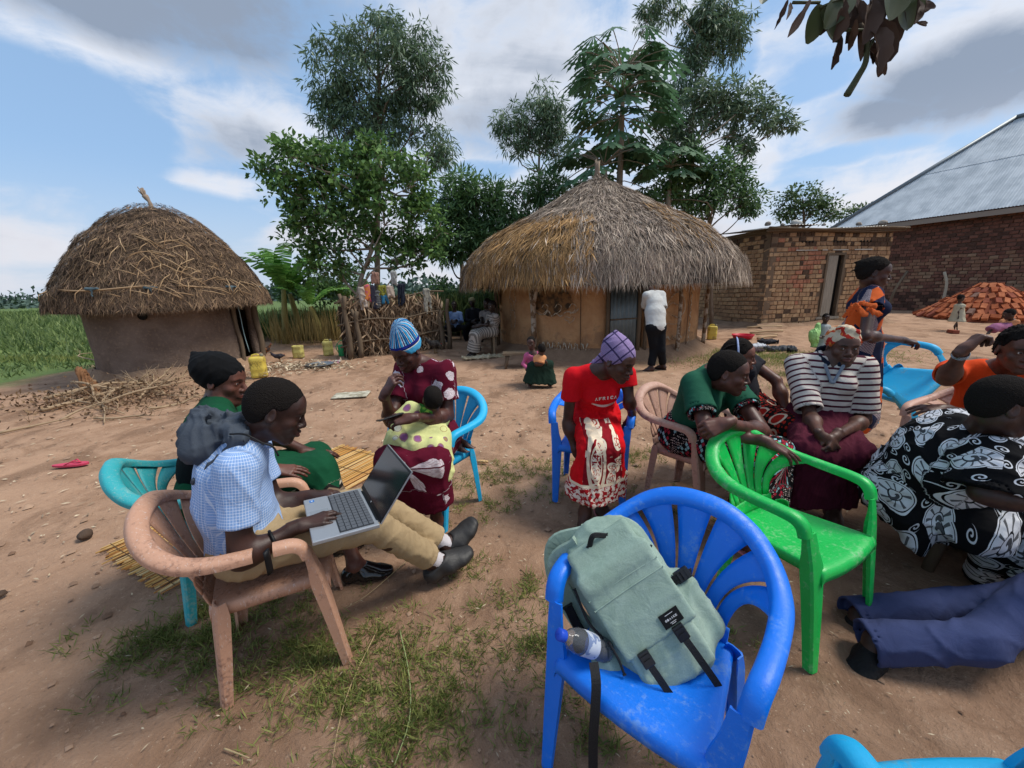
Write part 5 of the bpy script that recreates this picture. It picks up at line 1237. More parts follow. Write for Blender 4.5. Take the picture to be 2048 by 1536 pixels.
mb = MB(); mb.grid([[(*(BA+RD*(-.25+x)-LD*(.12+e)+0*LD), z+.03*math.sin(x*3)) for x in np.linspace(0, 5.2, 40)] for e, z in ((-.02, .15), (.05, .12), (.25, .02), (.40, -.05))]); mb.grid([[(*(BA-RD*(e)+LD*(x)), z+.03*math.sin(x*3)) for x in np.linspace(4.6, -.2, 30)] for e, z in ((-.02, .15), (.08, .12), (.25, .02), (.40, -.05))]); mb.build('earth_footing', _M['footing'], bh_, world=True)
# big brick house with an iron hip roof
HA = np.array([17.4, 21.1]); hd = norm([19.6-17.4, 15.8-21.1]); hn = np.array([hd[1], -hd[0]])*1.0; inn = -hn
house = thing('brick_house', 'big dark red brick house with a shiny corrugated iron hip roof, far right', 'house', (HA[0], HA[1], 0))
hm = brick_mats('red', [('#735045', '#60433a'), ('#7d584a', '#6a4c42'), ('#8c6c58', '#795d4c'), ('#947a64', '#806a56'), ('#5a443b', '#4b3831')])
def wt_h(x, z, u):
    if z > 2.35: return [0, 1, 0, 4][int(u*4)]
    if z < .9: return [4, 2, 1, 4][int(u*4)]
    return [1, 2, 3, 2, 1, 0][int(u*6)]
brick_wall(house, HA, hd, 12.0, 4.35, hm, seed=6, weights=wt_h, mortar=mat('house_mortar', lambda b: (b.mix(b.noise(b.pos(), 4, 4), lin('#4b3c35'), lin('#66544a')), b.noise(b.pos(), 40, 3)), .95, .05, bdist=.01), n_obj=298, face=lambda x, y: x > 1785)
IRN = mat('bright_iron', lambda b: (b.mix(b.noise(b.scale(b.pos(), (1, 1, .3)), 2.2, 5).sm(.35, .7), lin('#c3c8cb'), lin('#a2a9ae')), b.noise(b.pos(), 30, 3)*.1, .5), .5, .5, metal=.15)
sl_ = 3.65/3.83; ov = .45
# roof sheets run up the slope; clipped by the hip
W_ = .80; xs0 = -ov
for row in (0, 1):
    d0, d1 = (-ov, 1.95) if row == 0 else (1.85, 3.86)
    for k in range(17):
        x0 = xs0+k*W_; G_ = []
        for j in range(2):
            g = []
            for i in range(25):
                x = x0+W_*i/24*1.03; D0 = d0 if j == 0 else min(d1, max(d0, x)) ; D1 = D0
                z = 4.42+D1*sl_+.016*math.sin(2*PI*i/24*9)+(.012 if row == 0 else .03)
                p = HA+hd*x+inn*D1; g.append((p[0], p[1], z))
            G_.append(g)
        if min(d1, x0+W_) <= d0+.05: continue
        mb = MB(); mb.grid(G_); mb.build('roof_sheet', IRN, house, world=True)
def h3(x, D_, z): p = HA+hd*x+inn*D_; return np.array([p[0], p[1], z])
mb = MB(); a, b2 = h3(-ov, -ov, 4.46-ov*sl_), h3(3.86, 3.86, 4.50+3.86*sl_); mb.tube([a, b2], .10, 6); mb.tube([b2, h3(12, 3.86, 4.50+3.86*sl_)], .10, 6); mb.build('ridge_cap', mat('ridge_iron', '#6f777c', .5, .5, metal=.4), house, world=True)
mb = MB(); mb.box(h3(5.8, -ov+.06, 4.27-ov*sl_+.02), (6.3, .02, .10), np.array([[hd[0], inn[0], 0], [hd[1], inn[1], 0], [0, 0, 1]])); mb.build('fascia_board', mat('grey_board', '#8b8177', .8), house, False, world=True)
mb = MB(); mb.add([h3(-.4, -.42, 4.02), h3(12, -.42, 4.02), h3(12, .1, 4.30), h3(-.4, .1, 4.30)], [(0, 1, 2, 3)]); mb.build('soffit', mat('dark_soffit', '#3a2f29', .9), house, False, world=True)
mb = MB(); mb.add([h3(-ov, -ov, 4.42-ov*sl_), h3(3.84, 3.84, 4.42+3.84*sl_), h3(-ov, 8.2, 4.42-ov*sl_)], [(0, 1, 2)]); mb.build('roof_end', IRN, house, False, world=True)
mb = MB(); mb.box(h3(.11, 3.9, 2.1), (.11, 3.8, 2.15), np.array([[hd[0], inn[0], 0], [hd[1], inn[1], 0], [0, 0, 1]])); mb.build('end_wall', _M['house_mortar'], house, False, world=True)
# bamboo poles leaning at the house wall
def pole(pts, rad, label, m=None, cat='pole', name='wooden_pole', group=None):
    pts = np.array(pts, float); o = MB(); o.tube(catmull(pts, 8)-pts[0]*np.array([1, 1, 0]), rad, 6); ob = o.build(name, m or WOOD); ob.location = (pts[0][0], pts[0][1], 0); return tag(ob, label, cat, group)
pole([Q(1775, 612, 17.2)*[1, 1, 0], Q(1790, 580, 17.2), Q(1815, 543, 17.6)], .05, 'dark pole leaning on the red brick house wall')
pole([Q(1884, 605, 16.2)*[1, 1, 0], Q(1893, 572, 16.3), Q(1889, 544, 16.5)], .05, 'pale crooked post standing before the brick house, left of the brick heap', mat('bare_wood', '#a59a86', .9))
# heap of red bricks
PC = np.array([17.0, 13.9]); ph = thing('brick_pile', 'cone-shaped heap of new orange red bricks in front of the brick house', 'brick pile', (PC[0], PC[1], 0))
pm = brick_mats('orange', [('#a8603f', '#925035'), ('#b87350', '#9f5d40'), ('#965640', '#80483a'), ('#8f6f60', '#7a5e52')])
pmesh = [[brick_mesh(.27, .11, .165, 30+i*3+k, m, .006) for k in range(3)] for i, m in enumerate(pm)]
ph.scale = (.86, .86, .90); mb = MB(); mb.lathe([(2.05, -.05), (1.9, .10), (.45, 1.22), (.01, 1.26)], n=26); mb.build('core', mat('brick_dust', '#7d4029', .95), ph)
r4 = np.random.default_rng(12); nb_ = 0
tiers = [(1.96, .10), (1.70, .26), (1.42, .45), (1.16, .64), (.90, .83), (.64, 1.02), (.38, 1.18)]
cdir = math.atan2(-PC[1], -PC[0])
for ti, (rt, zt) in enumerate(tiers):
    n = max(4, int(2*PI*rt/.235))
    for k in range(n):
        a = 2*PI*k/n+r4.normal()*.03+ti*.13; da = (a-cdir+PI) % (2*PI)-PI
        if abs(da) > 1.9: continue
        rr = rt+r4.normal()*.035; o = bpy.data.objects.new('brick', pmesh[int(r4.choice(4, p=[.4, .36, .18, .06]))][k % 3]); COL.objects.link(o); o.parent = ph
        er = Vector((math.cos(a), math.sin(a), 0)); tn = Vector((-math.sin(a), math.cos(a), 0)); sl = (er*.80-Vector((0, 0, .60))).normalized(); nn = tn.cross(sl)
        if nn.z < 0: nn = -nn
        if ti in (0, ) and k % 3 == 0: sl, tn = tn, sl
        M = Matrix((( sl.x, -nn.x, tn.x), (sl.y, -nn.y, tn.y), (sl.z, -nn.z, tn.z))).to_4x4(); M = Matrix.Translation(er*rr+Vector((0, 0, zt+.05+r4.uniform(-.01, .03)))) @ M @ Matrix.Rotation(r4.normal()*.16, 4, 'Y') @ Matrix.Rotation(r4.normal()*.14, 4, 'X'); o.matrix_local = M; nb_ += 1
for (x, y, a) in ((-.08, .0, .2), (.12, .10, 1.1), (.02, -.16, .6), (.2, -.1, 2.2)):
    o = bpy.data.objects.new('brick', pmesh[1][0]); COL.objects.link(o); o.parent = ph; o.matrix_local = Matrix.Translation((x, y, 1.30)) @ Matrix.Rotation(a, 4, 'Z') @ Matrix.Rotation(PI/2, 4, 'X')
def lone_brick(px, py, a, label):
    g = G(px, py); mb = MB(); mb.box((0, 0, .045), (.13, .065, .045), rotz(a), jit=.004); o = mb.build('loose_brick', pm[2], None, False); o.location = (g[0], g[1], float(gz(g[0], g[1]))); tag(o, label, 'brick')
lone_brick(1832, 625, .3, 'single dark brick lying left of the brick heap')
lone_brick(1905, 668, 1.2, 'flat broken brick on the ground at the small child in the pale dress')
# maize-stalk pen with washing thrown over it
FA, FB = np.array([-3.82, 9.30]), np.array([-2.15, 10.15])
pen = thing('stalk_fence', 'screen of upright dry maize stalks tied to forked posts below the leafy tree', 'fence', (FA[0], FA[1], 0))
r5 = np.random.default_rng(21); C_ = []; D_ = []; L_ = []; W2 = []
fd = norm(FB-FA); fn = np.array([fd[1], -fd[0]]); FL = np.linalg.norm(FB-FA)+.35
mb = MB(); cols_ = []
for k in range(900):
    t = r5.uniform(-.15, FL); top = 1.25+.25*(t/FL)+.15*math.sin(t*2.5)+r5.normal()*.09; b_ = np.array([*(fd*t+fn*r5.uniform(-.16, .16)), r5.uniform(-.02, .75)]); ang = r5.normal()*.10
    C_.append(b_); D_.append([fd[0]*ang+r5.normal()*.04, fd[1]*ang+r5.normal()*.04, 1]); L_.append(min(top-b_[2], r5.uniform(.4, 1.2))); W2.append(r5.uniform(.018, .045))
for k in range(2600):
    t = r5.uniform(-.15, FL); b_ = np.array([*(fd*t+fn*r5.uniform(-.2, .26)), r5.uniform(.1, 1.5)]); C_.append(b_); D_.append([r5.normal()*.5, r5.normal()*.5, -r5.uniform(.3, 1.2)]); L_.append(r5.uniform(.15, .4)); W2.append(r5.uniform(.02, .05))
V, Fq = leaves(np.array(C_), np.array(D_, float), r5.normal(size=(len(C_), 3))+np.array([fn[0], fn[1], 0])*1.5, np.array(L_), np.array(W2), .2)
meshobj('stalks', V, Fq, mat('dry_maize', lambda b: (b.mix(b.island(), lin('#5a4838'), lin('#b0967a'))), .9), pen, smooth=False, kind='stuff')
mb = MB(); mb.box((*(fd*FL*.45), .62), (FL*.55, .03, .6), np.array([[fd[0], -fn[0], 0], [fd[1], -fn[1], 0], [0, 0, 1]])); mb.build('shade_board', mat('pen_shadow', '#3a2e25', .95), pen, False)  # dark board among the stalks, its colour imitating the shade inside the pen
for z, y in ((.85, .30), (.35, .28), (1.35, .1)):
    mb = MB(); mb.tube(catmull([(*(fd*t+fn*y), z+.04*math.sin(t*4)+.06*t) for t in np.linspace(-.3, FL+.1, 7)], 16), .022, 5); mb.build('rail', WOOD, pen)
for t, h, l in ((-.1, 1.45, None), (.12, 1.1, None), (FL*.55, .9, None), (FL+.1, 1.3, None), (FL-.1, 1.0, None)):
    mb = MB(); q = np.array([*(fd*t+fn*.32), 0]); mb.tube(catmull([q, q+[.02, 0, h*.4], q+[-.02, .01, h*.75], q+[.03, 0, h]], 8), np.linspace(.065, .045, 8), 7)
    if t < .2: mb.tube([q+[0, 0, h*.8], q+[-.09, 0, h+.05]], .04, 6)
    mb.build('post', WOOD, pen)
def washing(px, py, w, h, col, label, seed, Y=9.35, m=None):
    c = Q(px, py, Y+(px-720)/150*.75); S = Sdf(); r = np.random.default_rng(seed); w2 = w/2; d3 = np.array([fd[0], fd[1], 0])
    c = c-np.array([fn[0], fn[1], 0])*(-.14)
    for k in range(3):
        x = (k-1)*w2*.7; S.cap(c+d3*x, c+d3*(x*1.15+r.normal()*.02)-np.array([0, 0, h*r.uniform(.75, 1.05)]), .035, .03, k=.07)
    V, Fq = surf(S, .022); V = V+0; S.disp = folds(.03, .10, seed, (1, 1, .3)); V, Fq = surf(S, .018)
    o = meshobj('hung_cloth', V-c, Fq, m or mat('wash_'+col.strip('#'), (lambda b: (lin(col), b.noise(b.obj(), 12, 4))), .9, bdist=.02)); o.location = tuple(c); tag(o, label, 'cloth', 'washing hung over the stalk pen')
washing(722, 578, .14, .45, '#a79b90', 'greyish cloth hanging at the left post of the stalk pen', 1)
washing(731, 573, .10, .36, '#c98a5a', 'orange and pink patterned cloth hung on the stalk pen', 2, m=mat('wash_print', lambda b: b.mix(b.noise(b.obj(), 14, 4).gt(.52), lin('#c97b43'), lin('#b85a72')), .9))
washing(742, 574, .15, .55, '#2b2a38', 'dark navy garment hung on the stalk pen beside the orange one', 3)
washing(752, 585, .10, .40, '#5d6063', 'dark grey cloth hung between the navy and the olive one', 4)
washing(762, 573, .20, .28, '#7d7d33', 'olive green cloth thrown over the stalk pen', 5)
washing(768, 592, .20, .18, '#2f6f92', 'bright blue cloth below the olive one on the stalk pen', 6)
washing(778, 574, .18, .24, '#b3a395', 'cream cloth hung on the stalk pen right of the olive one', 7)
washing(800, 570, .18, .48, '#1d2230', 'black cloth hung alone to the right on the stalk pen', 8)
washing(850, 580, .16, .60, '#8d8a80', 'long pale grey sack draped over the right end of the stalk pen', 9)
washing(748, 548, .16, .26, '#8a6a5e', 'brown cloth hung higher in the tree fork above the pen', 10)
washing(784, 545, .12, .30, '#8f9190', 'light grey cloth hung higher in the tree above the pen', 11)
# ------------------------------------------------ yard things
def at(px, py, z=0):
    g = G(px, py); return np.array([g[0], g[1], float(gz(g[0], g[1]))+z])
YEL = mat('yellow_jerrycan', lambda b: (b.mix((b.noise(b.obj(), 7, 5, .7)).sm(.48, .62)*.8, lin('#cdb64f'), lin('#8a7440')), b.noise(b.obj(), 30, 3)*.3), .5, .4, bdist=.004)
YEL2 = mat('pale_jerrycan', lambda b: (b.mix((b.noise(b.obj(), 8, 5, .7)).sm(.45, .62)*.8, lin('#c3b86a'), lin('#8b7d50')), b.noise(b.obj(), 30, 3)*.3), .5, .4, bdist=.004)
def jerrycan(px, py, h, label, m=YEL, rz=.3, cut=False, w=.62):
    p = at(px, py); t = thing('jerrycan', label, 'jerrycan', tuple(p), rz, 'yellow jerrycans in the yard')
    mb = MB(); W = h*w; n = 28; prof = [(.42, 0), (.5, .03), (.5, .12), (.485, .15), (.485, .3), (.5, .33), (.5, .45), (.485, .48), (.485, .68), (.5, .72), (.5, .84), (.46, .90), (.38, .93), (.25, .935)]
    if cut: prof = prof[:11]+[(.47, .86), (.44, .80), (.43, .2), (.3, .16)]
    P_ = []
    for r_, z in prof:
        ring = []
        for k in range(n):
            a = 2*PI*k/n; c, s = math.cos(a), math.sin(a); q = 4.2; rr = 1/((abs(c)**q+abs(s*1.35)**q)**(1/q)); ring.append((c*rr*r_*W, s*rr*r_*W, z*h))
        P_.append(ring)
    mb.grid(np.array(P_), close=True); mb.f += [tuple(range(n-1, -1, -1))]+([tuple((len(prof)-1)*n+k for k in range(n))] if True else [])
    mb.build('container', m, t)
    if not cut:
        hb = MB(); hb.tube(catmull([(-W*.30, 0, h*.92), (-W*.26, 0, h*1.0), (0, 0, h*1.03), (W*.14, 0, h*1.0), (W*.16, 0, h*.92)], 12), h*.035, 7); hb.build('handle', m, t)
        cb = MB(); cb.lathe([(.0, 1.05), (.10, 1.05), (.11, 1.0), (.11, .94), (.09, .92)], n=12); cb.v = [v*np.array([W, W, h]) for v in cb.v]; c = cb.build('cap', mat('cap_grey', '#7d7a66', .5), t); c.location = (W*.33, 0, -h*.01)
    return t
jerrycan(521, 757, .42, 'grubby yellow jerrycan scrawled with black lines, nearest the mud hut door')
jerrycan(599, 720, .34, 'cut-open pale yellow jerrycan standing alone among husks', YEL2, .1, True, .7)
jerrycan(658, 713, .38, 'yellow jerrycan right beside the green watering can', YEL2, .5)
jerrycan(1423, 677, .40, 'clean yellow jerrycan in the grass right of the painted hut', YEL, -.3)
# scribbles on the nearest jerrycan
sj = [o for o in COL.objects if o.get('label', '').startswith('grubby')][0]
for k, ((a, b2), (c, d)) in enumerate([((-.08, .32), (-.02, .2)), ((-.02, .32), (-.09, .18)), ((.0, .3), (.04, .18)), ((.05, .31), (.03, .2)), ((.02, .33), (.08, .2)), ((-.1, .24), (.0, .3))]):
    mb = MB(); mb.tube([(a, -.176*.98, b2), ((a+c)/2, -.181, (b2+d)/2), (c, -.176*.98, d)], .004, 4, flat=.5); mb.build('scrawl', _M['interior_black'], sj)
# watering can
p = at(686, 713); wc = thing('watering_can', 'green plastic watering can beside the pen', 'watering can', tuple(p), .4); GRP = mat('green_can', '#2f9a5d', .45, .4)
mb = MB(); mb.lathe([(.085, 0), (.095, .01), (.09, .25), (.085, .27), (.078, .26), (.082, .05), (.0, .04)], n=20); mb.build('can_body', GRP, wc)
mb = MB(); mb.tube(catmull([(.08, 0, .22), (.10, 0, .33), (0, 0, .38), (-.09, 0, .30), (-.13, 0, .2), (-.085, 0, .08)], 16), .011, 6); mb.build('handle', GRP, wc)
mb = MB(); mb.tube([(.08, 0, .08), (.16, 0, .2), (.22, 0, .30)], [.022, .016, .014], 7); mb.tube([(.22, 0, .30), (.25, 0, .33)], [.015, .04], 8); mb.build('spout', GRP, wc)
# plates and husks
def dish(px, py, r_, h, m, label, name='metal_plate', cat='plate'):
    p = at(px, py, .01); mb = MB(); mb.lathe([(.001, .005), (r_*.8, .005), (r_*.92, h*.8), (r_, h), (r_*1.03, h), (r_*.93, h*.6), (r_*.82, 0), (.001, 0)], n=30); o = mb.build(name, m); o.location = tuple(p); tag(o, label, cat)
dish(641, 737, .27, .045, mat('dull_steel', '#8b9093', .4, .5, metal=.7), 'round grey metal tray on the ground among husks')
dish(1485, 677, .27, .11, mat('red_plastic', '#c02038', .4), 'red plastic basin in the grass behind the seated women', 'basin', 'basin')
dish(1563, 792, .05, .02, mat('white_lid', '#c9c7c0', .5), 'small whitish lid lying on the bare ground', 'lid', 'lid') if False else None
def flatcloth(px, py, w, d, rz, m, label, name='cloth_sheet', cat='cloth', amp=.015, z=.02, res=.02, seed=0, thick=.012, fl=.12):
    p = at(px, py, z); S = Sdf(); S.box((0, 0, 0), (w/2, d/2, thick), rr=thick*.9); S.disp = folds(amp, fl, seed, (1, 1, .1))
    V, Fq = surf(S, res, lo=(-w/2-.05, -d/2-.05, -.1), hi=(w/2+.05, d/2+.05, .12)); o = meshobj(name, V, Fq, m); o.location = tuple(p); o.rotation_euler = (0, 0, rz); return tag(o, label, cat)
WHC = mat('pale_cloth', lambda b: (b.mix(b.noise(b.obj(), 9, 4).sm(.4, .6), lin('#bdb8a6'), lin('#918a76')), b.noise(b.obj(), 14, 4)), .9, bdist=.02)
flatcloth(703, 792, .52, .34, .15, WHC, 'flat whitish cloth lying on the bare yard left of the seated mother', seed=3)
flatcloth(655, 728, .55, .30, .1, mat('pinkish_cloth', lambda b: b.mix(b.noise(b.obj(), 10, 3).gt(.52), lin('#b8b3aa'), lin('#b27f8c')), .9), 'crumpled white and pink cloth beside the metal tray', seed=5, amp=.05, fl=.08)
p = at(985, 722)
flatcloth(978, 718, 1.15, .32, .30, mat('sack', lambda b: (b.mix(b.noise(b.obj(), 5, 5).sm(.4, .65), lin('#b9ad92'), lin('#96866b')), b.noise(b.obj(), 20, 4)), .9, bdist=.02), 'crumpled cream sack spread on the ground before the bench', 'sack', 'sack', amp=.05, thick=.03, fl=.16)
p = at(141, 930, .012); mb = MB(); n = 18
mb.add([(math.cos(t)*.15, math.sin(t)*(.042+.012*math.cos(t)), 0) for t in np.linspace(0, 2*PI, n, endpoint=False)]+[(math.cos(t)*.15, math.sin(t)*(.042+.012*math.cos(t)), .018) for t in np.linspace(0, 2*PI, n, endpoint=False)], [tuple(range(n-1, -1, -1)), tuple(range(n, 2*n))]+[(i, (i+1) % n, n+(i+1) % n, n+i) for i in range(n)])
ff = mb.build('flip_flop', mat('red_rubber', '#c0405a', .6), None, False); ff.location = tuple(p); ff.rotation_euler = (0, 0, .15); tag(ff, 'single pinkish red flip-flop lying on bare ground far left', 'flip-flop')
mb = MB(); mb.tube([(-.02, .035, .02), (.05, .02, .05), (.09, 0, .025)], .006, 6); mb.tube([(-.02, -.035, .02), (.05, -.02, .05), (.09, 0, .025)], .006, 6); mb.build('strap', _M['red_rubber'], ff)
p = at(965, 927, .018); mb = MB(); mb.tube([(-.05, 0, 0), (-.03, 0, 0), (.03, 0, 0), (.05, 0, 0)], [.012, .016, .015, .01], 9); o = mb.build('corn_cob', mat('cob', lambda b: (lin('#c9a878'), X(b.vor(b.obj(), 90).outputs['Distance'])), .9, bdist=.01)); o.location = tuple(p); o.rotation_euler = (0, 0, -.2); tag(o, 'shelled corn cob on bare ground right of the cyan chair', 'corn cob')
rock('stone', tuple(at(172, 1078, .02)), .045, 'dark clod lying on bare ground left of the broken tan chair', m=mat('dark_clod', lambda b: (b.mix(b.noise(b.obj(), 20, 4), lin('#3b2f27'), lin('#5d4b3e')), b.noise(b.obj(), 50, 4)), .95, bdist=.01), seed=4)
rock('stone', tuple(at(4, 1194, .015)), .022, 'small dark pebble at the left edge of the photo', m=_M['dark_clod'], seed=5)
rock('stone', tuple(at(60, 835, .02)), .05, 'clod of earth half sunk in the yard left of the brushwood', m=_M['dark_clod'], seed=6) if False else None
# benches and stools
def stool(px, py, rz, w, d, h, label, kind=0, name='wooden_stool', cat='stool', top=.04):
    p = at(px, py); t = thing(name, label, cat, tuple(p), rz)
    mb = MB(); mb.box((0, 0, h-top/2), (w/2, d/2, top/2), jit=.005); mb.build('seat', WOOD if kind else mat('stool_wood', lambda b: (b.mix(b.noise(b.scale(b.obj(), (.3, 1, 1)), 20, 5), lin('#6e5b47'), lin('#9a866c')), b.noise(b.scale(b.obj(), (.2, 1, 1)), 40, 4)), .85, .15, bdist=.008), t, False)
    for s in (-1, 1):
        mb = MB()
        if kind == 2:
            for q in (-1, 1):
                mb = MB(); mb.tube([(s*w*.36, q*d*.3, h-top), (s*w*.40, q*d*.40, h*.5), (s*w*.44, q*d*.46, 0)], [.035, .03, .025], 7); mb.build('leg', WOOD, t)
        else:
            mb.box((s*w*.36, 0, (h-top)/2), (.022, d*.42, (h-top)/2), jit=.004); mb.build('leg', _M.get('stool_wood', WOOD), t, False)
    return t
stool(968, 712, .25, .62, .30, .46, 'plank bench under the woman in the pale striped dress', 0, 'wooden_bench', 'bench')
stool(912, 680, .1, .45, .28, .40, 'low wooden stool under the man in the blue shirt')
stool(1045, 735, .0, .75, .30, .30, 'dark low bench behind the crouching child in pink', 2, 'wooden_bench', 'bench')
# long plank bench under the striped-shirt woman
pb = thing('wooden_bench', 'rough grey plank bench under the woman in the striped polo shirt', 'bench', (2.10, 2.32, 0), -.78)
mb = MB(); G_ = []
for x in np.linspace(-.95, .95, 14): G_.append([(x, -.15+.01*math.sin(x*5), .39+.012*math.sin(x*3)), (x, -.155, .43+.01*math.sin(x*4)), (x, 0, .442+.008*math.sin(x*6)), (x, .15+.012*math.cos(x*4), .43), (x, .15, .39)])
mb.grid(np.array(G_), close=True); mb.build('plank', GREYW, pb)
for sx in (-.75, .75):
    for sy in (-1, 1): mb = MB(); mb.tube([(sx, sy*.06, .40), (sx*1.03, sy*.13, 0)], [.035, .03], 7); mb.build('leg', WOOD, pb)
stool(1960, 1140, .5, .50, .30, .40, 'low wooden stool under the elderly woman in the paisley dress', 2)
# logs / poles by the brick hut
for k, (a, b2, l) in enumerate([((1494, 659), (1563, 657), 'upper straight peeled pole on the ground before the brick hut'), ((1500, 668), (1565, 666), 'second of the peeled poles before the brick hut'), ((1512, 672), (1555, 671), 'thin stick between the peeled poles before the brick hut'), ((1515, 679), (1552, 674), 'shortest and lowest peeled pole before the brick hut')]):
    A_, B_ = at(*a, .04), at(*b2, .04); mb = MB(); mb.tube(catmull([A_-A_, (B_-A_)/2+[0, 0, .02], B_-A_], 6), .032 if k != 2 else .018, 6); o = mb.build('wooden_pole', mat('peeled_wood', '#a68c6c', .85)); o.location = tuple(A_); tag(o, l, 'pole', 'peeled poles before the brick hut')
# clothes heap on the grass
for (px, py, w, d, col, l, s) in [(1500, 690, .75, .35, '#b9bdc4', 'white crumpled garment spread on the grass by the red basin', 1), (1535, 684, .45, .3, '#1f2026', 'black garment on the grass beside the white one', 2), (1560, 697, .65, .32, '#4d5054', 'dark grey garment on the grass, furthest right', 3), (1585, 702, .22, .16, '#16171a', 'small black cloth bundle at the right end of the washing', 4), (1507, 703, .5, .2, '#3b2c30', 'dark brownish cloth in front of the white garment', 5)]:
    flatcloth(px, py, w, d, .1*s-.2, mat('heap_'+col.strip('#'), (lambda col: (lambda b: (lin(col), b.noise(b.obj(), 14, 4))))(col), .9, bdist=.02), l, 'washed_garment', 'garment', amp=.05, thick=.05, fl=.14, seed=s, z=.05)
flatcloth(1513, 712, .2, .12, .3, mat('tan_scrap', '#c7a982', .9), 'small tan scrap by the braided woman', 'scrap', 'scrap', seed=8)
# white sacks by the seated men
for (px, py, s, l, c) in [(873, 668, .26, 'big white plastic sack between the pen and the seated man', '#b9bdb4'), (889, 660, .20, 'white and pale blue sack leaning behind the seated man', '#9fb5ba'), (935, 655, .18, 'white sack showing behind the seated man in blue', '#b9bdb4')]:
    p = at(px, py); S = Sdf(); S.ell((0, 0, s*.8), (s*.9, s*.7, s*.9)); S.ell((.1*s, 0, s*1.5), (s*.5, s*.4, s*.5), k=.15); S.disp = folds(.05, .15, 3); V, Fq = surf(S, .03); V[:, 2] = np.maximum(V[:, 2], 0); o = meshobj('sack', V, Fq, mat('sack_'+c.strip('#'), (lambda c: (lambda b: (lin(c), b.noise(b.obj(), 12, 4))))(c), .6, bdist=.02)); o.location = tuple(p); tag(o, l, 'sack')
# chickens
def chicken(px, py, rz, s, c1, c2, label, peck=.0):
    p = at(px, py); t = thing('chicken', label, 'chicken', tuple(p), rz, 'chickens scratching in the yard'); S = Sdf()
    S.ell((0, 0, .20*s), (.125*s, .075*s, .075*s), k=.03); S.cap((.08*s, 0, .23*s), (.15*s, 0, (.31-.2*peck)*s), .045*s, .024*s, k=.03); S.ell((.165*s, 0, (.325-.22*peck)*s), (.028*s, .022*s, .024*s), k=.01)
    S.cap((-.08*s, 0, .22*s), (-.20*s, 0, .33*s), .04*s, .022*s, k=.03); S.cap((-.1*s, 0, .2*s), (-.19*s, 0, .26*s), .035*s, .02*s, k=.03)
    for q in (-1, 1): S.ell((-.02*s, q*.06*s, .21*s), (.09*s, .03*s, .055*s), k=.012); S.cap((.01*s, q*.03*s, .16*s), (.01*s, q*.035*s, .12*s), .03*s, .018*s, k=.02)
    S.disp = folds(.006*s, .03*s, 2); V, Fq = surf(S, .011*s); meshobj('body', V, Fq, mat('feathers_'+c1.strip('#'), lambda b: b.mix(b.noise(b.obj(), 16, 4).sm(.4, .6), lin(c1), lin(c2)), .8), t)
    mb = MB()
    for q in (-1, 1):
        mb.tube([(.01*s, q*.035*s, .13*s), (.02*s, q*.035*s, .06*s), (.0, q*.035*s, .005)], .006*s, 5)
        for a in (-.5, 0, .5): mb.tube([(.0, q*.035*s, .006), (.045*s*math.cos(a), q*.035*s+.045*s*math.sin(a), .004)], .004*s, 4)
    mb.build('legs', mat('chicken_leg', '#8a6a3a', .7), t); mb = MB(); z = (.325-.22*peck)*s; mb.tube([(.185*s, 0, z), (.215*s, 0, z-.008*s)], [.010*s, .001], 5); mb.build('beak', mat('beak', '#9a7a4a', .5), t)
    mb = MB(); mb.tube([(.15*s, 0, z+.022*s), (.165*s, 0, z+.035*s), (.18*s, 0, z+.022*s)], .007*s, 5); mb.build('comb', mat('comb_red', '#a02a24', .6), t)
chicken(870, 708, -.35, 1.15, '#2a2623', '#4d4740', 'black speckled hen walking between the pen and the bench', .7)
chicken(560, 728, .4, .7, '#1d1b1c', '#333', 'small black hen right of the scrawled jerrycan', .5) if False else None
chicken(560, 729, .4, .7, '#1d1b1c', '#36323a', 'small black hen right of the scrawled jerrycan', .5)
chicken(488, 722, 2.6, .8, '#8a4f2c', '#4a2f22', 'reddish brown hen at the mud hut doorway', .6)
chicken(533, 718, .2, .9, '#2a2b2e', '#8a5a35', 'dark hen with brown back behind the scrawled jerrycan', 0)
# woven reed mat, every reed a part of its own
p0, p1, p2, p3 = G(252, 1192), G(345, 1160), G(770, 890), G(660, 910)
mat_ = thing('reed_mat', 'long reed mat spread on the ground behind the laptop man and towards the mother', 'mat', (0, 0, 0))
A_ = np.array([-2.20, 1.88]); B_ = np.array([-1.38, 3.45]); dr_ = norm(B_-A_); lt = np.array([-dr_[1], dr_[0]]); LL = np.linalg.norm(B_-A_); WW = .80
mat_.location = (A_[0], A_[1], 0); A_ = np.array([0., 0.])
rms = [mat('reed_'+n, (lambda c: (lambda b: (b.mix(b.noise(b.scale(b.obj(), (1, 1, 1)), 7, 4), lin(c), tuple(x*.62 for x in lin(c)[:3])+(1,)), b.noise(b.obj(), 60, 3))))(c), .6, .3, bdist=.004) for n, c in (('gold', '#d4a45c'), ('straw', '#e2c288'), ('orange', '#c4853f'), ('brown', '#7d5630'))]
r6 = np.random.default_rng(31); NR = 92
meshes = []
for k in range(8):
    mb = MB(); mb.tube(catmull([(x*LL/6-LL/2, r6.normal()*.0016, r6.uniform(-.001, .002)) for x in range(7)], 8), .0044, 5, flat=.8); o = mb.build('reed', rms[[0, 1, 2, 0, 1, 3, 0, 2][k]]); meshes.append(o.data); bpy.data.objects.remove(o)
ang = math.atan2(dr_[1], dr_[0])
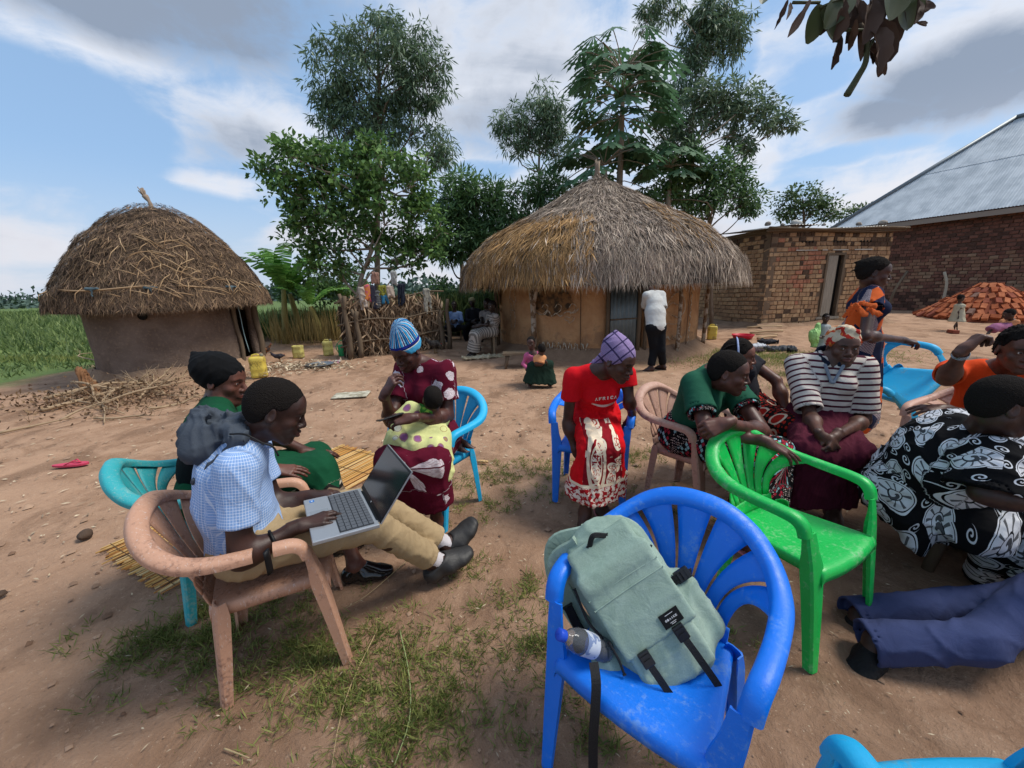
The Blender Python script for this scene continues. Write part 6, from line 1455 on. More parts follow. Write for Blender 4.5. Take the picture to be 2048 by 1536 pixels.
for k in range(NR):
    o = bpy.data.objects.new('reed', meshes[int(r6.integers(0, 8))]); COL.objects.link(o); o.parent = mat_; c = dr_*LL/2+lt*(-WW/2+WW*k/(NR-1))
    o.location = (c[0]+dr_[0]*r6.normal()*.015, c[1]+dr_[1]*r6.normal()*.015, .013+.003*math.sin(k*.3)); o.rotation_euler = (r6.uniform(0, 6), 0, ang+r6.normal()*.0012)
for s in (.03, .2, .4, .6, .8, .97):
    mb = MB(); mb.tube([(*(dr_*LL*s+lt*(-WW/2*1.01+WW*1.02*t)), .020) for t in np.linspace(0, 1, 12)], .0022, 4); mb.build('binding_cord', mat('cord', '#6b5236', .9), mat_)
# brushwood
bw = thing('brushwood_pile', 'tangled dry branches heaped on the ground before the mud hut', 'brushwood', tuple(at(230, 800)))
r7 = np.random.default_rng(41); o3 = np.array(bw.location)
BR = mat('dead_wood', lambda b: (b.mix(b.noise(b.obj(), 6, 4), lin('#7d6a55'), lin('#b59d80')), b.noise(b.obj(), 40, 4)), .9, .1, bdist=.005)
def branch(a, b2, rad, n_tw, parent, o3, r, tw=.3, name='branch', curve=.06):
    rad = rad*1.5; a, b2 = np.array(a, float)-o3, np.array(b2, float)-o3; L = np.linalg.norm(b2-a); P_ = catmull([a, a+(b2-a)*.35+r.normal(size=3)*curve*L*.5, a+(b2-a)*.7+r.normal(size=3)*curve*L*.5, b2], 12); P_[:, 2] = np.maximum(P_[:, 2], .01); mb = MB(); mb.tube(P_, np.linspace(rad, rad*.35, 12), 6)
    for k in range(n_tw):
        i = r.integers(2, 11); d = norm((b2-a)/L+r.normal(size=3)*.9); d[2] = abs(d[2])*.8; q = P_[i]; e = q+d*tw*r.uniform(.4, 1.2); mb.tube(catmull([q, (q+e)/2+r.normal(size=3)*.03, e], 5), [rad*.4, rad*.35, rad*.3, rad*.2, rad*.12], 4)
        for _ in range(2): e2 = e+norm(d+r.normal(size=3))*tw*.4; mb.tube([(q+e)/2, e2], [rad*.2, rad*.08], 3)
    mb.build(name, BR, parent)
for (a, b2, rad, nt) in [((85, 825, .05), (300, 775, .10), .022, 3), ((90, 805, .12), (405, 745, .15), .020, 5), ((200, 818, .08), (395, 770, .25), .016, 5), ((130, 800, .05), (330, 785, .05), .016, 4), ((150, 775, .3), (250, 830, .0), .014, 5), ((230, 800, .0), (240, 700, .55), .013, 5), ((200, 810, .0), (300, 760, .3), .014, 6), ((280, 800, .0), (350, 745, .35), .013, 6), ((300, 820, .02), (430, 790, .05), .014, 4), ((100, 790, .1), (210, 850, .02), .012, 6), ((190, 840, .02), (310, 835, .03), .012, 4), ((215, 735, .5), (190, 640, .75), .010, 4), ((330, 790, .0), (300, 720, .4), .011, 5), ((0, 870, .02), (150, 838, .02), .012, 1), ((170, 770, .1), (420, 800, .02), .012, 5), ((120, 845, .02), (260, 800, .2), .010, 5)]:
    A3 = G(a[0], a[1]+(a[2]*40)); A3[2] = a[2]*.6+.02; B3 = G(b2[0], b2[1]+(b2[2]*60)); B3[2] = b2[2]*.8+.02; branch(A3, B3, rad, nt, bw, o3, r7)
C_ = o3*0+r7.normal(size=(1500, 3))*np.array([.75, .45, .12]); C_[:, 2] = np.abs(C_[:, 2]); V, Fq = leaves(C_, r7.normal(size=C_.shape), r7.normal(size=C_.shape), .06, .03); meshobj('dead_leaves', V, Fq, mat('dead_leaf', lambda b: b.mix(b.island(), lin('#4a382a'), lin('#8a7055')), .9), bw, smooth=False, kind='stuff')
st = thing('tree_stump', 'split reddish stump sticking out of the brushwood', 'stump', tuple(at(185, 785))); S = Sdf(); S.cap((0, 0, 0), (-.10, 0, .42), .11, .045); S.cap((0, 0, 0), (-.02, 0, .25), .12, .05); S.disp = lambda p: .018*np.sin(np.arctan2(p[:, 1], p[:, 0]+.1*p[:, 2])*9)+.008*np.sin(p[:, 2]*30); V, Fq = surf(S, .015); meshobj('stump', V, Fq, mat('stump_wood', lambda b: (b.mix(b.noise(b.scale(b.obj(), (1, 1, .2)), 20, 4), lin('#5b3a26'), lin('#9c7350')), b.noise(b.scale(b.obj(), (1, 1, .2)), 40, 3)), .9, bdist=.01), st)
# husks, twigs, straw litter: nobody could count it
def litter():
    r = np.random.default_rng(51); C_ = []; D_ = []; L_ = []; W_ = []
    for (px, py, sx, sy, n, L, W, z) in [(590, 738, .55, .35, 420, .10, .035, .03), (650, 735, .5, .3, 200, .10, .03, .02), (560, 745, .6, .3, 220, .12, .02, .03), (930, 705, .8, .4, 60, .08, .03, .02)]:
        g = G(px, py); c = r.normal(size=(n, 3))*np.array([sx, sy, z])+g; c[:, 2] = np.abs(r.normal(size=n))*z+.01; C_.append(c); d = r.normal(size=(n, 3)); d[:, 2] *= .2; D_.append(d); L_.append(L*r.uniform(.4, 1.6, n)); W_.append(np.full(n, W))
    n = 2600; rr = .7+r.uniform(size=n)**.7*6.5; aa = np.radians(r.uniform(-56, 56, n)); c = np.stack([rr*np.sin(aa), rr*np.cos(aa), np.full(n, .008)], 1); C_.append(c); d = r.normal(size=(n, 3)); d[:, 2] *= .08; D_.append(d); L_.append(.022*r.uniform(.4, 1.8, n)*np.clip(rr/2, .6, 2)); W_.append(np.full(n, .006)*np.clip(rr/2, .7, 2))
    C_ = np.concatenate(C_); C_[:, 2] += gz(C_[:, 0], C_[:, 1]); V, Fq = leaves(C_, np.concatenate(D_), r.normal(size=C_.shape)*.3+np.array([0, 0, 1]), np.concatenate(L_), np.concatenate(W_), .2)
    o = meshobj('husks', V, Fq, mat('husk', lambda b: b.mix(b.island(), lin('#6b5542'), lin('#d0bfa2')), .9), smooth=False); tag(o, 'scattered maize husks, straw bits and wood chips on the earth', 'husks', kind='stuff')
litter()
def clods():
    r = np.random.default_rng(81); n = 1500; rr = .6+r.uniform(size=n)**1.3*7; aa = np.radians(r.uniform(-58, 58, n)); c = np.stack([rr*np.sin(aa), rr*np.cos(aa)], 1); s = r.uniform(.25, 1, n)**3*.020*np.clip(rr/2.2, .55, 1.8)+.0025
    O = np.array([(1, 0, 0), (0, 1, 0), (-1, 0, 0), (0, -1, 0), (0, 0, .8), (.3, .2, -.4)]); V = O[None]*s[:, None, None]*r.uniform(.6, 1.3, (n, 6, 3)); V[:, :, :2] += c[:, None]; V[:, :, 2] += (gz(c[:, 0], c[:, 1]))[:, None]
    Fq = np.array([(0, 1, 4), (1, 2, 4), (2, 3, 4), (3, 0, 4)])[None]+np.arange(n)[:, None, None]*6; o = meshobj('clods', V.reshape(-1, 3), Fq.reshape(-1, 3), mat('clod', lambda b: b.mix(b.island(), lin('#6b5140'), lin('#a88b74')), .95), smooth=False); tag(o, 'loose crumbs of earth and grit over the yard', 'grit', kind='stuff')
clods()
def twig(p, label, rad=.004, m=None, name='stick', z=.012):
    P_ = [at(a, b2, z) for a, b2 in p]; o0 = P_[0].copy(); mb = MB(); mb.tube(catmull([q-o0 for q in P_], 14), np.linspace(rad, rad*.5, 14), 5); o = mb.build(name, m or mat('straw_stick', '#b09a74', .9)); o.location = tuple(o0); tag(o, label, 'stick')
twig([(755, 1265), (705, 1370), (680, 1450), (665, 1536)], 'long thin dry stalk running down the front grass, left one', .0025)
twig([(800, 1265), (818, 1350), (820, 1440), (790, 1536)], 'long pale green stalk bending through the front grass', .0035, mat('green_stalk', '#93a06a', .7))
twig([(815, 1125), (740, 1190), (690, 1222)], 'long thin twig lying behind the front leg of the broken chair', .0025)
twig([(450, 1503), (475, 1512), (500, 1522)], 'short pale stick on the earth left of the grass', .003)
# grass
def grass():
    r = np.random.default_rng(61); C_ = []; S_ = []
    spots = [(330, 1270, .30, .14, 420, .9), (430, 1240, .20, .12, 260, .9), (300, 1300, .15, .08, 120, .9), (560, 1230, .30, .12, 320, .8), (520, 1300, .30, .10, 300, .8), (480, 1390, .13, .06, 120, .8), (560, 1330, .3, .1, 200, .7), (640, 1300, .16, .08, 160, .9), (760, 1330, .22, .16, 360, .9), (850, 1350, .2, .16, 300, .9), (880, 1450, .16, .12, 240, .9), (720, 1430, .2, .12, 220, .9), (800, 1500, .2, .08, 200, .9), (640, 1400, .15, .1, 120, .8), (930, 1300, .12, .12, 100, .8),
             (1060, 1270, .10, .10, 160, .9), (1080, 1170, .12, .10, 130, .9), (1090, 1300, .08, .06, 90, .9), (1160, 1440, .10, .1, 120, .8), (1220, 1500, .1, .05, 90, .8), (1010, 960, .45, .14, 520, .7), (960, 1010, .22, .12, 220, .7), (1080, 930, .3, .1, 300, .7), (1290, 910, .35, .12, 380, .7), (1330, 1020, .2, .15, 160, .6), (1470, 1310, .12, .1, 70, .6), (1160, 985, .2, .12, 140, .6), (930, 1130, .12, .1, 90, .7), (960, 1200, .15, .1, 110, .7), (1050, 1400, .06, .1, 50, .7)]
    for (px, py, sx, sy, n, h) in spots:
        g = G(px, py); n = int(n*2.4); nt = max(6, n//16); tc = np.array([g[0], g[1]])+r.normal(size=(nt, 2))*np.array([sx, sy])*.8; ci = r.integers(0, nt, n); c = tc[ci]+r.normal(size=(n, 2))*.020; C_.append(np.c_[c, np.zeros(n)]); S_.append(np.full(n, .062*h))
    for (px, py, sx, sy, n, h) in [(1560, 715, 1.9, .55, 3800, 1), (1450, 700, .9, .5, 1400, 1), (1620, 730, 1.2, .3, 1600, 1), (1590, 750, .5, .15, 500, .8), (1580, 770, .35, .1, 240, .7), (120, 690, 1.2, .7, 2600, 1.3), (60, 720, 1.3, .5, 1800, 1.2), (150, 720, .8, .4, 1200, 1.2), (540, 655, 1.0, .8, 500, 1.2), (1960, 760, .6, .15, 120, .7), (1750, 745, .5, .15, 140, .6), (915, 660, .6, .3, 260, 1.3)]:
        g = G(px, py); c = np.array([g[0], g[1]])+r.normal(size=(n, 2))*np.array([sx, sy])*.6; C_.append(np.c_[c, np.zeros(n)]); S_.append(np.full(n, .11*h))
    C_ = np.concatenate(C_); S_ = np.concatenate(S_); n = len(C_); C_[:, 2] = gz(C_[:, 0], C_[:, 1])-.005
    D_ = r.normal(size=(n, 3))*.75; D_[:, 2] = r.uniform(.25, 1.1, n); V, Fq = leaves(C_, D_, r.normal(size=(n, 3)), S_*r.uniform(.35, 1.35, n), np.clip(S_*.07, .0048, .014), .3, .35)
    o = meshobj('grass', V, Fq, LM_GR, smooth=False); tag(o, 'patchy short trodden grass around the chairs and beyond', 'grass', kind='stuff')
grass()
# leafy branch hanging into the top right corner, from a tree that shades the sitters
DL = leaf_mat('dark_glossy_leaf', '#3d4a34', '#56603f', .4, .2); DRY = leaf_mat('withered_leaf', '#3a2e2a', '#6b564a', .8, .1)
sh = thing('shade_tree', 'tree whose branch of withered and dark leaves hangs into the top right corner', 'tree', (3.6, -2.2, 0))
o3 = np.array([3.6, -2.2, 0]); mb = MB(); mb.tube(catmull([(0, 0, -.1), (-.1, .2, 1.3), (-.3, .5, 2.6), (-.9, 1.2, 3.6)], 12), np.linspace(.26, .16, 12), 10)
for e in [(-2.6, 1.6, 4.4), (-.5, 3.2, 4.2), (1.6, 2.0, 4.5), (-1.8, 3.0, 4.6), (-3.4, .2, 4.4), (1.2, -.8, 4.6)]: mb.tube(catmull([(-.6, .9, 3.2), (np.array(e)+[-.6, .9, 3.2])/2+[0, 0, .2], e], 8), np.linspace(.1, .02, 8), 6)
bb = Q(1745, -60, 1.35)-o3; b1 = Q(1730, 60, 1.30)-o3; b2 = Q(1705, 190, 1.27)-o3
mb.tube(catmull([(-1.8, 3.0, 4.6), (-2.0, 3.3, 3.4), bb, b1], 14), np.linspace(.03, .006, 14), 6); mb.build('trunk', BARK, sh)
r8 = np.random.default_rng(71); n = 1700; C_ = r8.uniform(-1, 1, (n*2, 3))*np.array([3.6, 2.6, 1.2])+np.array([-1.3, .7, 5.0]); C_ = C_[(C_[:, 1]+o3[1]) < (C_[:, 2]-1.49)/math.tan(math.radians(36))-.4][:n]
V, Fq = leaves(C_, r8.normal(size=C_.shape)-[0, 0, .5], r8.normal(size=C_.shape)+[0, 0, 1], .24, .11); meshobj('crown', V, Fq, DL, sh, smooth=False)
def bigleaf(base, tip, w, m, curl=0, name='leaf'):
    base, tip = np.array(base)-o3, np.array(tip)-o3; L = np.linalg.norm(tip-base); ax = (tip-base)/L; lat = norm(np.cross(ax, _f)+r8.normal(size=3)*.25); nr = np.cross(lat, ax); G_ = []
    for t in np.linspace(0, 1, 9):
        ww = w*math.sin(PI*min(1, t*.93+.04))**.75; c = base+ax*L*t+nr*curl*L*math.sin(t*2.5)
        jag = (1+r8.normal()*.22) if m is DRY else 1
        G_.append([c+lat*ww*u*jag*.5-nr*(abs(u)*ww*(.5 if m is DRY else .18)) for u in (-1, -.5, 0, .5, 1)])
    mb = MB(); mb.grid(G_); mb.build(name, m, sh)
Yb = 1.30
for (a, b2, w, m) in [((1640, 8), (1612, 88), 34, DL), ((1640, 20), (1680, 80), 44, DL), ((1800, -10), (1815, 60), 62, DL), ((1790, -40), (1780, 40), 60, DL), ((1560, -30), (1525, 8), 30, DL), ((1700, -20), (1650, 60), 40, DL),
                      ((1575, 0), (1550, 58), 10, DRY), ((1620, 0), (1575, 75), 12, DRY), ((1580, 5), (1572, 40), 8, DRY), ((1690, 0), (1665, 85), 26, DRY), ((1700, 10), (1690, 88), 30, DRY), ((1720, 0), (1700, 70), 34, DRY), ((1740, 0), (1725, 90), 30, DRY), ((1680, 70), (1664, 138), 16, DRY), ((1715, 60), (1722, 122), 22, DRY), ((1745, 60), (1755, 150), 34, DRY), ((1760, 40), (1775, 125), 34, DRY), ((1765, 100), (1760, 152), 22, DRY), ((1770, 20), (1785, 100), 30, DRY), ((1740, 100), (1773, 150), 22, DRY), ((1710, 40), (1700, 100), 20, DRY), ((1835, 0), (1826, 50), 16, DRY), ((1830, 45), (1852, 52), 10, DRY), ((1855, 0), (1845, 28), 16, DRY), ((1730, 80), (1745, 130), 20, DRY), ((1672, -10), (1640, 70), 22, DRY), ((1755, -20), (1735, 60), 30, DRY)]:
    k = Yb/FPX; d = r8.normal()*.03; bigleaf(Q(a[0], a[1], Yb+d), Q(b2[0], b2[1], Yb+d+r8.normal()*.03), w*k, m, r8.normal()*.05)
mb = MB(); P_ = [Q(a, b2, Yb)-o3 for a, b2 in ((1733, 60), (1732, 120), (1715, 155), (1694, 190))]; mb.tube(catmull(P_, 12), np.linspace(.006, .010, 12), 7)
for a, b2 in (((1640, 5), (1585, 5)), ((1700, -10), (1640, 15)), ((1733, 60), (1690, 60)), ((1735, 100), (1760, 60))): mb.tube([Q(*a, Yb)-o3, Q(*b2, Yb)-o3], .004, 5)
mb.build('twig', mat('green_twig', '#4a5038', .6), sh)
# ------------------------------------------------ the people
def pose(P, C, H, f, kl=None, kr=None, al=None, ar=None, el=None, er=None, wl=None, wr=None, ls=1.0, hs=None, w=1.0, hf=None, fdl=None, fdr=None, shw=.172, **kw):
    f = norm([f[0], f[1], 0]); R_ = np.array([f[1], -f[0], 0]); P, C, H = [np.array(q, float) for q in (P, C, H)]; ax = norm(C-P)
    J = dict(P=P, C=C, H=H, fwd=f, ls=ls, hs=hs or ls, w=w*ls if ls != 1 else w, hf=hf if hf is not None else f)
    J['sr'] = C+R_*shw*ls-ax*.062*ls; J['sl'] = C-R_*shw*ls-ax*.062*ls; J['hr'] = P+R_*.092*ls; J['hl'] = P-R_*.092*ls
    for k, v in dict(kl=kl, kr=kr, al=al, ar=ar, el=el, er=er, wl=wl, wr=wr).items():
        if v is not None: J[k] = np.array(v, float)
    if al is not None: J['fdl'] = fdl if fdl is not None else f
    if ar is not None: J['fdr'] = fdr if fdr is not None else f
    J.update(kw); return J
def person(label, J, group=None):
    P_ = J['P']; return thing('person', label, 'person', (P_[0], P_[1], 0), 0, group)
# ---- cloth prints -------------------------------------------------
def P_gingham(b):
    u, v, _ = b.sep(b.attr('cuv')); g = lambda t: ((t*100.0).fract()-.5).abs().gt(.37)
    base = b.mix(b.noise(b.obj(), 6, 3), lin('#7ba1d8'), lin('#8fb1e4')); m = g(u).max(g(v)); m2 = g(u)*g(v)
    return b.mix(m*.55+m2*.35, base, lin('#dbe7f8'))
def P_poloStripe(b):
    u, v, w = b.sep(b.attr('cuv')); t = (v*25.0+b.noise(b.obj(), 4, 2)*.12).fract(); m = t.sm(.60, .64)*(1.0-t.sm(.93, .97)); return b.mix(m, lin('#cdc3ba'), lin('#4a1c2c'))
def P_maroon(b):
    u, v, w = b.sep(b.attr('cuv')); uv = b.comb(u, v, 0.0); n = b.noise(uv, 16, 3, col=True)
    vr = b.vor(b.vadd(uv, b.scale(n, .05)), 9.5); d = X(vr.outputs['Distance']); r = b.sep(vr.outputs['Color'])[0]
    blob = (d+b.noise(uv, 22, 3)*.22).lt(.46)*r.gt(.22); tex = b.noise(uv, 130, 3).sm(.45, .55)
    vein = ((u*1.3+v).__mul__(70.0)).fract().lt(.12)
    c = b.mix(blob, lin('#5b0f26'), b.mix(tex*.35+vein*.4, lin('#e3dade'), lin('#8c4a5e')))
    dots = X(b.vor(uv, 34).outputs['Distance']).lt(.16)*b.noise(uv, 5, 2).gt(.58); return b.mix(dots, c, lin('#d9ccd0'))
def P_red(b):
    u, v, w = b.sep(b.attr('cuv')); return lin('#d31420')
def motif(b, uv, sc, seed=0.0, spiral=9.0):
    vr = b.vor(uv, sc, rand=.75); n = b.new('ShaderNodeVectorMath'); n.operation = 'SUBTRACT'; b.link(uv, n.inputs[0])
    sc2 = b.scale(vr.outputs['Position'], 1.0); b.link(sc2, n.inputs[1]); x, y, _ = b.sep(n.outputs[0]); x = x*sc; y = y*sc
    rc = b.sep(vr.outputs['Color'])[0]; a0 = rc*6.28; ca, sa = a0.cos(), a0.sin(); X_ = x*ca+y*sa; Y_ = y*ca-x*sa
    X2 = X_+Y_*Y_*.9; r = (X2*X2+Y_*Y_*2.2)**.5; th = atan2(Y_, X2); return r, th, X2, Y_, rc
def P_paisley(b):
    u, v, w = b.sep(b.attr('cuv')); uv = b.comb(u, v, 0.0); out = lin('#0f0f12')
    r, th, x, y, rc = motif(b, uv, 7.0); edge = r.sm(.40, .42); inner = r.lt(.40)
    sp = (r*26.0+th*1.0).sin().gt(.25)*r.lt(.15); petal = ((th*9.0).sin()*.5+.5)*r.gt(.17)*r.lt(.36); line = (r-.385).abs().lt(.016)
    c = b.mix(inner, out, b.mix((petal.gt(.84)*.85).max(sp*.9).max(((r-.16).abs().lt(.012))*1.0), lin('#d4d6dc'), lin('#1b1b20'))); c = b.mix(((r-.44).abs().lt(.018)), c, lin('#d9dbe0'))
    r2, t2, x2, y2, c2 = motif(b, b.vadd(uv, b.comb(.37, .81, 0.0)), 15.0); cur = (r2*30.0-t2).sin().gt(.35)*r2.lt(.30)*r.gt(.46); return b.mix(cur, c, lin('#cfd2d8'))
def P_reddress(b):
    u, v, w = b.sep(b.attr('cuv')); uv = b.comb(u, v, 0.0); base = b.mix(b.noise(uv, 12, 3).gt(.5), lin('#c4101c'), lin('#8d0f1c'))
    x, y, z = b.sep(b.attr('rest')); front = x.abs().lt(.16)
    r, th, X2, Y2, rc = motif(b, b.comb(x, z, 0.0), 9.5); ins = r.lt(.40); pet = (th*5.0).sin()*.08+.24
    c = b.mix(ins, lin('#8a1420'), b.mix(((r-pet).abs().lt(.035)).max((r-.12).abs().lt(.025)), lin('#e8d9c4'), lin('#b03a2c'))); c = b.mix((r-.42).abs().lt(.03), c, lin('#f0e2c8'))
    band = z.lt(.36); fr = b.mix(b.noise(b.comb(x, z, 0.0), 46, 3).gt(.5), lin('#e3d2c4'), lin('#a51c24'))
    panel = (x+.03*1.0).abs().lt(.135-(z-.3)*.12)*z.lt(.66); c = b.mix(panel, lin('#d6121c'), c)
    # long drop shape with a pale outline
    dx = (x+.075)/.05; dz = (z-.47)/.17; rr = (dx*dx+dz*dz)**.5; c = b.mix(((rr-1.0).abs().lt(.16)).max((rr-.62).abs().lt(.06)), c, lin('#f0dcc0')); c = b.mix(rr.lt(.5)*(b.noise(b.comb(x, z, 0.0), 60, 3).gt(.52)), c, lin('#ecdccb'))
    c = b.mix(z.lt(.33), c, fr); return b.mix(((z-.34).abs().lt(.008)), c, lin('#f0dcc0'))
def P_blackprint(b):
    u, v, w = b.sep(b.attr('cuv')); uv = b.comb(u, v, 0.0); s = 42.0; fx = ((u*s)+(v*s)).fract(); fy = ((u*s)-(v*s)).fract(); ix = ((u*s)+(v*s)).floor(); iy = ((u*s)-(v*s)).floor()
    hsh = ((ix*12.9+iy*78.2).sin()*437.5).fract(); ins = (fx-.5).abs().lt(.40)*(fy-.5).abs().lt(.40)*hsh.gt(.45); zone = b.noise(uv, 7, 3)
    c = b.mix(ins*zone.gt(.46), lin('#121114'), b.mix(hsh.gt(.78), lin('#a02638'), lin('#8fbfc4'))); dots = X(b.vor(uv, 90, rand=.3).outputs['Distance']).lt(.28)*zone.lt(.47); return b.mix(dots, c, lin('#c4b6ae'))
def P_greenzig(b):
    u, v, w = b.sep(b.attr('cuv')); zz = ((u*26.0).fract()-.5).abs()*.05; t = v+zz+b.noise(b.comb(u, v, 0.0), 9, 2)*.03; k = (t*16.0).fract(); m = w.gt(.5)
    band = b.mix(k.lt(.25), b.mix(k.gt(.6), lin('#1c1c1a'), lin('#7d6a58')), lin('#c9bda8')); z = b.sep(b.attr('rest'))[2]
    low = ((z-zz*1.6).lt(.46)).max(((z-zz*1.6).gt(.66))*((z+zz*2.0).lt(.84))); return b.mix(low, lin('#11492f'), band)
def P_yellowblanket(b):
    o = b.obj(); vr = b.vor(o, 13.5); d = X(vr.outputs['Distance']); r = b.sep(vr.outputs['Color'])[0]; c = b.mix(d.lt(.36)*r.gt(.35), lin('#d3d592'), b.mix(r.gt(.75), lin('#8c5a86'), lin('#d5d8c8'))); return b.mix((d-.31).abs().lt(.02)*r.gt(.3), c, lin('#a58a5a'))
def P_redspot(b):
    u, v, w = b.sep(b.attr('cuv')); uv = b.comb(u, v, 0.0); d = X(b.vor(uv, 40, rand=.35).outputs['Distance']); c = b.mix(d.lt(.36), lin('#1f1412'), lin('#b3291c')); r, th, x, y, rc = motif(b, uv, 7.0); c = b.mix(r.lt(.36), c, lin('#a8241a')); return b.mix((r-.3).abs().lt(.05), c, lin('#d9c3a8'))
def P_orangeblue(b):
    u, v, w = b.sep(b.attr('cuv')); uv = b.comb(u, v, 0.0); vr = b.vor(b.comb(u*1.4, v*.8, 0.0), 9.0, rand=.9); r = b.sep(vr.outputs['Color'])[0]; d = X(vr.outputs['Distance']); st = ((u-v)*75.0).fract().gt(.5); c = b.mix(r.gt(.55), lin('#1b2440'), lin('#c95c2a')); return b.mix((r.gt(.3))*(r.lt(.5)), c, b.mix(st, lin('#1d2545'), lin('#b9a8a8')))
def P_scarf(b):
    o = b.obj(); x, y, z = b.sep(o); n = b.noise(o, 7, 4, dist=1.0); return b.mix(((z*9.0+x*14.0+n*2.0).fract()).gt(.62), lin('#c9b89e'), b.mix(n.gt(.5), lin('#b3342a'), lin('#c8713a')))
def P_purple(b):
    o = b.obj(); x, y, z = b.sep(o); g = lambda t, k, w: ((t*k).fract()).lt(w); a = x*.8+z*.6; c2 = z*.8-x*.6+y*.3; fine = g(a, 160.0, .35).max(g(c2, 160.0, .35)); wide = g(a, 14.0, .12).max(g(c2, 14.0, .12)); m = b.noise(o, 5, 2)
    return b.mix(wide, b.mix(fine*.55, lin('#75608f'), lin('#b6a3c8')), lin('#3d3358'))
# =========== 1 the man with the laptop
def add_shoes(J, root, m, label=None):
    for s in 'lr':
        if 'a'+s in J: shoe(J, s, root, m, label=label)
BLK = mat('black_leather', lambda b: ((.012, .012, .013, 1), b.noise(b.obj(), 40, 3)*.3), .35, .5)
f1 = norm([.888, .46, 0])
J = pose((-1.09, 1.37, .545), (-1.03, 1.39, .975), Q(552, 822, 1.40), f1, kl=(-.71, 1.71, .50), kr=(-.63, 1.50, .505), al=Q(893, 1088, 1.84), ar=Q(872, 1122, 1.72),
         er=Q(480, 1118, 1.17), wr=Q(598, 1052, 1.30), el=Q(548, 1012, 1.52), wl=Q(618, 992, 1.56), hf=(.84, .42, -.44), fdl=(.8, .6, 0), fdr=(.85, .5, 0), fpl=.75, fpr=.30, nk=1.0, facew=.97,
         handr=dict(d=(.86, .52, .03), n=(0, -.1, 1), curls=[(.2, .5, .3), (.15, .5, .35), (.25, .5, .3), (.3, .5, .3)], tcurl=.3), handl=dict(d=(.90, .15, .02), n=(0, .1, 1), curls=[(.2, .5, .3), (.15, .5, .35), (.25, .5, .3), (.3, .5, .3)], tcurl=.3), gaze=(0, -.5), arch=-.035)
lapman = person('young man in pale blue checked shirt and beige trousers typing on a laptop', J)
Bd = body(J, lapman, '#38221b', fem=False, hres=.0030)
hair_cap(J, lapman, Bd, .010, .050, -.060, .0035, .0016)
cloth_blue = cloth('blue_gingham', P_gingham)
top_garment(J, lapman, Bd, cloth_blue, 'shirt', e=.012, sleeve=.62, hem=.06, neck=.060, fem=False, amp=.007, flare=.010, res=.0075, seed=3, belly=.012, L=.12)
# shirt collar flap
fw, lat, ax = Bd['fw'], Bd['lat'], Bd['ax']; C_ = J['C']
S = Sdf()
for s in (-1, 1): S.cap(C_+ax*.018+lat*s*.055-fw*.02, C_-ax*.03+lat*s*.045+fw*.085, .016, .012, k=.01)
S.cap(C_+ax*.022+lat*.055-fw*.03, C_+ax*.022-lat*.055-fw*.03, .016, .016, k=.01); garment('collar', lapman, S, cloth_blue, .006, None, bone_uv([(J['P'], C_, lat)]))
trousers(J, lapman, Bd, cloth('khaki', lambda b: b.mix(b.noise(b.obj(), 5, 3), lin('#a18a68'), lin('#b59e7b'))), e=.010, hem=.86, amp=.008, res=.008, seed=5, flare=.010, waist=.11)
for s in 'lr':
    S = Sdf(); a, k_ = J['a'+s], J['k'+s]; d = norm(a-k_); S.cap(a-d*.09, a-d*.005, .043, .040); S.cap(a, a+norm(J['fd'+s])*.05-np.array([0, 0, .02]), .042, .034, k=.02); garment('sock', lapman, S, cloth('white_sock', '#c9c3c6'), .007, folds(.003, .04, 2))
    shoe(J, s, lapman, mat('dark_shoe', lambda b: (lin('#2c2b2b'), b.noise(b.obj(), 30, 3)*.3), .55, .4), infl=.014)
# belt end, watch strap
mb = MB(); e_, w_ = J['er'], J['wr']; d = norm(w_-e_); c = e_+(w_-e_)*.55; x = norm(np.cross(d, (0, 0, 1))); y = np.cross(x, d); mb.tube([c+(x*math.cos(t)+y*math.sin(t))*.036 for t in np.linspace(0, 2*PI, 20)], .006, 6); mb.build('wristband', mat('black_rubber', '#101012', .5), lapman, world=True)
mb = MB(); c = Q(537, 1125, 1.12); mb.tube(catmull([c+[0, 0, .045], c, c-[0, 0, .04]], 6), .016, 8, flat=.35); mb.build('belt_end', _M['black_rubber'], lapman, world=True)
# dark hood lying on his back and shoulders
S = Sdf(); hc = Q(425, 862, 1.33); SLT = cloth('slate_cloth', lambda b: b.mix(b.noise(b.obj(), 6, 3), lin('#3d434c'), lin('#525a65')))
S.ell(Q(420, 862, 1.36), (.100, .090, .070), k=.04); S.cap(Q(395, 830, 1.36), Q(470, 868, 1.30), .03, .022, k=.02); S.ell(Q(447, 838, 1.36), (.05, .05, .03), k=.02, op='s'); S.ell(Q(400, 900, 1.30), (.06, .07, .05), k=.06); S.cap(Q(470, 850, 1.40), Q(487, 868, 1.32), .045, .026, k=.05); S.cap(Q(480, 880, 1.27), Q(385, 965, 1.24), .020, .012, k=.03); S.cap(Q(410, 830, 1.46), Q(490, 850, 1.47), .04, .03, k=.04)
hood = garment('hood', lapman, S, SLT, .007, folds(.013, .06, 8))
S = Sdf(); S.ell(Q(438, 818, 1.34)+[0, 0, .0], (.042, .045, .018), k=.02); garment('hood_lining', hood, S, cloth('orange_print', lambda b: b.mix(b.noise(b.obj(), 25, 3).gt(.55), lin('#d9671e'), lin('#2b2a26'))), .006, folds(.004, .04, 3)).parent = lapman
def ringat(c, r_, name, par, m, nrm=(.45, -.85, .3)):
    n = norm(nrm); x = norm(np.cross(n, (0, 0, 1))); y = np.cross(n, x); mb = MB(); mb.tube([c+(x*math.cos(t)+y*math.sin(t))*r_ for t in np.linspace(0, 2*PI, 16)], r_*.35, 6, cap=False); return mb.build(name, m, par, world=True)
BRS = mat('brass_eyelet', '#c9b87a', .3, .5, metal=.8)
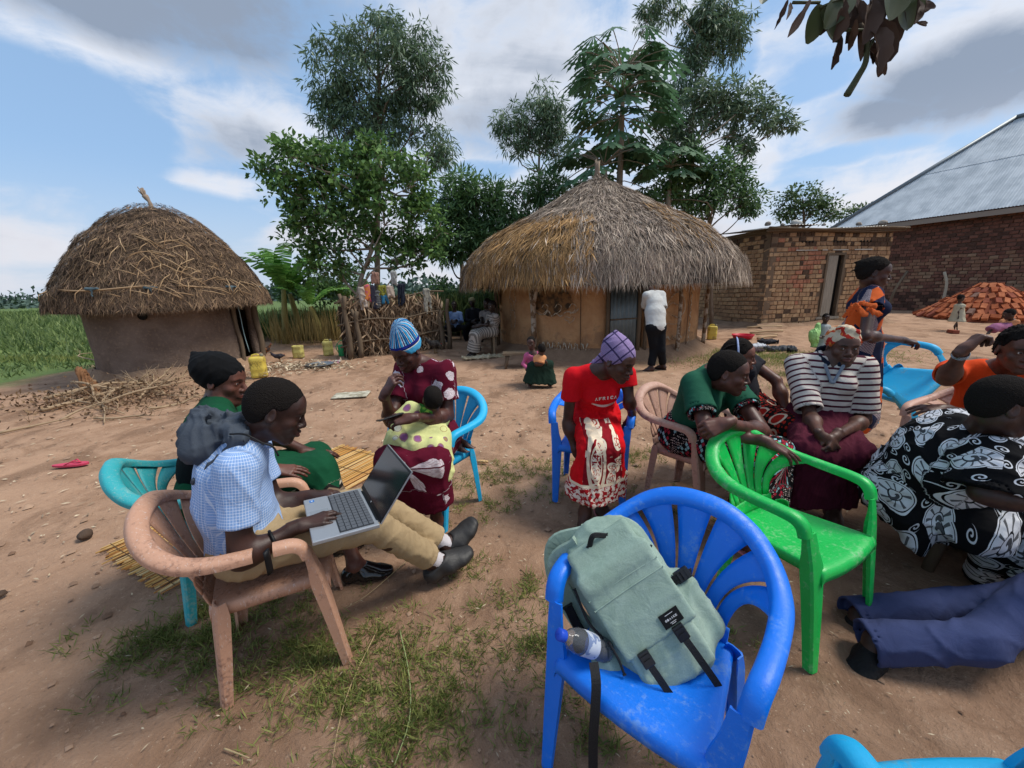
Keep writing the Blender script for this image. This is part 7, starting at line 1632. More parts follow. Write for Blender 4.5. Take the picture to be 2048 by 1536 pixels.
ringat(Q(427, 849, 1.262), .006, 'eyelet', hood, BRS).parent = lapman; ringat(Q(463, 852, 1.268), .006, 'eyelet', hood, BRS).parent = lapman
mb = MB(); mb.tube(catmull([Q(460, 868, 1.26), Q(490, 869, 1.24), Q(525, 886, 1.25), Q(545, 893, 1.26), Q(557, 912, 1.26)], 20), .0034, 6); mb.build('drawstring', _M['black_rubber'], lapman, world=True)
# ---- laptop
hg0, hg1 = G(759, 1049, .615), G(723, 985, .600); la = norm((hg1-hg0)*[1, 1, 0]); back = np.array([la[1], -la[0], 0.]); 
if back@f1 < 0: back = -back
LW = .345; LD_ = .235; lz = .612; ctr = (hg0+hg1)/2; ctr[2] = 0; la3 = la
lt_ = thing('laptop', 'open silver laptop with black screen on the lap of the man in the checked shirt', 'laptop', (ctr[0], ctr[1], lz)); Rl = np.array([la3, back, [0, 0, 1]]).T
tlt = math.radians(4); SIL = mat('silver_case', lambda b: (b.mix(b.noise(b.obj(), 300, 2), lin('#a9adb2'), lin('#b9bdc2'))), .35, .5, metal=.6); KEY = mat('grey_key', '#565a60', .5)
def L3(x, y, z): return np.array([x, y, z])
ltM = Matrix(((Rl[0, 0], Rl[0, 1], 0, ctr[0]), (Rl[1, 0], Rl[1, 1], 0, ctr[1]), (0, 0, 1, lz), (0, 0, 0, 1))) @ Matrix.Rotation(-tlt, 4, 'X')
lt_.rotation_euler = ltM.to_euler(); HND = 1 if (np.cross(la3, back)[2] > 0) else -1
if HND < 0:
    la3 = -la3; ltM = Matrix(((la3[0], back[0], 0, ctr[0]), (la3[1], back[1], 0, ctr[1]), (0, 0, 1, lz), (0, 0, 0, 1))) @ Matrix.Rotation(-tlt, 4, 'X'); lt_.rotation_euler = ltM.to_euler()
mb = MB(); mb.box((0, -LD_/2, 0), (LW/2, LD_/2, .008)); o = mb.build('base', SIL, lt_, False); bv = o.modifiers.new('b', 'BEVEL'); bv.width = .003; bv.segments = 2
mb = MB(); mb.box((0, -.080, .0083), (LW*.46, .062, .0006)); mb.build('keyboard_well', mat('well', '#34373b', .6), lt_, False)
kb_me = None
for r_ in range(6):
    y = -.026-r_*.0205
    n = [14, 14, 14, 13, 12, 8][r_]; ws = np.full(n, 1.0)
    if r_ == 5: ws = np.array([1.2, 1, 1, 5.2, 1, 1, 1, 1.4])
    tot_ = LW*.90; ws = ws/ws.sum()*tot_; x = -tot_/2
    for k in range(n):
        mb = MB(); mb.box((x+ws[k]/2, y, .0105), (ws[k]/2-.0012, .0088, .0016)); mb.build('key', KEY, lt_, False); x += ws[k]
mb = MB(); mb.box((0, -.188, .0084), (.055, .034, .0004)); mb.build('touchpad', mat('pad', '#9aa0a6', .3, metal=.4), lt_, False)
mb = MB(); mb.box((-LW*.42, -.205, .0086), (.009, .009, .0004)); mb.build('sticker', mat('sticker_blue', '#2a72c0', .4), lt_, False)
mb = MB(); mb.box((-LW*.42, -.205, .0092), (.0035, .0035, .0003)); mb.build('sticker', mat('sticker_white', '#d5dde5', .4), lt_, False)
scr = thing('screen', None, None); scr.parent = lt_; scr.rotation_euler = (math.radians(-34), 0, 0); scr.location = (0, .004, .006); scr.name = 'screen_lid'
mb = MB(); mb.box((0, 0, .115), (LW/2, .003, .115)); o = mb.build('lid', SIL, scr, False)
mb = MB(); mb.box((0, -.0036, .115), (LW/2-.002, .0006, .113)); mb.build('bezel', mat('bezel_black', '#0d0e10', .3), scr, False)
mb = MB(); mb.box((0, -.0046, .120), (LW/2-.008, .0004, .100)); mb.build('display', mat('display_black', '#22262a', .12, .6), scr, False)
mb = MB(); mb.lathe([(.001, 0), (.004, 0), (.004, .0006), (.001, .0006)], n=12); o = mb.build('logo', mat('logo_grey', '#c4c8cc', .3), scr); o.rotation_euler = (PI/2, 0, 0); o.location = (0, -.0052, .012)
mb = MB(); mb.box((0, 0, .004), (LW*.40, .006, .006)); mb.build('hinge', mat('bezel_black', '#0d0e10'), lt_, False)
# =========== 2 woman with the black cap
f2 = norm([.80, .60, 0]); J = pose((-1.56, 1.79, .54), (-1.47, 1.86, 1.0), Q(446, 762, 1.88), f2, kl=(-1.22, 2.20, .53), kr=(-1.10, 2.0, .53), al=G(660, 1080, .09), ar=G(712, 1130, .09), er=(-1.42, 1.62, .72), wr=Q(545, 938, 1.78), el=(-1.45, 2.12, .72), wl=(-1.2, 2.1, .60),
    hf=(.86, .10, -.16), hu=(-.1, 0, 1), fdr=(.95, .25, 0), fdl=(.9, .4, 0), handr=dict(d=(.8, .3, -.25), n=(.2, -.3, 1), curl=(.15, .25, .2), spread=.4), handl=dict(d=(.8, .5, -.2), n=(0, 0, 1), curl=(.2, .3, .2), spread=.4), gaze=(.1, -.1), nk=.95)
capw = person('woman in black cloth cap and green zigzag dress seated behind the man with the laptop', J)
Bd = body(J, capw, '#58352a', hres=.0036)
DG = cloth('green_zigzag', P_greenzig)
def rest_attr(o, fn): 
    v = np.empty(len(o.data.vertices)*3, np.float32); o.data.vertices.foreach_get('co', v); setvec(o, 'rest', fn(v.reshape(-1, 3)))
o = top_garment(J, capw, Bd, DG, 'dress_top', e=.012, sleeve=.45, hem=.02, neck=.066, seed=11); rest_attr(o, lambda V: V)
o = skirt_garment(J, capw, Bd, DG, 'skirt', e=.016, hem=.72, seed=12, amp=.006); rest_attr(o, lambda V: V)
S = Sdf(); S.ecap(J['P']+Bd['ax']*.11, J['P']+Bd['ax']*.15, .135, .135, Bd['lat'], 1.28, 1.02); garment('belt', capw, S, cloth('black_belt', '#0d0d0f'), .009)
def knit_cap(J, par, m, ex, thick=.016, res=.005, top=None, line=.040, amp=.003, name='cap', uvf=None, back=-.02):
    S = Sdf(); h, M = head_frame(S, J); t = thick; S.ell((0, -.016, .040), (.0755+t, .096+t, .083+t), k=.02, fr=h)
    if ex: ex(S, h)
    S.cut((0, .08, line), (0, .9, -1), k=.006, fr=h)
    S.cut((0, -.09, back), (0, .12, -1), k=.006, fr=h)
    S.disp = folds(amp, .05, 5); V, Fq = surf(S, res); o = meshobj(name, V, Fq, m, par, world=True); loc = ((V-J['H'])@M.T)/J.get('hs', 1); setvec(o, 'rest', loc); return o
knit_cap(J, capw, cloth('black_cotton', '#101113'), lambda S, h: (S.ell((0, -.055, .065), (.085, .080, .070), k=.05, fr=h), S.cap((0, -.12, .11), (0, -.135, .125), .02, .010, k=.04, fr=h)), .013, amp=.005, line=.046, back=-.05)
for k in range(3):
    mb = MB(); d = norm(J['wr']-J['er']); c = J['wr']-d*(.02+.012*k); x = norm(np.cross(d, (0, 0, 1))); y = np.cross(x, d); mb.tube([c+(x*math.cos(t)+y*math.sin(t))*.032 for t in np.linspace(0, 2*PI, 18)], .0045, 6); mb.build('bracelet', mat('bead', lambda b: b.mix(b.noise(b.obj(), 90, 2).gt(.5), lin('#b99b6a'), lin('#d8d2c6')), .4), capw, world=True)
for s in 'lr': shoe(J, s, capw, mat('patent_black', (.008, .008, .009, 1), .12, .6), infl=.006)
ringat(Q(742, 1128, 1.86), .010, 'shoe_buckle', capw, mat('steel', '#9aa0a6', .25, metal=.9), (0, -.3, 1)) if False else None
# =========== 3 mother in the striped hat, with baby
f3 = norm([-.50, -.87, 0]); J = pose((-.56, 2.46, .54), (-.575, 2.48, 1.045), Q(813, 702, 2.42), f3, kl=(-.47, 2.08, .53), kr=(-.72, 2.08, .54), al=(-.50, 2.15, .09), ar=(-.66, 2.20, .09), er=Q(782, 843, 2.30), wr=Q(770, 787, 2.14), el=Q(896, 832, 2.34), wl=Q(822, 836, 2.06),
    hf=(-.38, -.80, -.40), fdl=(-.1, -1, 0), fdr=(-.3, -1, 0), smile=1, handr=dict(d=(.50, .12, .80), n=(-.6, -.65, .35), curls=[(.5, .7, .4), (.6, .8, .4), (.7, .8, .5), (.8, .9, .5)], tcurl=.8), handl=dict(d=(-.95, -.25, .02), n=(-.1, -.55, .83), curls=[(.5, .6, .4), (.5, .7, .5), (.6, .7, .5), (.7, .7, .5)], tcurl=.5), eyesclosed=True, nk=1.0, w=1.04)
mother = person('smiling woman in blue striped knit hat and maroon dress holding a baby and a phone', J)
Bd = body(J, mother, '#4c2e27', hres=.0034)
MAR = cloth('maroon_print', P_maroon)
top_garment(J, mother, Bd, MAR, 'dress_top', e=.012, sleeve=.62, hem=.02, neck=.068, vneck=.07, seed=21, flare=.022, extra=lambda S: (S.ell(J['sl']+np.array([.02, 0, .035]), (.05, .05, .06), k=.03), S.ell(J['sr']+np.array([-.02, 0, .02]), (.045, .05, .05), k=.03)))
skirt_garment(J, mother, Bd, MAR, 'skirt', e=.022, hem=.66, seed=22, amp=.009, bell=.03)
def P_knit(b):
    x, y, z = b.sep(b.attr('rest')); a = atan2(x, y)*.095; t = (a*13.0+z*.25+.05).fract(); n = b.noise(b.obj(), 200, 2); c = lin('#171c60')
    for lo, hi, col in ((.10, .17, '#d8dce0'), (.17, .40, '#3f9fd0'), (.40, .46, '#0d0f18'), (.46, .52, '#d8dce0'), (.60, .74, '#2b7fbe'), (.74, .79, '#10121c'), (.84, .93, '#49a9d4'), (.93, .97, '#e0e2e4')): c = b.mix(t.gt(lo)*t.lt(hi), c, lin(col))
    zb = z.lt(.073); q = b.mix(z.gt(.046), lin('#4aa9d6'), b.mix(z.gt(.052), lin('#d6dade'), b.mix(z.gt(.057), lin('#10131f'), lin('#1c2a80')))); return b.mix(zb, c, q)
knit_cap(J, mother, cloth('striped_knit', P_knit), lambda S, h: (S.ell((-.005, -.03, .118), (.068, .078, .068), k=.04, fr=h), S.cap((.01, -.05, .145), (.055, -.095, .140), .055, .030, k=.03, fr=h)), .014, amp=.004, line=.045, back=-.01, name='knit_hat')
for s in 'lr': sandal(J, s, mother, mat('lilac_rubber', '#b38aa5', .6))
ph_ = MB(); pp = Q(780, 834, 2.03); d1 = norm(np.array([-.80, -.55, .10])); d2 = norm(np.array([.55, -.75, .25])); d3 = np.cross(d1, d2)
t = thing('mobile_phone', 'dark mobile phone in the left hand of the smiling woman', 'phone', tuple(pp)); t.rotation_euler = Matrix(((d2[0], d1[0], d3[0]), (d2[1], d1[1], d3[1]), (d2[2], d1[2], d3[2]))).to_euler()
ph_.box((0, 0, 0), (.034, .070, .0045)); o = ph_.build('phone_body', mat('phone_black', '#15161a', .3), t, False); q = o.modifiers.new('b', 'BEVEL'); q.width = .003; q.segments = 2
mb = MB(); mb.box((0, 0, .0048 if d3[2] > 0 else -.0048), (.031, .065, .0004)); mb.build('display', _M['display_black'], t, False)
# baby
bp = Q(853, 858, 2.24); J = pose(bp, Q(862, 825, 2.25), Q(866, 797, 2.22), (-.1, .9, 0), kl=Q(890, 880, 2.36), kr=Q(905, 862, 2.40), al=Q(918, 893, 2.44), ar=Q(930, 886, 2.48), ls=.42, hs=.72, hf=(-.25, .85, .35), hu=(.1, -.35, 1), fdl=(.9, -.3, -.1), fdr=(.95, -.2, 0), shw=.12, eyesclosed=True)
baby = person('sleeping baby wrapped in a yellow blanket on the lap of the smiling woman', J)
Bd = body(J, baby, '#472c24', res=.008, hres=.0036, handres=.005, fem=False, feetfine=False)
hair_cap(J, baby, Bd, .002, .050, -.05, .0035, .0005, col=(.045, .03, .025, 1))
S = Sdf()
for a, b2, ra, rb in [((812, 850, 2.19), (880, 840, 2.30), .060, .060), ((800, 872, 2.15), (880, 872, 2.20), .060, .062), ((795, 888, 2.12), (872, 898, 2.12), .045, .055), ((868, 895, 2.10), (896, 955, 2.08), .05, .028), ((885, 890, 2.14), (905, 940, 2.12), .03, .016), ((880, 870, 2.2), (900, 915, 2.16), .05, .02), ((830, 890, 2.08), (845, 925, 2.06), .04, .02), ((785, 872, 2.14), (772, 892, 2.12), .035, .018), ((800, 835, 2.2), (818, 815, 2.24), .04, .03), ((800, 850, 2.18), (828, 820, 2.22), .045, .05)]: S.cap(Q(*a), Q(*b2), ra, rb, k=.05)
garment('blanket', baby, S, cloth('yellow_blanket', P_yellowblanket), .009, folds(.012, .09, 31, (1, 1, .6)))
S = Sdf(); S.cap(Q(838, 818, 2.24), Q(858, 826, 2.2), .035, .03); garment('green_wrap', baby, S, cloth('green_wrap', lambda b: b.mix(b.noise(b.obj(), 30, 3).gt(.5), lin('#3f7d2e'), lin('#8fb544'))), .008, folds(.008, .05, 6))
# =========== 4 woman in red
f4 = norm([.10, -1, 0]); J = pose((.565, 2.60, .60), (.555, 2.34, 1.0), Q(1236, 722, 2.24), f4, kl=(.60, 2.20, .54), kr=(.48, 2.18, .54), al=(.565, 2.32, .10), ar=(.44, 2.19, .09), er=Q(1135, 845, 2.40), wr=Q(1152, 905, 2.36), el=Q(1258, 800, 2.36), wl=Q(1264, 832, 2.50),
    hf=(.62, -.66, -.32), fdl=(.2, -1, 0), fdr=(-.1, -1, 0), shw=.175, handr=dict(d=(.3, .1, -.9), n=(-.85, -.3, -.1), curl=(.4, .5, .4)), handl=dict(d=(.0, .1, -1), n=(.5, -.8, 0), curl=(.9, 1.2, .6), tcurl=.8), gaze=(.1, 0), w=.86)
redw = person('woman in bright red dress and purple headscarf leaning forward out of a blue chair', J)
Bd = body(J, redw, '#452b23', hres=.0034)
REDC = cloth('red_jersey', P_red)
def scarr(S):
    S.ell(J['sr']+np.array([-.02, -.045, .0]), (.022, .04, .045), k=.008, op='s'); S.ell(J['sl']+np.array([.02, -.04, -.01]), (.024, .04, .045), k=.008, op='s')
tp = top_garment(J, redw, Bd, REDC, 'dress_top', e=.009, sleeve=.48, hem=-.16, neck=.078, vneck=.06, seed=25, extra=scarr, flare=.016, amp=.004)
SK = cloth('red_paisley_print', P_reddress)
o = skirt_garment(J, redw, Bd, SK, 'skirt', e=.020, hem=.68, seed=26, amp=.014, bell=.080, waist=.20, L=.10, folddir=(1, .5, .08)); rest_attr(o, lambda V: (V-np.array([.56, 2.2, 0])))
S = Sdf(); h, M = head_frame(S, J); S.ell((0, -.016, .040), (.086, .108, .096), k=.02, fr=h); S.ell((0, -.055, .095), (.060, .060, .055), k=.05, fr=h); S.cap((0, -.06, .12), (0, -.075, .155), .028, .010, k=.03, fr=h); S.cut((0, .08, .040), (0, .8, -1), k=.006, fr=h); S.cut((0, -.1, -.03), (0, .15, -1), k=.01, fr=h)
garment('headscarf', redw, S, cloth('purple_check', P_purple), .0045, folds(.004, .05, 6))
S = Sdf(); tb = J['H']+(np.array([0, -.095, -.01])@M); S.cap(tb, Q(1185, 735, 2.40), .035, .03); S.cap(Q(1185, 735, 2.40), Q(1150, 752, 2.42), .03, .022, k=.02); S.cap(Q(1150, 752, 2.42), Q(1132, 775, 2.46), .022, .014, k=.02); garment('scarf_tail', redw, S, _M['purple_check'], .006, folds(.008, .05, 4))
for s in 'lr': sandal(J, s, redw, mat('pink_rubber', '#cf7f86', .6))
# lettering on the red dress: AFRICA over a pale wave
def on_surface(target, pts, direc, off=.002):
    from mathutils.bvhtree import BVHTree
    vv = [v.co for v in target.data.vertices]; bv = BVHTree.FromPolygons(vv, [p.vertices[:] for p in target.data.polygons]); out = []; d = Vector(direc).normalized(); last = None
    for p in pts:
        hit = bv.ray_cast(Vector(p)-d*.5, d, 1.5)[0]
        if hit is None: hit = last if last is not None else Vector(p)
        last = hit; out.append(np.array(hit-d*off))
    return out
LET = {'A': [[(0, 0), (.5, 1), (1, 0), (.72, 0), (.5, .5), (.28, 0)]], 'F': [[(0, 0), (0, 1), (.9, 1), (.9, .75), (.3, .75), (.3, .6), (.75, .6), (.75, .38), (.3, .38), (.3, 0)]], 'R': [[(0, 0), (0, 1), (.6, 1), (.9, .75), (.7, .48), (.95, 0), (.65, 0), (.42, .4), (.28, .4), (.28, 0)]], 'I': [[(.3, 0), (.3, 1), (.62, 1), (.62, 0)]], 'C': [[(1, .2), (.75, 0), (.3, 0), (0, .3), (0, .7), (.3, 1), (.75, 1), (1, .8), (.75, .65), (.6, .76), (.4, .72), (.28, .5), (.4, .28), (.6, .24), (.75, .35)]],
       'G': [[(1, .2), (.75, 0), (.3, 0), (0, .3), (0, .7), (.3, 1), (.75, 1), (1, .85), (.8, .7), (.4, .76), (.25, .5), (.4, .22), (.72, .25), (.72, .42), (.5, .42), (.5, .58), (1, .58)]], 'K': [[(0, 0), (0, 1), (.28, 1), (.28, .62), (.65, 1), (1, 1), (.5, .52), (1, 0), (.65, 0), (.28, .4), (.28, 0)]], 'E': [[(0, 0), (0, 1), (.9, 1), (.9, .78), (.28, .78), (.28, .6), (.8, .6), (.8, .4), (.28, .4), (.28, .22), (.9, .22), (.9, 0)]], 'B': [[(0, 0), (0, 1), (.65, 1), (.88, .78), (.72, .52), (.95, .28), (.7, 0)]], 'S': [[(0, .05), (.7, 0), (1, .3), (.35, .68), (.95, .75), (.8, 1), (.2, 1), (0, .68), (.6, .33), (0, .28)]]}
def lettering(text, org, ux, uy, size, m, target=None, direc=None, parent=None, name='lettering', gap=.18):
    V = []; F = []; x = 0
    for ch in text:
        if ch == ' ': x += .6; continue
        for poly in LET[ch]:
            k = len(V); V += [(x+a, b2) for a, b2 in poly]; F.append(tuple(range(k, k+len(poly))))
        x += 1+gap
    tw = x-gap; P3 = [np.array(org)+np.array(ux)*(a-tw/2)*size+np.array(uy)*b2*size for a, b2 in V]
    if target is not None: P3 = on_surface(target, P3, direc)
    o = meshobj(name, np.array(P3), [f for f in F], m, parent, False, world=True)
    bm = bmesh.new(); bm.from_mesh(o.data); bmesh.ops.triangulate(bm, faces=bm.faces[:]); bm.to_mesh(o.data); bm.free(); return o
WH = mat('print_white', '#d9cfcc', .8); dcam = norm(Q(1215, 790, 2.2)-np.array([0, 0, CAM_H])); ux = norm(np.cross(dcam, (0, 0, 1))); uy = np.cross(ux, dcam)
lettering('AFRICA', Q(1212, 800, 2.2), norm(ux+uy*.16), uy, .020, WH, tp, dcam, redw)
wv = [(t, .5+.5*math.sin(t*3.1)) for t in np.linspace(0, 1, 18)]; org = Q(1208, 812, 2.2)
P3 = [org+ux*(t-.5)*.15+uy*(.02*math.sin(PI*t)*-1+.012+t*.02) for t in np.linspace(0, 1, 20)]+[org+ux*(t-.5)*.16+uy*(-.028*math.sin(PI*t)+.005+t*.02) for t in np.linspace(1, 0, 20)]
P3 = on_surface(tp, P3, dcam); n = 20; meshobj('printed_wave', np.array(P3), [(i, i+1, 2*n-2-i, 2*n-1-i) for i in range(n-1)], WH, redw, False, world=True)
# =========== 5 woman in green leaning on the green chair
f5 = norm([.59, -.81, 0]); J = pose((1.16, 2.42, .54), (1.20, 2.24, .985), Q(1457, 746, 2.12), f5, kl=(1.56, 2.12, .50), kr=(1.34, 1.98, .50), al=(1.50, 2.05, .09), ar=(1.30, 1.90, .09), er=Q(1412, 862, 1.93), wr=Q(1535, 884, 1.76), el=Q(1524, 862, 1.98), wl=Q(1452, 846, 1.72),
    hf=(.80, -.52, -.14), w=1.04, nk=1.05, handr=dict(d=(.75, -.30, -.38), n=(.35, -.25, .9), curls=[(.15, .2, .2), (.1, .15, .15), (.2, .2, .2), (.35, .3, .3)], spread=1.5, tcurl=.2), handl=dict(d=(-.88, -.1, -.25), n=(.1, -.75, .6), curl=(.9, .9, .5), tcurl=.7), gaze=(-.35, .05), facew=1.04)
greenw = person('woman in green blouse with bead-print cuffs leaning folded arms on the green chair', J)
Bd = body(J, greenw, '#513027', hres=.0032)
hair_cap(J, greenw, Bd, .013, .050, -.060, .0035, .0022)
top_garment(J, greenw, Bd, cloth('bottle_green', lambda b: b.mix(b.noise(b.obj(), 6, 3), lin('#1d4f3c'), lin('#245a45'))), 'blouse', e=.014, sleeve=.62, hem=.02, neck=.072, vneck=.08, seed=31, flare=.026, L=.15)
BP = cloth('black_bead_print', P_blackprint)
for s in 'lr':
    S = Sdf(); a, e_ = J['s'+s], J['e'+s]; d = norm(e_-a); c0 = a+(e_-a)*.60; S.cap(c0-d*.028, c0+d*.028, .070, .074); S.cap(c0-d*.2, c0+d*.2, .058, .060, k=.004, op='s'); S.cut(c0+d*.03, d, k=.004); S.cut(c0-d*.03, -d, k=.004); garment('cuff', greenw, S, BP, .006, None, bone_uv([(a, e_, Bd['lat'])]))
skirt_garment(J, greenw, Bd, BP, 'skirt', e=.022, hem=.85, seed=32, amp=.009, bell=.03)
for s in 'lr': sandal(J, s, greenw, _M['pink_rubber'])
# =========== 6 woman with braids behind her
f6 = norm([.75, -.65, 0]); J = pose((1.80, 2.82, .54), (1.62, 2.82, 1.03), Q(1477, 712, 2.68), f6, kl=(2.02, 2.62, .52), kr=(1.86, 2.42, .52), al=(2.0, 2.55, .09), ar=(1.86, 2.42, .09), er=(1.58, 2.58, .78), wr=Q(1545, 882, 2.38), el=(1.95, 2.75, .78), wl=Q(1590, 880, 2.5),
    hf=(.88, -.42, -.12), handr=dict(d=(.8, -.3, -.2), n=(.1, -.3, .9), curl=(.2, .2, .2)), handl=dict(d=(.4, -.8, -.2), n=(0, 0, 1), curl=(.2, .3, .2)), gaze=(0, 0))
braidw = person('woman with thin braids and pale headband half hidden behind the woman in green', J)
Bd = body(J, braidw, '#633c2f', hres=.0042, handres=.005, feetfine=False)
hc_ = hair_cap(J, braidw, Bd, .013, .052, -.05, .004, .004)
top_garment(J, braidw, Bd, cloth('dark_blouse', '#26262c'), 'blouse', e=.012, sleeve=.6, seed=41, res=.012)
skirt_garment(J, braidw, Bd, cloth('red_spotted', P_redspot), 'skirt', e=.022, hem=.8, seed=42, amp=.008)
hh, M = Bd['H'], Bd['M']
for k in range(14):
    x = -.06+.12*k/13; mb = MB(); 
    s0 = hh+np.array([x*1.0, .02-.1*abs(x), .118-abs(x)*.35])@M; s1 = hh+np.array([x*1.15, -.09, .06])@M; s2 = hh+np.array([x*1.1-.01, -.112, -.03])@M; s3 = hh+np.array([x*1.1-.01, -.108, -.115+.03*math.sin(k*2)])@M
    P_ = catmull([s0, s1, s2, s3], 26); mb.tube(P_, [.0058+.0018*math.sin(i*2.6) for i in range(26)], 5); mb.build('braid', hair_mat(), braidw, world=True)
mb = MB(); mb.tube([hh+np.array([.086*math.sin(t), -.015-.02*math.cos(t), .035+.088*math.cos(t)])@M for t in np.linspace(-1.7, 1.7, 22)], .011, 8, flat=.45); mb.build('headband', cloth('pale_blue_band', '#9aa9cf'), braidw, world=True)
# =========== 7 woman in the striped polo
f7 = norm([-.45, -.89, 0]); J = pose((2.10, 2.50, .545), (2.115, 2.50, 1.0), Q(1686, 694, 2.47), f7, kl=Q(1712, 905, 2.13), kr=Q(1612, 900, 2.10), al=(2.0, 2.16, .10), ar=(1.74, 2.16, .10), er=Q(1622, 836, 2.32), wr=Q(1642, 872, 2.06), el=Q(1728, 840, 2.36), wl=Q(1672, 872, 2.06),
    hf=(-.34, -.92, -.03), shw=.18, w=1.03, handr=dict(d=(.55, -.25, -.75), n=(-.5, -.8, .1), curl=(.6, .8, .4), tcurl=.7), handl=dict(d=(-.55, -.35, -.72), n=(.55, -.75, .1), curl=(.6, .8, .4), tcurl=.7), gaze=(.3, 0), age=1, facew=1.02)
polow = person('woman in maroon striped polo shirt and patterned headscarf with hands clasped in lap', J)
Bd = body(J, polow, '#4f3329', hres=.0034)
POL = cloth('polo_stripe', P_poloStripe)
top_garment(J, polow, Bd, POL, 'polo_shirt', e=.014, sleeve=.86, hem=.04, neck=.062, vneck=.13, seed=51, flare=.024, amp=.008, belly=.012)
fw, lat, ax = Bd['fw'], Bd['lat'], Bd['ax']; C_ = J['C']; S = Sdf(); ring = []
for k in range(-8, 9):
    t = k/8*2.75; ring.append(C_+(lat*math.sin(t)-fw*math.cos(t))*(.074+.012*abs(k)/8)+ax*(.040-.085*(abs(k)/8)**2))
for a_, b_ in zip(ring[:-1], ring[1:]): S.ecap(a_, b_, .013, .013, ax, 1.9, .8, k=.006)
garment('collar', polow, S, cloth('navy_collar', '#1b2130'), .006)
S = Sdf(); 
for s in (-1, 1): S.cap(C_-ax*.045+lat*s*.046+fw*.100, C_-ax*.150+lat*s*.006+fw*.134, .010, .009, k=.004)
garment('placket', polow, S, cloth('grey_placket', '#7d8694'), .005)
skirt_garment(J, polow, Bd, cloth('maroon_ribbed', lambda b: (lambda u: b.mix((u*140.0).fract().gt(.5)*.3, lin('#521a2c'), lin('#3a1120')))(b.sep(b.attr('cuv'))[0])), 'skirt', e=.018, hem=.86, seed=52, amp=.012, bell=.025, L=.10)
knit_cap(J, polow, cloth('floral_scarf', P_scarf), lambda S, h: (S.ell((0, -.05, .06), (.078, .075, .065), k=.04, fr=h), S.cap((-.04, .055, .105), (.04, .03, .125), .018, .022, k=.02, fr=h)), .012, amp=.006, line=.060, back=-.04, name='headscarf')
for s in 'lr': sandal(J, s, polow, mat('dark_sandal', '#1d1a19', .6))
# =========== 8 standing woman lifting the chair
f8 = norm([.80, -.6, 0]); J = pose((2.98, 3.27, .97), (2.93, 3.20, 1.43), Q(1748, 547, 3.13), f8, kl=(3.04, 3.33, .52), kr=(2.92, 3.19, .52), al=(3.02, 3.37, .09), ar=(2.90, 3.21, .09), er=Q(1730, 672, 2.90), wr=Q(1806, 680, 3.08), el=(3.10, 3.36, 1.15), wl=(3.10, 3.34, .93),
    hf=(.84, -.50, -.16), handr=dict(d=(.85, -.1, -.15), n=(.1, -.2, .95), curl=(.5, .7, .4), tcurl=.6), handl=dict(d=(.1, -.1, -1), n=(.8, .6, 0), curl=(.5, .7, .4)), gaze=(0, -.2))
stw = person('standing woman in navy dress with orange bow sleeves carrying a sky blue chair', J)
Bd = body(J, stw, '#432a24', hres=.0042, handres=.0045, feetfine=False)
hair_cap(J, stw, Bd, .014, .052, -.055, .004, .006, extra=lambda S, h: (S.ell((.0, -.085, .045), (.05, .04, .05), k=.03, fr=h), S.cap((-.02, -.1, .08), (-.03, -.14, .07), .014, .006, fr=h), S.cap((.02, -.1, .03), (.03, -.15, .0), .012, .005, fr=h)))
OB = cloth('orange_navy', P_orangeblue)
top_garment(J, stw, Bd, OB, 'dress_top', e=.014, sleeve=.34, hem=.05, neck=.078, seed=61, res=.010, flare=.03)
S = Sdf(); P_ = J['P']; S.ecap(P_+[0, 0, .12], P_, .13, .155, Bd['lat'], 1.2); S.ecap(P_, P_-[0, 0, .62], .155, .23, Bd['lat'], 1.15); S.disp = folds(.014, .10, 5, (1, 1, .1)); garment('skirt', stw, S, OB, .013, S.disp, bone_uv([(P_-[0, 0, .6], P_, Bd['lat'])]))
for k, (a, b2, w_) in enumerate([((1700, 628), (1712, 612), .022), ((1712, 612), (1728, 628), .026), ((1722, 606), (1750, 612), .020), ((1738, 618), (1756, 628), .022), ((1690, 632), (1702, 615), .018)]):
    S = Sdf(); S.ecap(Q(*a, 2.89), Q(*b2, 2.87), w_, w_*1.2, _f, .35, 1.0); garment('bow', stw, S, cloth('orange_satin', '#c8602f'), .006, folds(.005, .04, k))
# =========== 9 woman in orange
f9 = norm([-.62, -.78, 0]); J = pose((2.95, 2.26, .54), (2.84, 2.16, .985), Q(2040, 700, 2.04), f9, kl=(2.66, 1.92, .52), kr=(2.50, 2.06, .52), al=(2.6, 1.88, .09), ar=(2.46, 2.02, .09), er=Q(1893, 758, 2.05), wr=Q(1927, 698, 1.92), el=Q(2060, 850, 1.95), wl=Q(1885, 818, 2.02),
    hf=(-.50, -.86, -.10), shw=.20, handr=dict(d=(.62, .0, .62), n=(-.5, .3, .6), curls=[(1.0, 1.1, .6)]*4, tcurl=.9), handl=dict(d=(-.95, .0, .02), n=(0, -.3, .95), curl=(.25, .3, .2), tcurl=.3), gaze=(-.1, 0))
orw = person('woman in orange T-shirt with a bent raised arm at the right edge', J)
Bd = body(J, orw, '#543327', hres=.0038)
hair_cap(J, orw, Bd, .020, .050, -.05, .004, .010, extra=lambda S, h: [S.cap((.09*math.cos(a), .02, .07+.02*math.sin(a*3)), (.115*math.cos(a), .03, .05+.04*math.sin(a*2)), .012, .006, fr=h) for a in (0, .5, 2.6, 3.1)])
top_garment(J, orw, Bd, cloth('orange_jersey', '#d8491c'), 't_shirt', e=.012, sleeve=.52, hem=.04, neck=.080, seed=71, vneck=.01)
skirt_garment(J, orw, Bd, cloth('dark_skirt', '#2b2426'), 'skirt', e=.02, hem=.85, seed=72)
mb = MB(); d = norm(J['wr']-J['er']); 
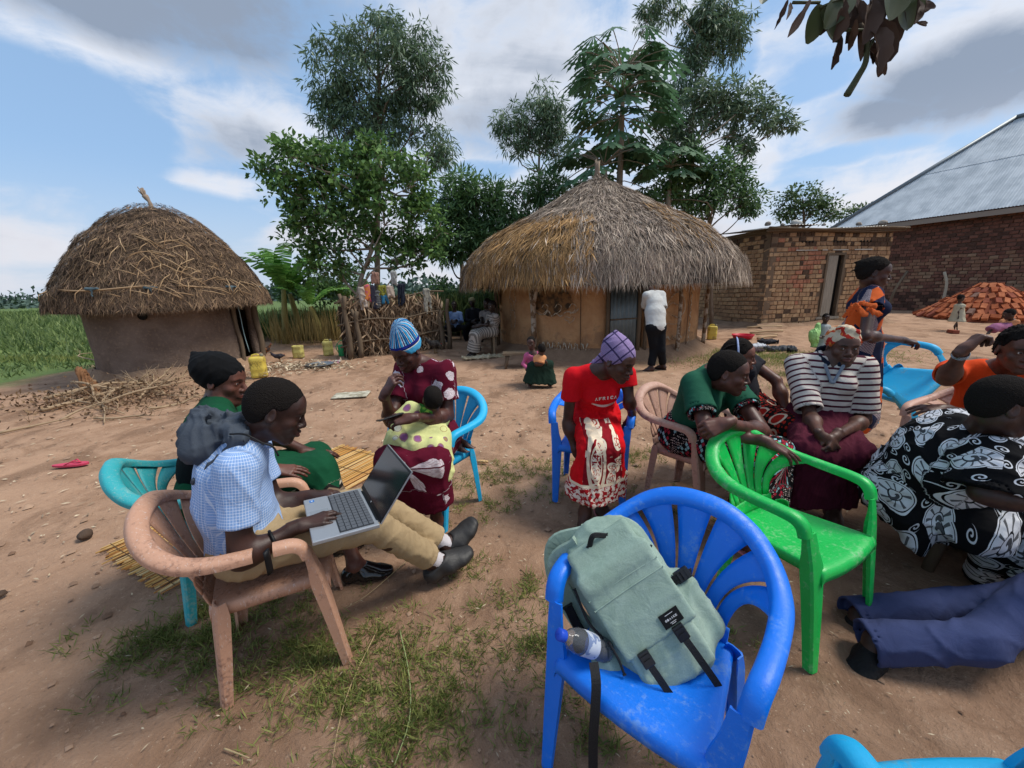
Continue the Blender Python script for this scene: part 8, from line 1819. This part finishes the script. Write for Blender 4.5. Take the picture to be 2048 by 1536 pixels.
for k in range(3): c = J['wr']-d*(.035+.008*k); x = norm(np.cross(d, (0, 0, 1))); y = np.cross(x, d); mb.tube([c+(x*math.cos(t)+y*math.sin(t))*.031 for t in np.linspace(0, 2*PI, 18)], .0030, 5)
mb.build('bracelet', mat('steel', '#9aa0a6', .25, metal=.9), orw, world=True)
# =========== 10 elderly woman in the paisley dress
f10 = norm([.85, -.53, 0]); J = pose((2.08, 1.78, .50), Q(1962, 866, 1.60), Q(2006, 812, 1.50), f10, kl=(2.50, 1.62, .50), kr=(2.42, 1.46, .48), al=(2.46, 1.60, .09), ar=(2.38, 1.44, .09), er=Q(1965, 985, 1.42), wr=(2.13, 1.24, .62), el=(2.34, 1.62, .66), wl=(2.45, 1.40, .62),
    hf=(.90, -.40, -.12), shw=.20, w=1.16, nk=1.05, handr=dict(d=(.8, -.4, -.1), n=(0, 0, 1), curl=(.4, .4, .3)), handl=dict(d=(.6, -.7, 0), n=(0, 0, 1)), facew=1.04, age=1, gaze=(0, -.2))
eld = person('elderly woman bent forward in a black dress with white paisley swirls', J)
Bd = body(J, eld, '#432c25', hres=.0032)
hair_cap(J, eld, Bd, .011, .052, -.055, .0035, .0018, col=(.030, .028, .027, 1))
PAI = cloth('paisley', P_paisley)
top_garment(J, eld, Bd, PAI, 'dress_top', e=.030, sleeve=.95, hem=.10, neck=.075, seed=81, res=.009, flare=.05, amp=.014, belly=.06, L=.16)
def eld_ex(S):
    S.cap(Q(1850, 990, 1.85), Q(1775, 990, 1.80), .17, .10, k=.12); S.cap(Q(1800, 985, 1.80), Q(1830, 1075, 1.65), .13, .055, k=.10); S.cap(Q(1820, 1040, 1.65), Q(1842, 1105, 1.60), .07, .03, k=.06); S.cap(Q(1900, 1000, 1.7), Q(1960, 1060, 1.5), .18, .12, k=.1)
skirt_garment(J, eld, Bd, PAI, 'skirt', e=.045, hem=.9, seed=82, amp=.018, bell=.05, extra=eld_ex, L=.17, res=.010, waist=.16)
S = Sdf(); S.cap(Q(1990, 1100, 1.55), Q(1978, 1150, 1.60), .08, .085); S.cap(Q(2040, 1105, 1.50), Q(2045, 1155, 1.55), .09, .09); garment('skirt_hem', eld, S, PAI, .011, folds(.014, .1, 7, (1, 1, .2)), bone_uv([(Q(2000, 1190, 1.32), Q(2000, 1110, 1.32), (1, 0, 0))]))
# =========== 11 seated man outside the frame, legs stretched in
f11 = norm([-.93, -.15, 0]); J = pose((2.42, 1.28, .30), (2.62, 1.36, .76), (2.66, 1.34, .94), f11, kl=Q(1905, 1212, 1.40), kr=Q(1955, 1285, 1.17), al=Q(1722, 1232, 1.42), ar=Q(1752, 1285, 1.24), er=(2.6, 1.1, .5), wr=(2.4, 1.05, .42), el=(2.62, 1.66, .5), wl=(2.4, 1.6, .42),
    fdl=(-.9, -.35, 0), fdr=(-.85, -.45, 0), fpl=-.35, fpr=-.3, handr=dict(d=(-1, 0, 0), n=(0, 0, 1)), handl=dict(d=(-1, 0, 0), n=(0, 0, 1)), w=1.05)
legs = person('person mostly out of frame with outstretched legs in slate blue trousers and black shoes', J)
Bd = body(J, legs, '#3c2720', res=.014, hres=.006, handres=.006, fem=False)
trousers(J, legs, Bd, cloth('slate_blue', lambda b: b.mix(b.noise(b.obj(), 5, 3), lin('#353d60'), lin('#444e76'))), e=.009, hem=1.12, amp=.008, seed=91, flare=.030)
top_garment(J, legs, Bd, cloth('grey_shirt', '#6d7278'), 'shirt', e=.015, sleeve=.6, fem=False, res=.014); hair_cap(J, legs, Bd, .01, .05, -.05, .006)
J['ls'] = .95
for s in 'lr': shoe(J, s, legs, mat('matt_black_shoe', lambda b: (lin('#121213'), b.noise(b.obj(), 30, 3)), .7, .3), infl=.006)
# =========== small figures further back
def far(label, J, tone, parts, group=None, hair=True, hcol=(.012, .010, .009, 1), hres=.010, res=.020, lod=1):
    r_ = person(label, J, group); Bd = body(J, r_, tone, res=res, hres=hres, handres=.009 if res < .03 else .012, lod=lod, fem=False, feetfine=False)
    if hair: hair_cap(J, r_, Bd, .010, .05, -.055, .008, .002, col=hcol)
    for p in parts: p(J, r_, Bd)
    return r_
def TOP(col, name='shirt', **k): return lambda J, r_, Bd: top_garment(J, r_, Bd, cloth('far_'+name+col.strip('#') if isinstance(col, str) else name, col), name, res=.016, fem=False, **k)
def SKI(col, name='skirt', **k): return lambda J, r_, Bd: skirt_garment(J, r_, Bd, cloth('far_'+name+col.strip('#') if isinstance(col, str) else name, col), name, res=.016, **k)
def TRO(col, **k): return lambda J, r_, Bd: trousers(J, r_, Bd, cloth('far_trousers'+col.strip('#'), col), res=.016, **k)
def HD(d, n=(0, -1, .2)): return dict(d=d, n=n, curl=(.3, .4, .3))
g = at(1308, 737); Y = g[1]
J = pose(Q(1312, 655, Y), Q(1308, 583, Y+.22), Q(1293, 570, Y+.48), (-.35, .94, 0), kl=Q(1308, 700, Y+.05), kr=Q(1322, 700, Y), al=Q(1302, 734, Y), ar=Q(1326, 729, Y+.1), er=Q(1326, 625, Y+.05), wr=Q(1318, 652, Y-.08), el=Q(1290, 620, Y+.45), wl=Q(1290, 600, Y+.65), hf=(-.4, .9, -.25), handr=HD((0, 0, -1), (.9, -.3, 0)), handl=HD((0, .5, .6)), fdl=(-.9, .1, 0), fdr=(-.6, .7, 0))
far('man in white shirt and dark trousers ducking under the thatch at the hut door', J, '#37231e', [TOP('#bfc0bd', sleeve=.75, hem=.12, belly=.04, flare=.03), TRO('#17181c', e=.016), lambda J, r_, Bd: [sandal(J, s, r_, _M['dark_sandal']) for s in 'lr']])
g = at(1075, 773); Y = g[1]+.1
J = pose(Q(1068, 735, Y+.05), Q(1066, 706, Y), Q(1062, 686, Y-.02), (.2, -1, 0), kl=Q(1100, 728, Y-.2), kr=Q(1062, 732, Y-.22), al=Q(1098, 765, Y-.18), ar=Q(1058, 766, Y-.18), er=Q(1046, 728, Y-.02), wr=Q(1060, 742, Y-.2), el=Q(1090, 725, Y-.05), wl=Q(1080, 738, Y-.22), ls=.62, hs=.82, hf=(-.25, -.95, -.1), handr=HD((.8, -.2, -.1)), handl=HD((-.8, -.2, -.1)))
far('girl in pink top and dark green skirt squatting by the painted hut wall', J, '#432a23', [TOP('#c4628a', sleeve=1.7, e=.012), SKI('#1f3329', hem=1.0, e=.03, bell=.06, amp=.02, waist=.05)], lod=1)
J = pose(Q(1078, 727, Y-.30), Q(1080, 712, Y-.25), Q(1083, 699, Y-.28), (-.3, .8, 0), kl=Q(1068, 735, Y-.25), kr=Q(1080, 738, Y-.22), al=Q(1066, 748, Y-.25), ar=Q(1080, 750, Y-.25), er=Q(1092, 722, Y-.3), wr=Q(1096, 733, Y-.26), el=Q(1070, 720, Y-.3), wl=Q(1068, 712, Y-.24), ls=.36, hs=.72, hf=(-.2, .9, -.1), handr=HD((0, 0, -1)), handl=HD((0, .5, .5)))
far('toddler in peach top held by the squatting girl, seen from behind', J, '#432a23', [TOP('#d8996a', sleeve=.4, e=.012)], hres=.010, res=.014)
g = at(912, 682); Y = g[1]
J = pose(Q(911, 655, Y+.1), Q(909, 624, Y+.1), Q(908, 610, Y+.05), (.02, -1, 0), kl=Q(929, 655, Y-.35), kr=Q(893, 655, Y-.35), al=Q(932, 680, Y-.2), ar=Q(894, 680, Y-.2), er=Q(895, 643, Y-.05), wr=Q(905, 641, Y-.35), el=Q(924, 643, Y-.05), wl=Q(911, 641, Y-.35), hf=(.0, -1, -.1), handr=HD((.6, -.3, -.5)), handl=HD((-.6, -.3, -.5)))
far('man in light blue shirt sitting with clasped hands on a low stool', J, '#281c17', [TOP('#6f87ad', sleeve=1.8, e=.018), TRO('#15171d')], hres=.012, res=.026)
J = pose(Q(948, 648, Y+.3), Q(946, 618, Y+.3), Q(944, 605, Y+.3), (.1, -1, 0), kl=Q(966, 650, Y-.1), kr=Q(936, 650, Y-.1), al=Q(966, 676, Y), ar=Q(937, 676, Y), er=Q(932, 640, Y+.15), wr=Q(946, 643, Y-.1), el=Q(962, 638, Y+.1), wl=Q(950, 640, Y-.1), hf=(-.1, -1, -.05), handr=HD((.6, -.3, -.5)), handl=HD((-.6, -.3, -.5)))
far('man in dark patterned shirt and pale hat sitting between two others', J, '#281c17', [TOP('#1d1e22', sleeve=1.8, e=.018), TRO('#16181c'), lambda J, r_, Bd: knit_cap(J, r_, cloth('khaki_hat', '#7b7658'), lambda S, h: S.ecap((0, 0, .05), (0, 0, .055), .11, .11, (1, 0, 0), 1, 1, k=.01, fr=h), .014, res=.012, name='hat')], hres=.012, res=.026)
g = at(968, 712); Y = g[1]
J = pose(Q(982, 662, Y+.05), Q(986, 628, Y+.05), Q(984, 612, Y), (-.85, -.5, 0), kl=Q(948, 668, Y-.15), kr=Q(955, 672, Y-.3), al=Q(945, 703, Y-.15), ar=Q(947, 706, Y-.3), er=Q(976, 650, Y-.2), wr=Q(962, 650, Y-.25), el=Q(998, 650, Y+.1), wl=Q(970, 652, Y), hf=(-.75, -.66, -.1), handr=HD((-.8, -.2, -.1)), handl=HD((-.8, -.2, -.1)))
far('woman in pale striped dress sitting on the plank bench at the hut corner', J, '#281c17', [TOP(lambda b: b.mix((b.sep(b.attr('cuv'))[1]*18.0).fract().gt(.5), lin('#9c938a'), lin('#6d665f')), 'striped_dress_top', sleeve=.6, e=.02, belly=.03), SKI(lambda b: b.mix((b.sep(b.attr('cuv'))[1]*18.0).fract().gt(.5), lin('#a39a90'), lin('#6d665f')), 'striped_skirt', hem=.95, e=.03, bell=.04)], hres=.012, res=.024)
J = pose(Q(974, 655, Y+.6), Q(975, 622, Y+.6), Q(974, 607, Y+.55), (-.6, -.8, 0), kl=Q(960, 665, Y+.3), kr=Q(952, 665, Y+.25), al=Q(958, 695, Y+.3), ar=Q(950, 695, Y+.25), er=Q(964, 645, Y+.4), wr=Q(955, 652, Y+.3), el=Q(988, 645, Y+.5), wl=Q(970, 652, Y+.35), hf=(-.6, -.8, 0), handr=HD((-.8, -.2, -.1)), handl=HD((-.8, -.2, -.1)))
far('woman in grey top half hidden behind the woman in the striped dress', J, '#281c17', [TOP('#77716d', sleeve=.6, e=.014), SKI('#55504d')], hres=.012, res=.026)
g = at(1636, 712); Y = g[1]
J = pose(Q(1645, 678, Y), Q(1648, 650, Y), Q(1652, 636, Y), (-.3, -.95, 0), kl=Q(1648, 697, Y), kr=Q(1636, 697, Y), al=Q(1646, 710, Y), ar=Q(1633, 710, Y), er=Q(1634, 665, Y-.05), wr=Q(1640, 675, Y-.15), el=Q(1662, 665, Y-.05), wl=Q(1650, 672, Y-.18), ls=.48, hs=.74, hf=(-.35, -.9, -.1), handr=HD((.8, -.2, -.1)), handl=HD((-.8, -.2, -.1)))
def DRESS(col, name='dress', r0=.10, r1=.19, ln=.36):
    def f(J, r_, Bd):
        S = Sdf(); P_, C_ = J['P'], J['C']; k = J['ls']/.5; S.ecap(C_-[0, 0, .05*k], P_, .085*k, .115*k, Bd['lat'], 1.2); S.ecap(P_, P_-[0, 0, ln*.45*k], .115*k, r1*.85*k, Bd['lat'], 1.15); S.cut(P_-[0, 0, ln*.5*k], (0, 0, -1)); garment(name, r_, S, cloth('far_'+name+str(col).strip('#')[:8], col), .014, folds(.010, .08, 3, (1, 1, .15)))
    return f
far('small child in grey dress with a green bag standing on the grass edge', J, '#38251e', [DRESS('#9aa09f'), TOP('#9aa09f', sleeve=.5, e=.01)], hres=.010)
S = Sdf(); S.ell(Q(1628, 672, Y-.1), (.10, .08, .15)); S.cap(Q(1636, 650, Y-.05), Q(1628, 690, Y-.1), .05, .06, k=.05); V, Fq = surf(S, .016); c = Q(1628, 672, Y-.1); S.disp = folds(.02, .08, 3); V, Fq = surf(S, .014); o = meshobj('plastic_bag', V-c, Fq, mat('green_bag', lambda b: (b.mix(b.noise(b.obj(), 9, 3), lin('#7fb35c'), lin('#a3cc85')), b.noise(b.obj(), 20, 3)), .4, bdist=.02)); o.location = tuple(c); tag(o, 'light green bag slung at the side of the child in grey', 'bag')
g = at(1910, 664); Y = g[1]
J = pose(Q(1916, 630, Y), Q(1920, 609, Y), Q(1922, 596, Y), (.9, .1, 0), kl=Q(1914, 648, Y+.05), kr=Q(1910, 650, Y-.05), al=Q(1914, 661, Y+.05), ar=Q(1909, 662, Y-.05), er=Q(1917, 622, Y-.1), wr=Q(1917, 634, Y-.12), el=Q(1924, 622, Y+.12), wl=Q(1925, 634, Y+.1), ls=.50, hs=.78, hf=(.85, -.2, -.1), handr=HD((0, 0, -1)), handl=HD((0, 0, -1)))
far('small child in cream dress standing in front of the brick heap', J, '#38251e', [DRESS('#b5ae96'), TOP('#b5ae96', sleeve=.5, e=.012)], hres=.012)
Y = 7.2
J = pose(Q(2010, 655, Y), Q(2022, 640, Y), Q(2018, 628, Y-.05), (-.8, -.3, 0), kl=Q(1992, 652, Y-.1), kr=Q(1988, 656, Y-.15), al=Q(1980, 662, Y-.1), ar=Q(1978, 664, Y-.15), er=Q(2012, 652, Y-.1), wr=Q(2000, 655, Y-.15), el=Q(2026, 655, Y), wl=Q(2010, 658, Y-.1), ls=.5, hs=.78, hf=(-.6, .5, -.3), handr=HD((-1, 0, -.1)), handl=HD((-1, 0, -.1)))
far('child in peach top and pink skirt sitting on the ground at the far right', J, '#38251e', [TOP('#c98a62', sleeve=.5, e=.012), SKI('#8f5a78', hem=.8, e=.016)], hres=.012, res=.02)
# ------------------------------------------------ backpack, bottle
fch = np.array([-math.sin(math.radians(138.5)), math.cos(math.radians(138.5)), 0])     # front of the blue chair
SG = cloth('sage_canvas', lambda b: b.mix(b.noise(b.obj(), 7, 5, .65).sm(.35, .7), lin('#8fa596'), lin('#a3b8aa')), .6)
BWB = mat('black_webbing', lambda b: (b.mix(b.noise(b.scale(b.obj(), (1, 1, 1)), 260, 2), (.008, .008, .009, 1), (.024, .024, .026, 1)), b.noise(b.obj(), 300, 2)), .7, .25, bdist=.002)
BKL = mat('black_buckle', (.010, .010, .011, 1), .35, .5)
# pack frame: base on the seat, leaning on the back; U across, V up, N out of the front
b0 = Q(1330, 1330, .86); 
top_ = Q(1206, 1102, 1.03); bot = Q(1372, 1360, .86); Vx = norm(top_-bot); cam0 = np.array([0, 0, CAM_H]); mid_ = (top_+bot)/2; Nz = norm(cam0-mid_); Nz = norm(Nz-Vx*(Nz@Vx)); Ux = np.cross(Vx, Nz); PLn = np.linalg.norm(top_-bot)
pk = thing('backpack', 'sage green canvas backpack with black straps leaning in the blue chair', 'backpack', tuple(bot)); Mk = np.array([Ux, Vx, Nz])
def pw(u, v, n): return bot+Ux*u+Vx*v+Nz*n
S = Sdf(); fr = S.frame(bot, Mk)
S.box((0, .21, -.09), (.150, .225, .085), rr=.07, k=.03, fr=fr); S.box((0, .10, -.045), (.125, .120, .070), rr=.055, k=.03, fr=fr); S.ell((0, .40, -.10), (.115, .085, .075), k=.05, fr=fr)
for s in (-1, 1): S.box((s*.150, .11, -.085), (.045, .105, .060), rr=.04, k=.025, fr=fr)
f_ = folds(.007, .09, 13); garment('pack_body', pk, S, SG, .0065, f_)
# front flap
def flap(name, outline, n0, thick, m, amp=.004, bend=0):
    P_ = np.array(outline, float); S = Sdf(); fr = S.frame(bot, Mk)
    u0, v0 = P_.min(0); u1, v1 = P_.max(0); S.box(((u0+u1)/2, (v0+v1)/2, n0), ((u1-u0)/2, (v1-v0)/2, thick), rr=thick*.8, k=.01, fr=fr); return S
S = Sdf(); fr = S.frame(bot, Mk); S.box((.005, .250, .024), (.122, .125, .011), rr=.010, k=.01, fr=fr); S.box((.002, .385, -.002), (.112, .065, .016), R=rotx(.42), rr=.014, k=.03, fr=fr); fl = garment('flap', pk, S, SG, .0055, folds(.0035, .12, 5))
S = Sdf(); fr = S.frame(bot, Mk); S.box((0, .085, .016), (.108, .078, .016), rr=.014, k=.01, fr=fr); garment('front_pocket', pk, S, SG, .0055, folds(.006, .08, 8))
S = Sdf(); fr = S.frame(bot, Mk); S.ecap((-.045, .43, -.03), (-.135, .16, -.10), .022, .018, Nz, .6, 2.0, k=.02); 
def ribbon(pts, w, t, name, m, par=pk, nvec=None, n=26, lab=None):
    P_ = catmull([pw(*p) for p in pts], n); nv = np.array(nvec) if nvec is not None else Nz; T = np.gradient(P_, axis=0); T /= np.linalg.norm(T, axis=1)[:, None]; side = np.cross(T, nv); side /= np.linalg.norm(side, axis=1)[:, None]; N2 = np.cross(side, T); rows = np.stack([P_-side*w/2+N2*t/2, P_+side*w/2+N2*t/2, P_+side*w/2-N2*t/2, P_-side*w/2-N2*t/2], 1)
    mb = MB(); mb.grid(rows, close=True); mb.f += [(0, 1, 2, 3), tuple((n-1)*4+k for k in (3, 2, 1, 0))]; o = mb.build(name, m, par, False, world=True); bv = o.modifiers.new('b', 'BEVEL'); bv.width = t*.3; return o
ribbon([(-.055, .44, -.055), (-.150, .43, -.09), (-.185, .32, -.12), (-.185, .20, -.14), (-.165, .08, -.15)], .062, .016, 'shoulder_strap', SG)
ribbon([(-.02, .45, -.12), (-.13, .47, -.15), (-.195, .36, -.18), (-.20, .20, -.19), (-.18, .04, -.19)], .058, .016, 'shoulder_strap', SG)
ribbon([(-.195, .30, -.105), (-.20, .20, -.12), (-.16, .09, -.13)], .03, .01, 'strap_lining', BWB)
for (u, v) in ((-.062, .118), (.060, .124)):      # front buckles with long tails
    mb = MB(); c = pw(u, v, .044); mb.box(c, (.017, .021, .006), Mk.T); o = mb.build('buckle', BKL, pk, False, world=True); q = o.modifiers.new('b', 'BEVEL'); q.width = .003; q.segments = 2
    mb = MB(); mb.box(pw(u, v-.004, .051), (.010, .004, .002), Mk.T); mb.box(pw(u, v+.010, .051), (.013, .003, .002), Mk.T); mb.build('buckle_bar', BKL, pk, False, world=True)
    ribbon([(u, v+.02, .040), (u, v-.01, .046), (u+.002, v-.05, .052), (u+.004, v-.10, .048), (u+.006, v-.155, .034), (u+.004, v-.19, .016)], .020, .0022, 'webbing', BWB)
for (u, v, n) in ((-.165, .185, -.030), (.165, .215, -.030)):
    mb = MB(); mb.box(pw(u, v, n), (.024, .017, .008), Mk.T); o = mb.build('buckle', BKL, pk, False, world=True); q = o.modifiers.new('b', 'BEVEL'); q.width = .003; q.segments = 2
    for k in (-1, 0, 1): mb = MB(); mb.box(pw(u+k*.013, v, n+.009), (.0025, .014, .002), Mk.T); mb.build('buckle_bar', BKL, pk, False, world=True)
    ribbon([(u-.05*np.sign(u), v+.0, n+.004), (u, v, n+.006), (u+.03*np.sign(u), v-.02, n-.03)], .026, .003, 'webbing', BWB)
ribbon([(-.135, .36, .01), (-.150, .27, .01), (-.140, .21, .01)], .008, .006, 'zip_puller', BWB); ribbon([(-.128, .20, .030), (-.130, .15, .034), (-.138, .11, .03)], .007, .006, 'zip_puller', BWB); ribbon([(.06, .42, -.02), (.105, .37, -.015), (.13, .33, -.02)], .012, .01, 'grab_handle', BWB); ribbon([(-.03, .43, -.01), (0.0, .455, .01), (.035, .43, -.01)], .016, .008, 'grab_handle', BWB)
for v in (.285, .315): ribbon([(-.116, v, .0345), (0, v+.003, .0362), (.124, v, .0345)], .0035, .003, 'seam', SG)
ribbon([(-.17, .075, -.12), (-.19, .01, -.13), (-.185, -.02, -.10)], .028, .003, 'webbing', BWB)
# long strap hanging over the chair front edge
P_ = [Q(1187, 1325, .84), Q(1192, 1365, .80), Q(1190, 1420, .78), Q(1186, 1480, .775), Q(1186, 1560, .775)]; P_ = catmull(P_, 20); mb = MB(); sd_ = np.array([.95, .1, 0]); mb.grid(np.stack([P_-sd_*.0135, P_+sd_*.0135], 1)); solid(mb.build('webbing', BWB, pk, False, world=True), .003)
# woven brand label
mb = MB(); lc = pw(.060, .165, .0370); mb.box(lc, (.031, .019, .0012), Mk.T); lbl = mb.build('label_patch', mat('label_black', '#0b0b0c', .7), pk, False, world=True)
WT = mat('label_white', '#d0d0d0', .8)
lettering('GRAIKE' if False else 'GBAIKE', pw(.060, .162, .0390), Ux, Vx, .0058, WT, parent=pk)
for v, l in ((.197, .026), (.175, .020), (.171, .014)):
    mb = MB(); mb.box(pw(.060, v-.02, .0390), (l/2, .0007, .0002), Mk.T); mb.build('label_line', WT, pk, False, world=True)
# water bottle in the side pocket
S = Sdf(); fr = S.frame(bot, Mk); bax = norm(Mk.T@np.array([-.62, .62, .25])); b0_ = pw(-.155, .16, -.03)
bt = thing('water_bottle', 'clear plastic water bottle with a blue cap poking out of the backpack side pocket', 'bottle', tuple(b0_)); ca = Q(1148, 1250, .86); cb = Q(1112, 1264, .86); Dx = norm(Q(1105, 1262, .86)-Q(1200, 1295, .90)); qq = Vector((0, 0, 1)).rotation_difference(Vector(Dx)); st_ = Q(1168, 1286, .90); bt.location = tuple(st_); bt.rotation_euler = qq.to_euler()
GL = mat('clear_plastic', (.8, .85, .92, 1), .08, .5); GL.node_tree.nodes['Principled BSDF'].inputs['Transmission Weight'].default_value = .9; GL.node_tree.nodes['Principled BSDF'].inputs['IOR'].default_value = 1.2
mb = MB(); mb.lathe([(.001, -.09), (.031, -.09), (.033, -.08), (.033, -.05), (.031, -.045), (.033, -.04), (.033, .0), (.031, .004), (.033, .008), (.033, .03), (.026, .052), (.014, .072), (.013, .080)], n=24); solid(mb.build('bottle_shell', GL, bt), .001)
mb = MB(); mb.lathe([(.001, -.086), (.030, -.086), (.0300, -.02), (.001, -.02)], n=20); mb.build('water', mat('water_inside', (.55, .65, .75, 1), .05, .5), bt) if False else None
mb = MB(); mb.lathe([(.0335, -.035), (.0338, -.034), (.0338, .012), (.0335, .013)], n=24); mb.build('bottle_label', mat('bottle_label', lambda b: b.mix(b.noise(b.obj(), 30, 3).gt(.52), lin('#c3cbd8'), lin('#7b8cb0')), .5), bt)
mb = MB(); mb.lathe([(.016, .076), (.0165, .078), (.0165, .096), (.015, .098), (.001, .098)], n=24); mb.build('cap', mat('blue_cap', '#2450c8', .4), bt)
S = Sdf(); fr = S.frame(bot, Mk); S.box((-.178, .120, -.045), (.048, .058, .055), rr=.035, k=.02, fr=fr); garment('side_pocket', pk, S, SG, .006, folds(.005, .06, 7))
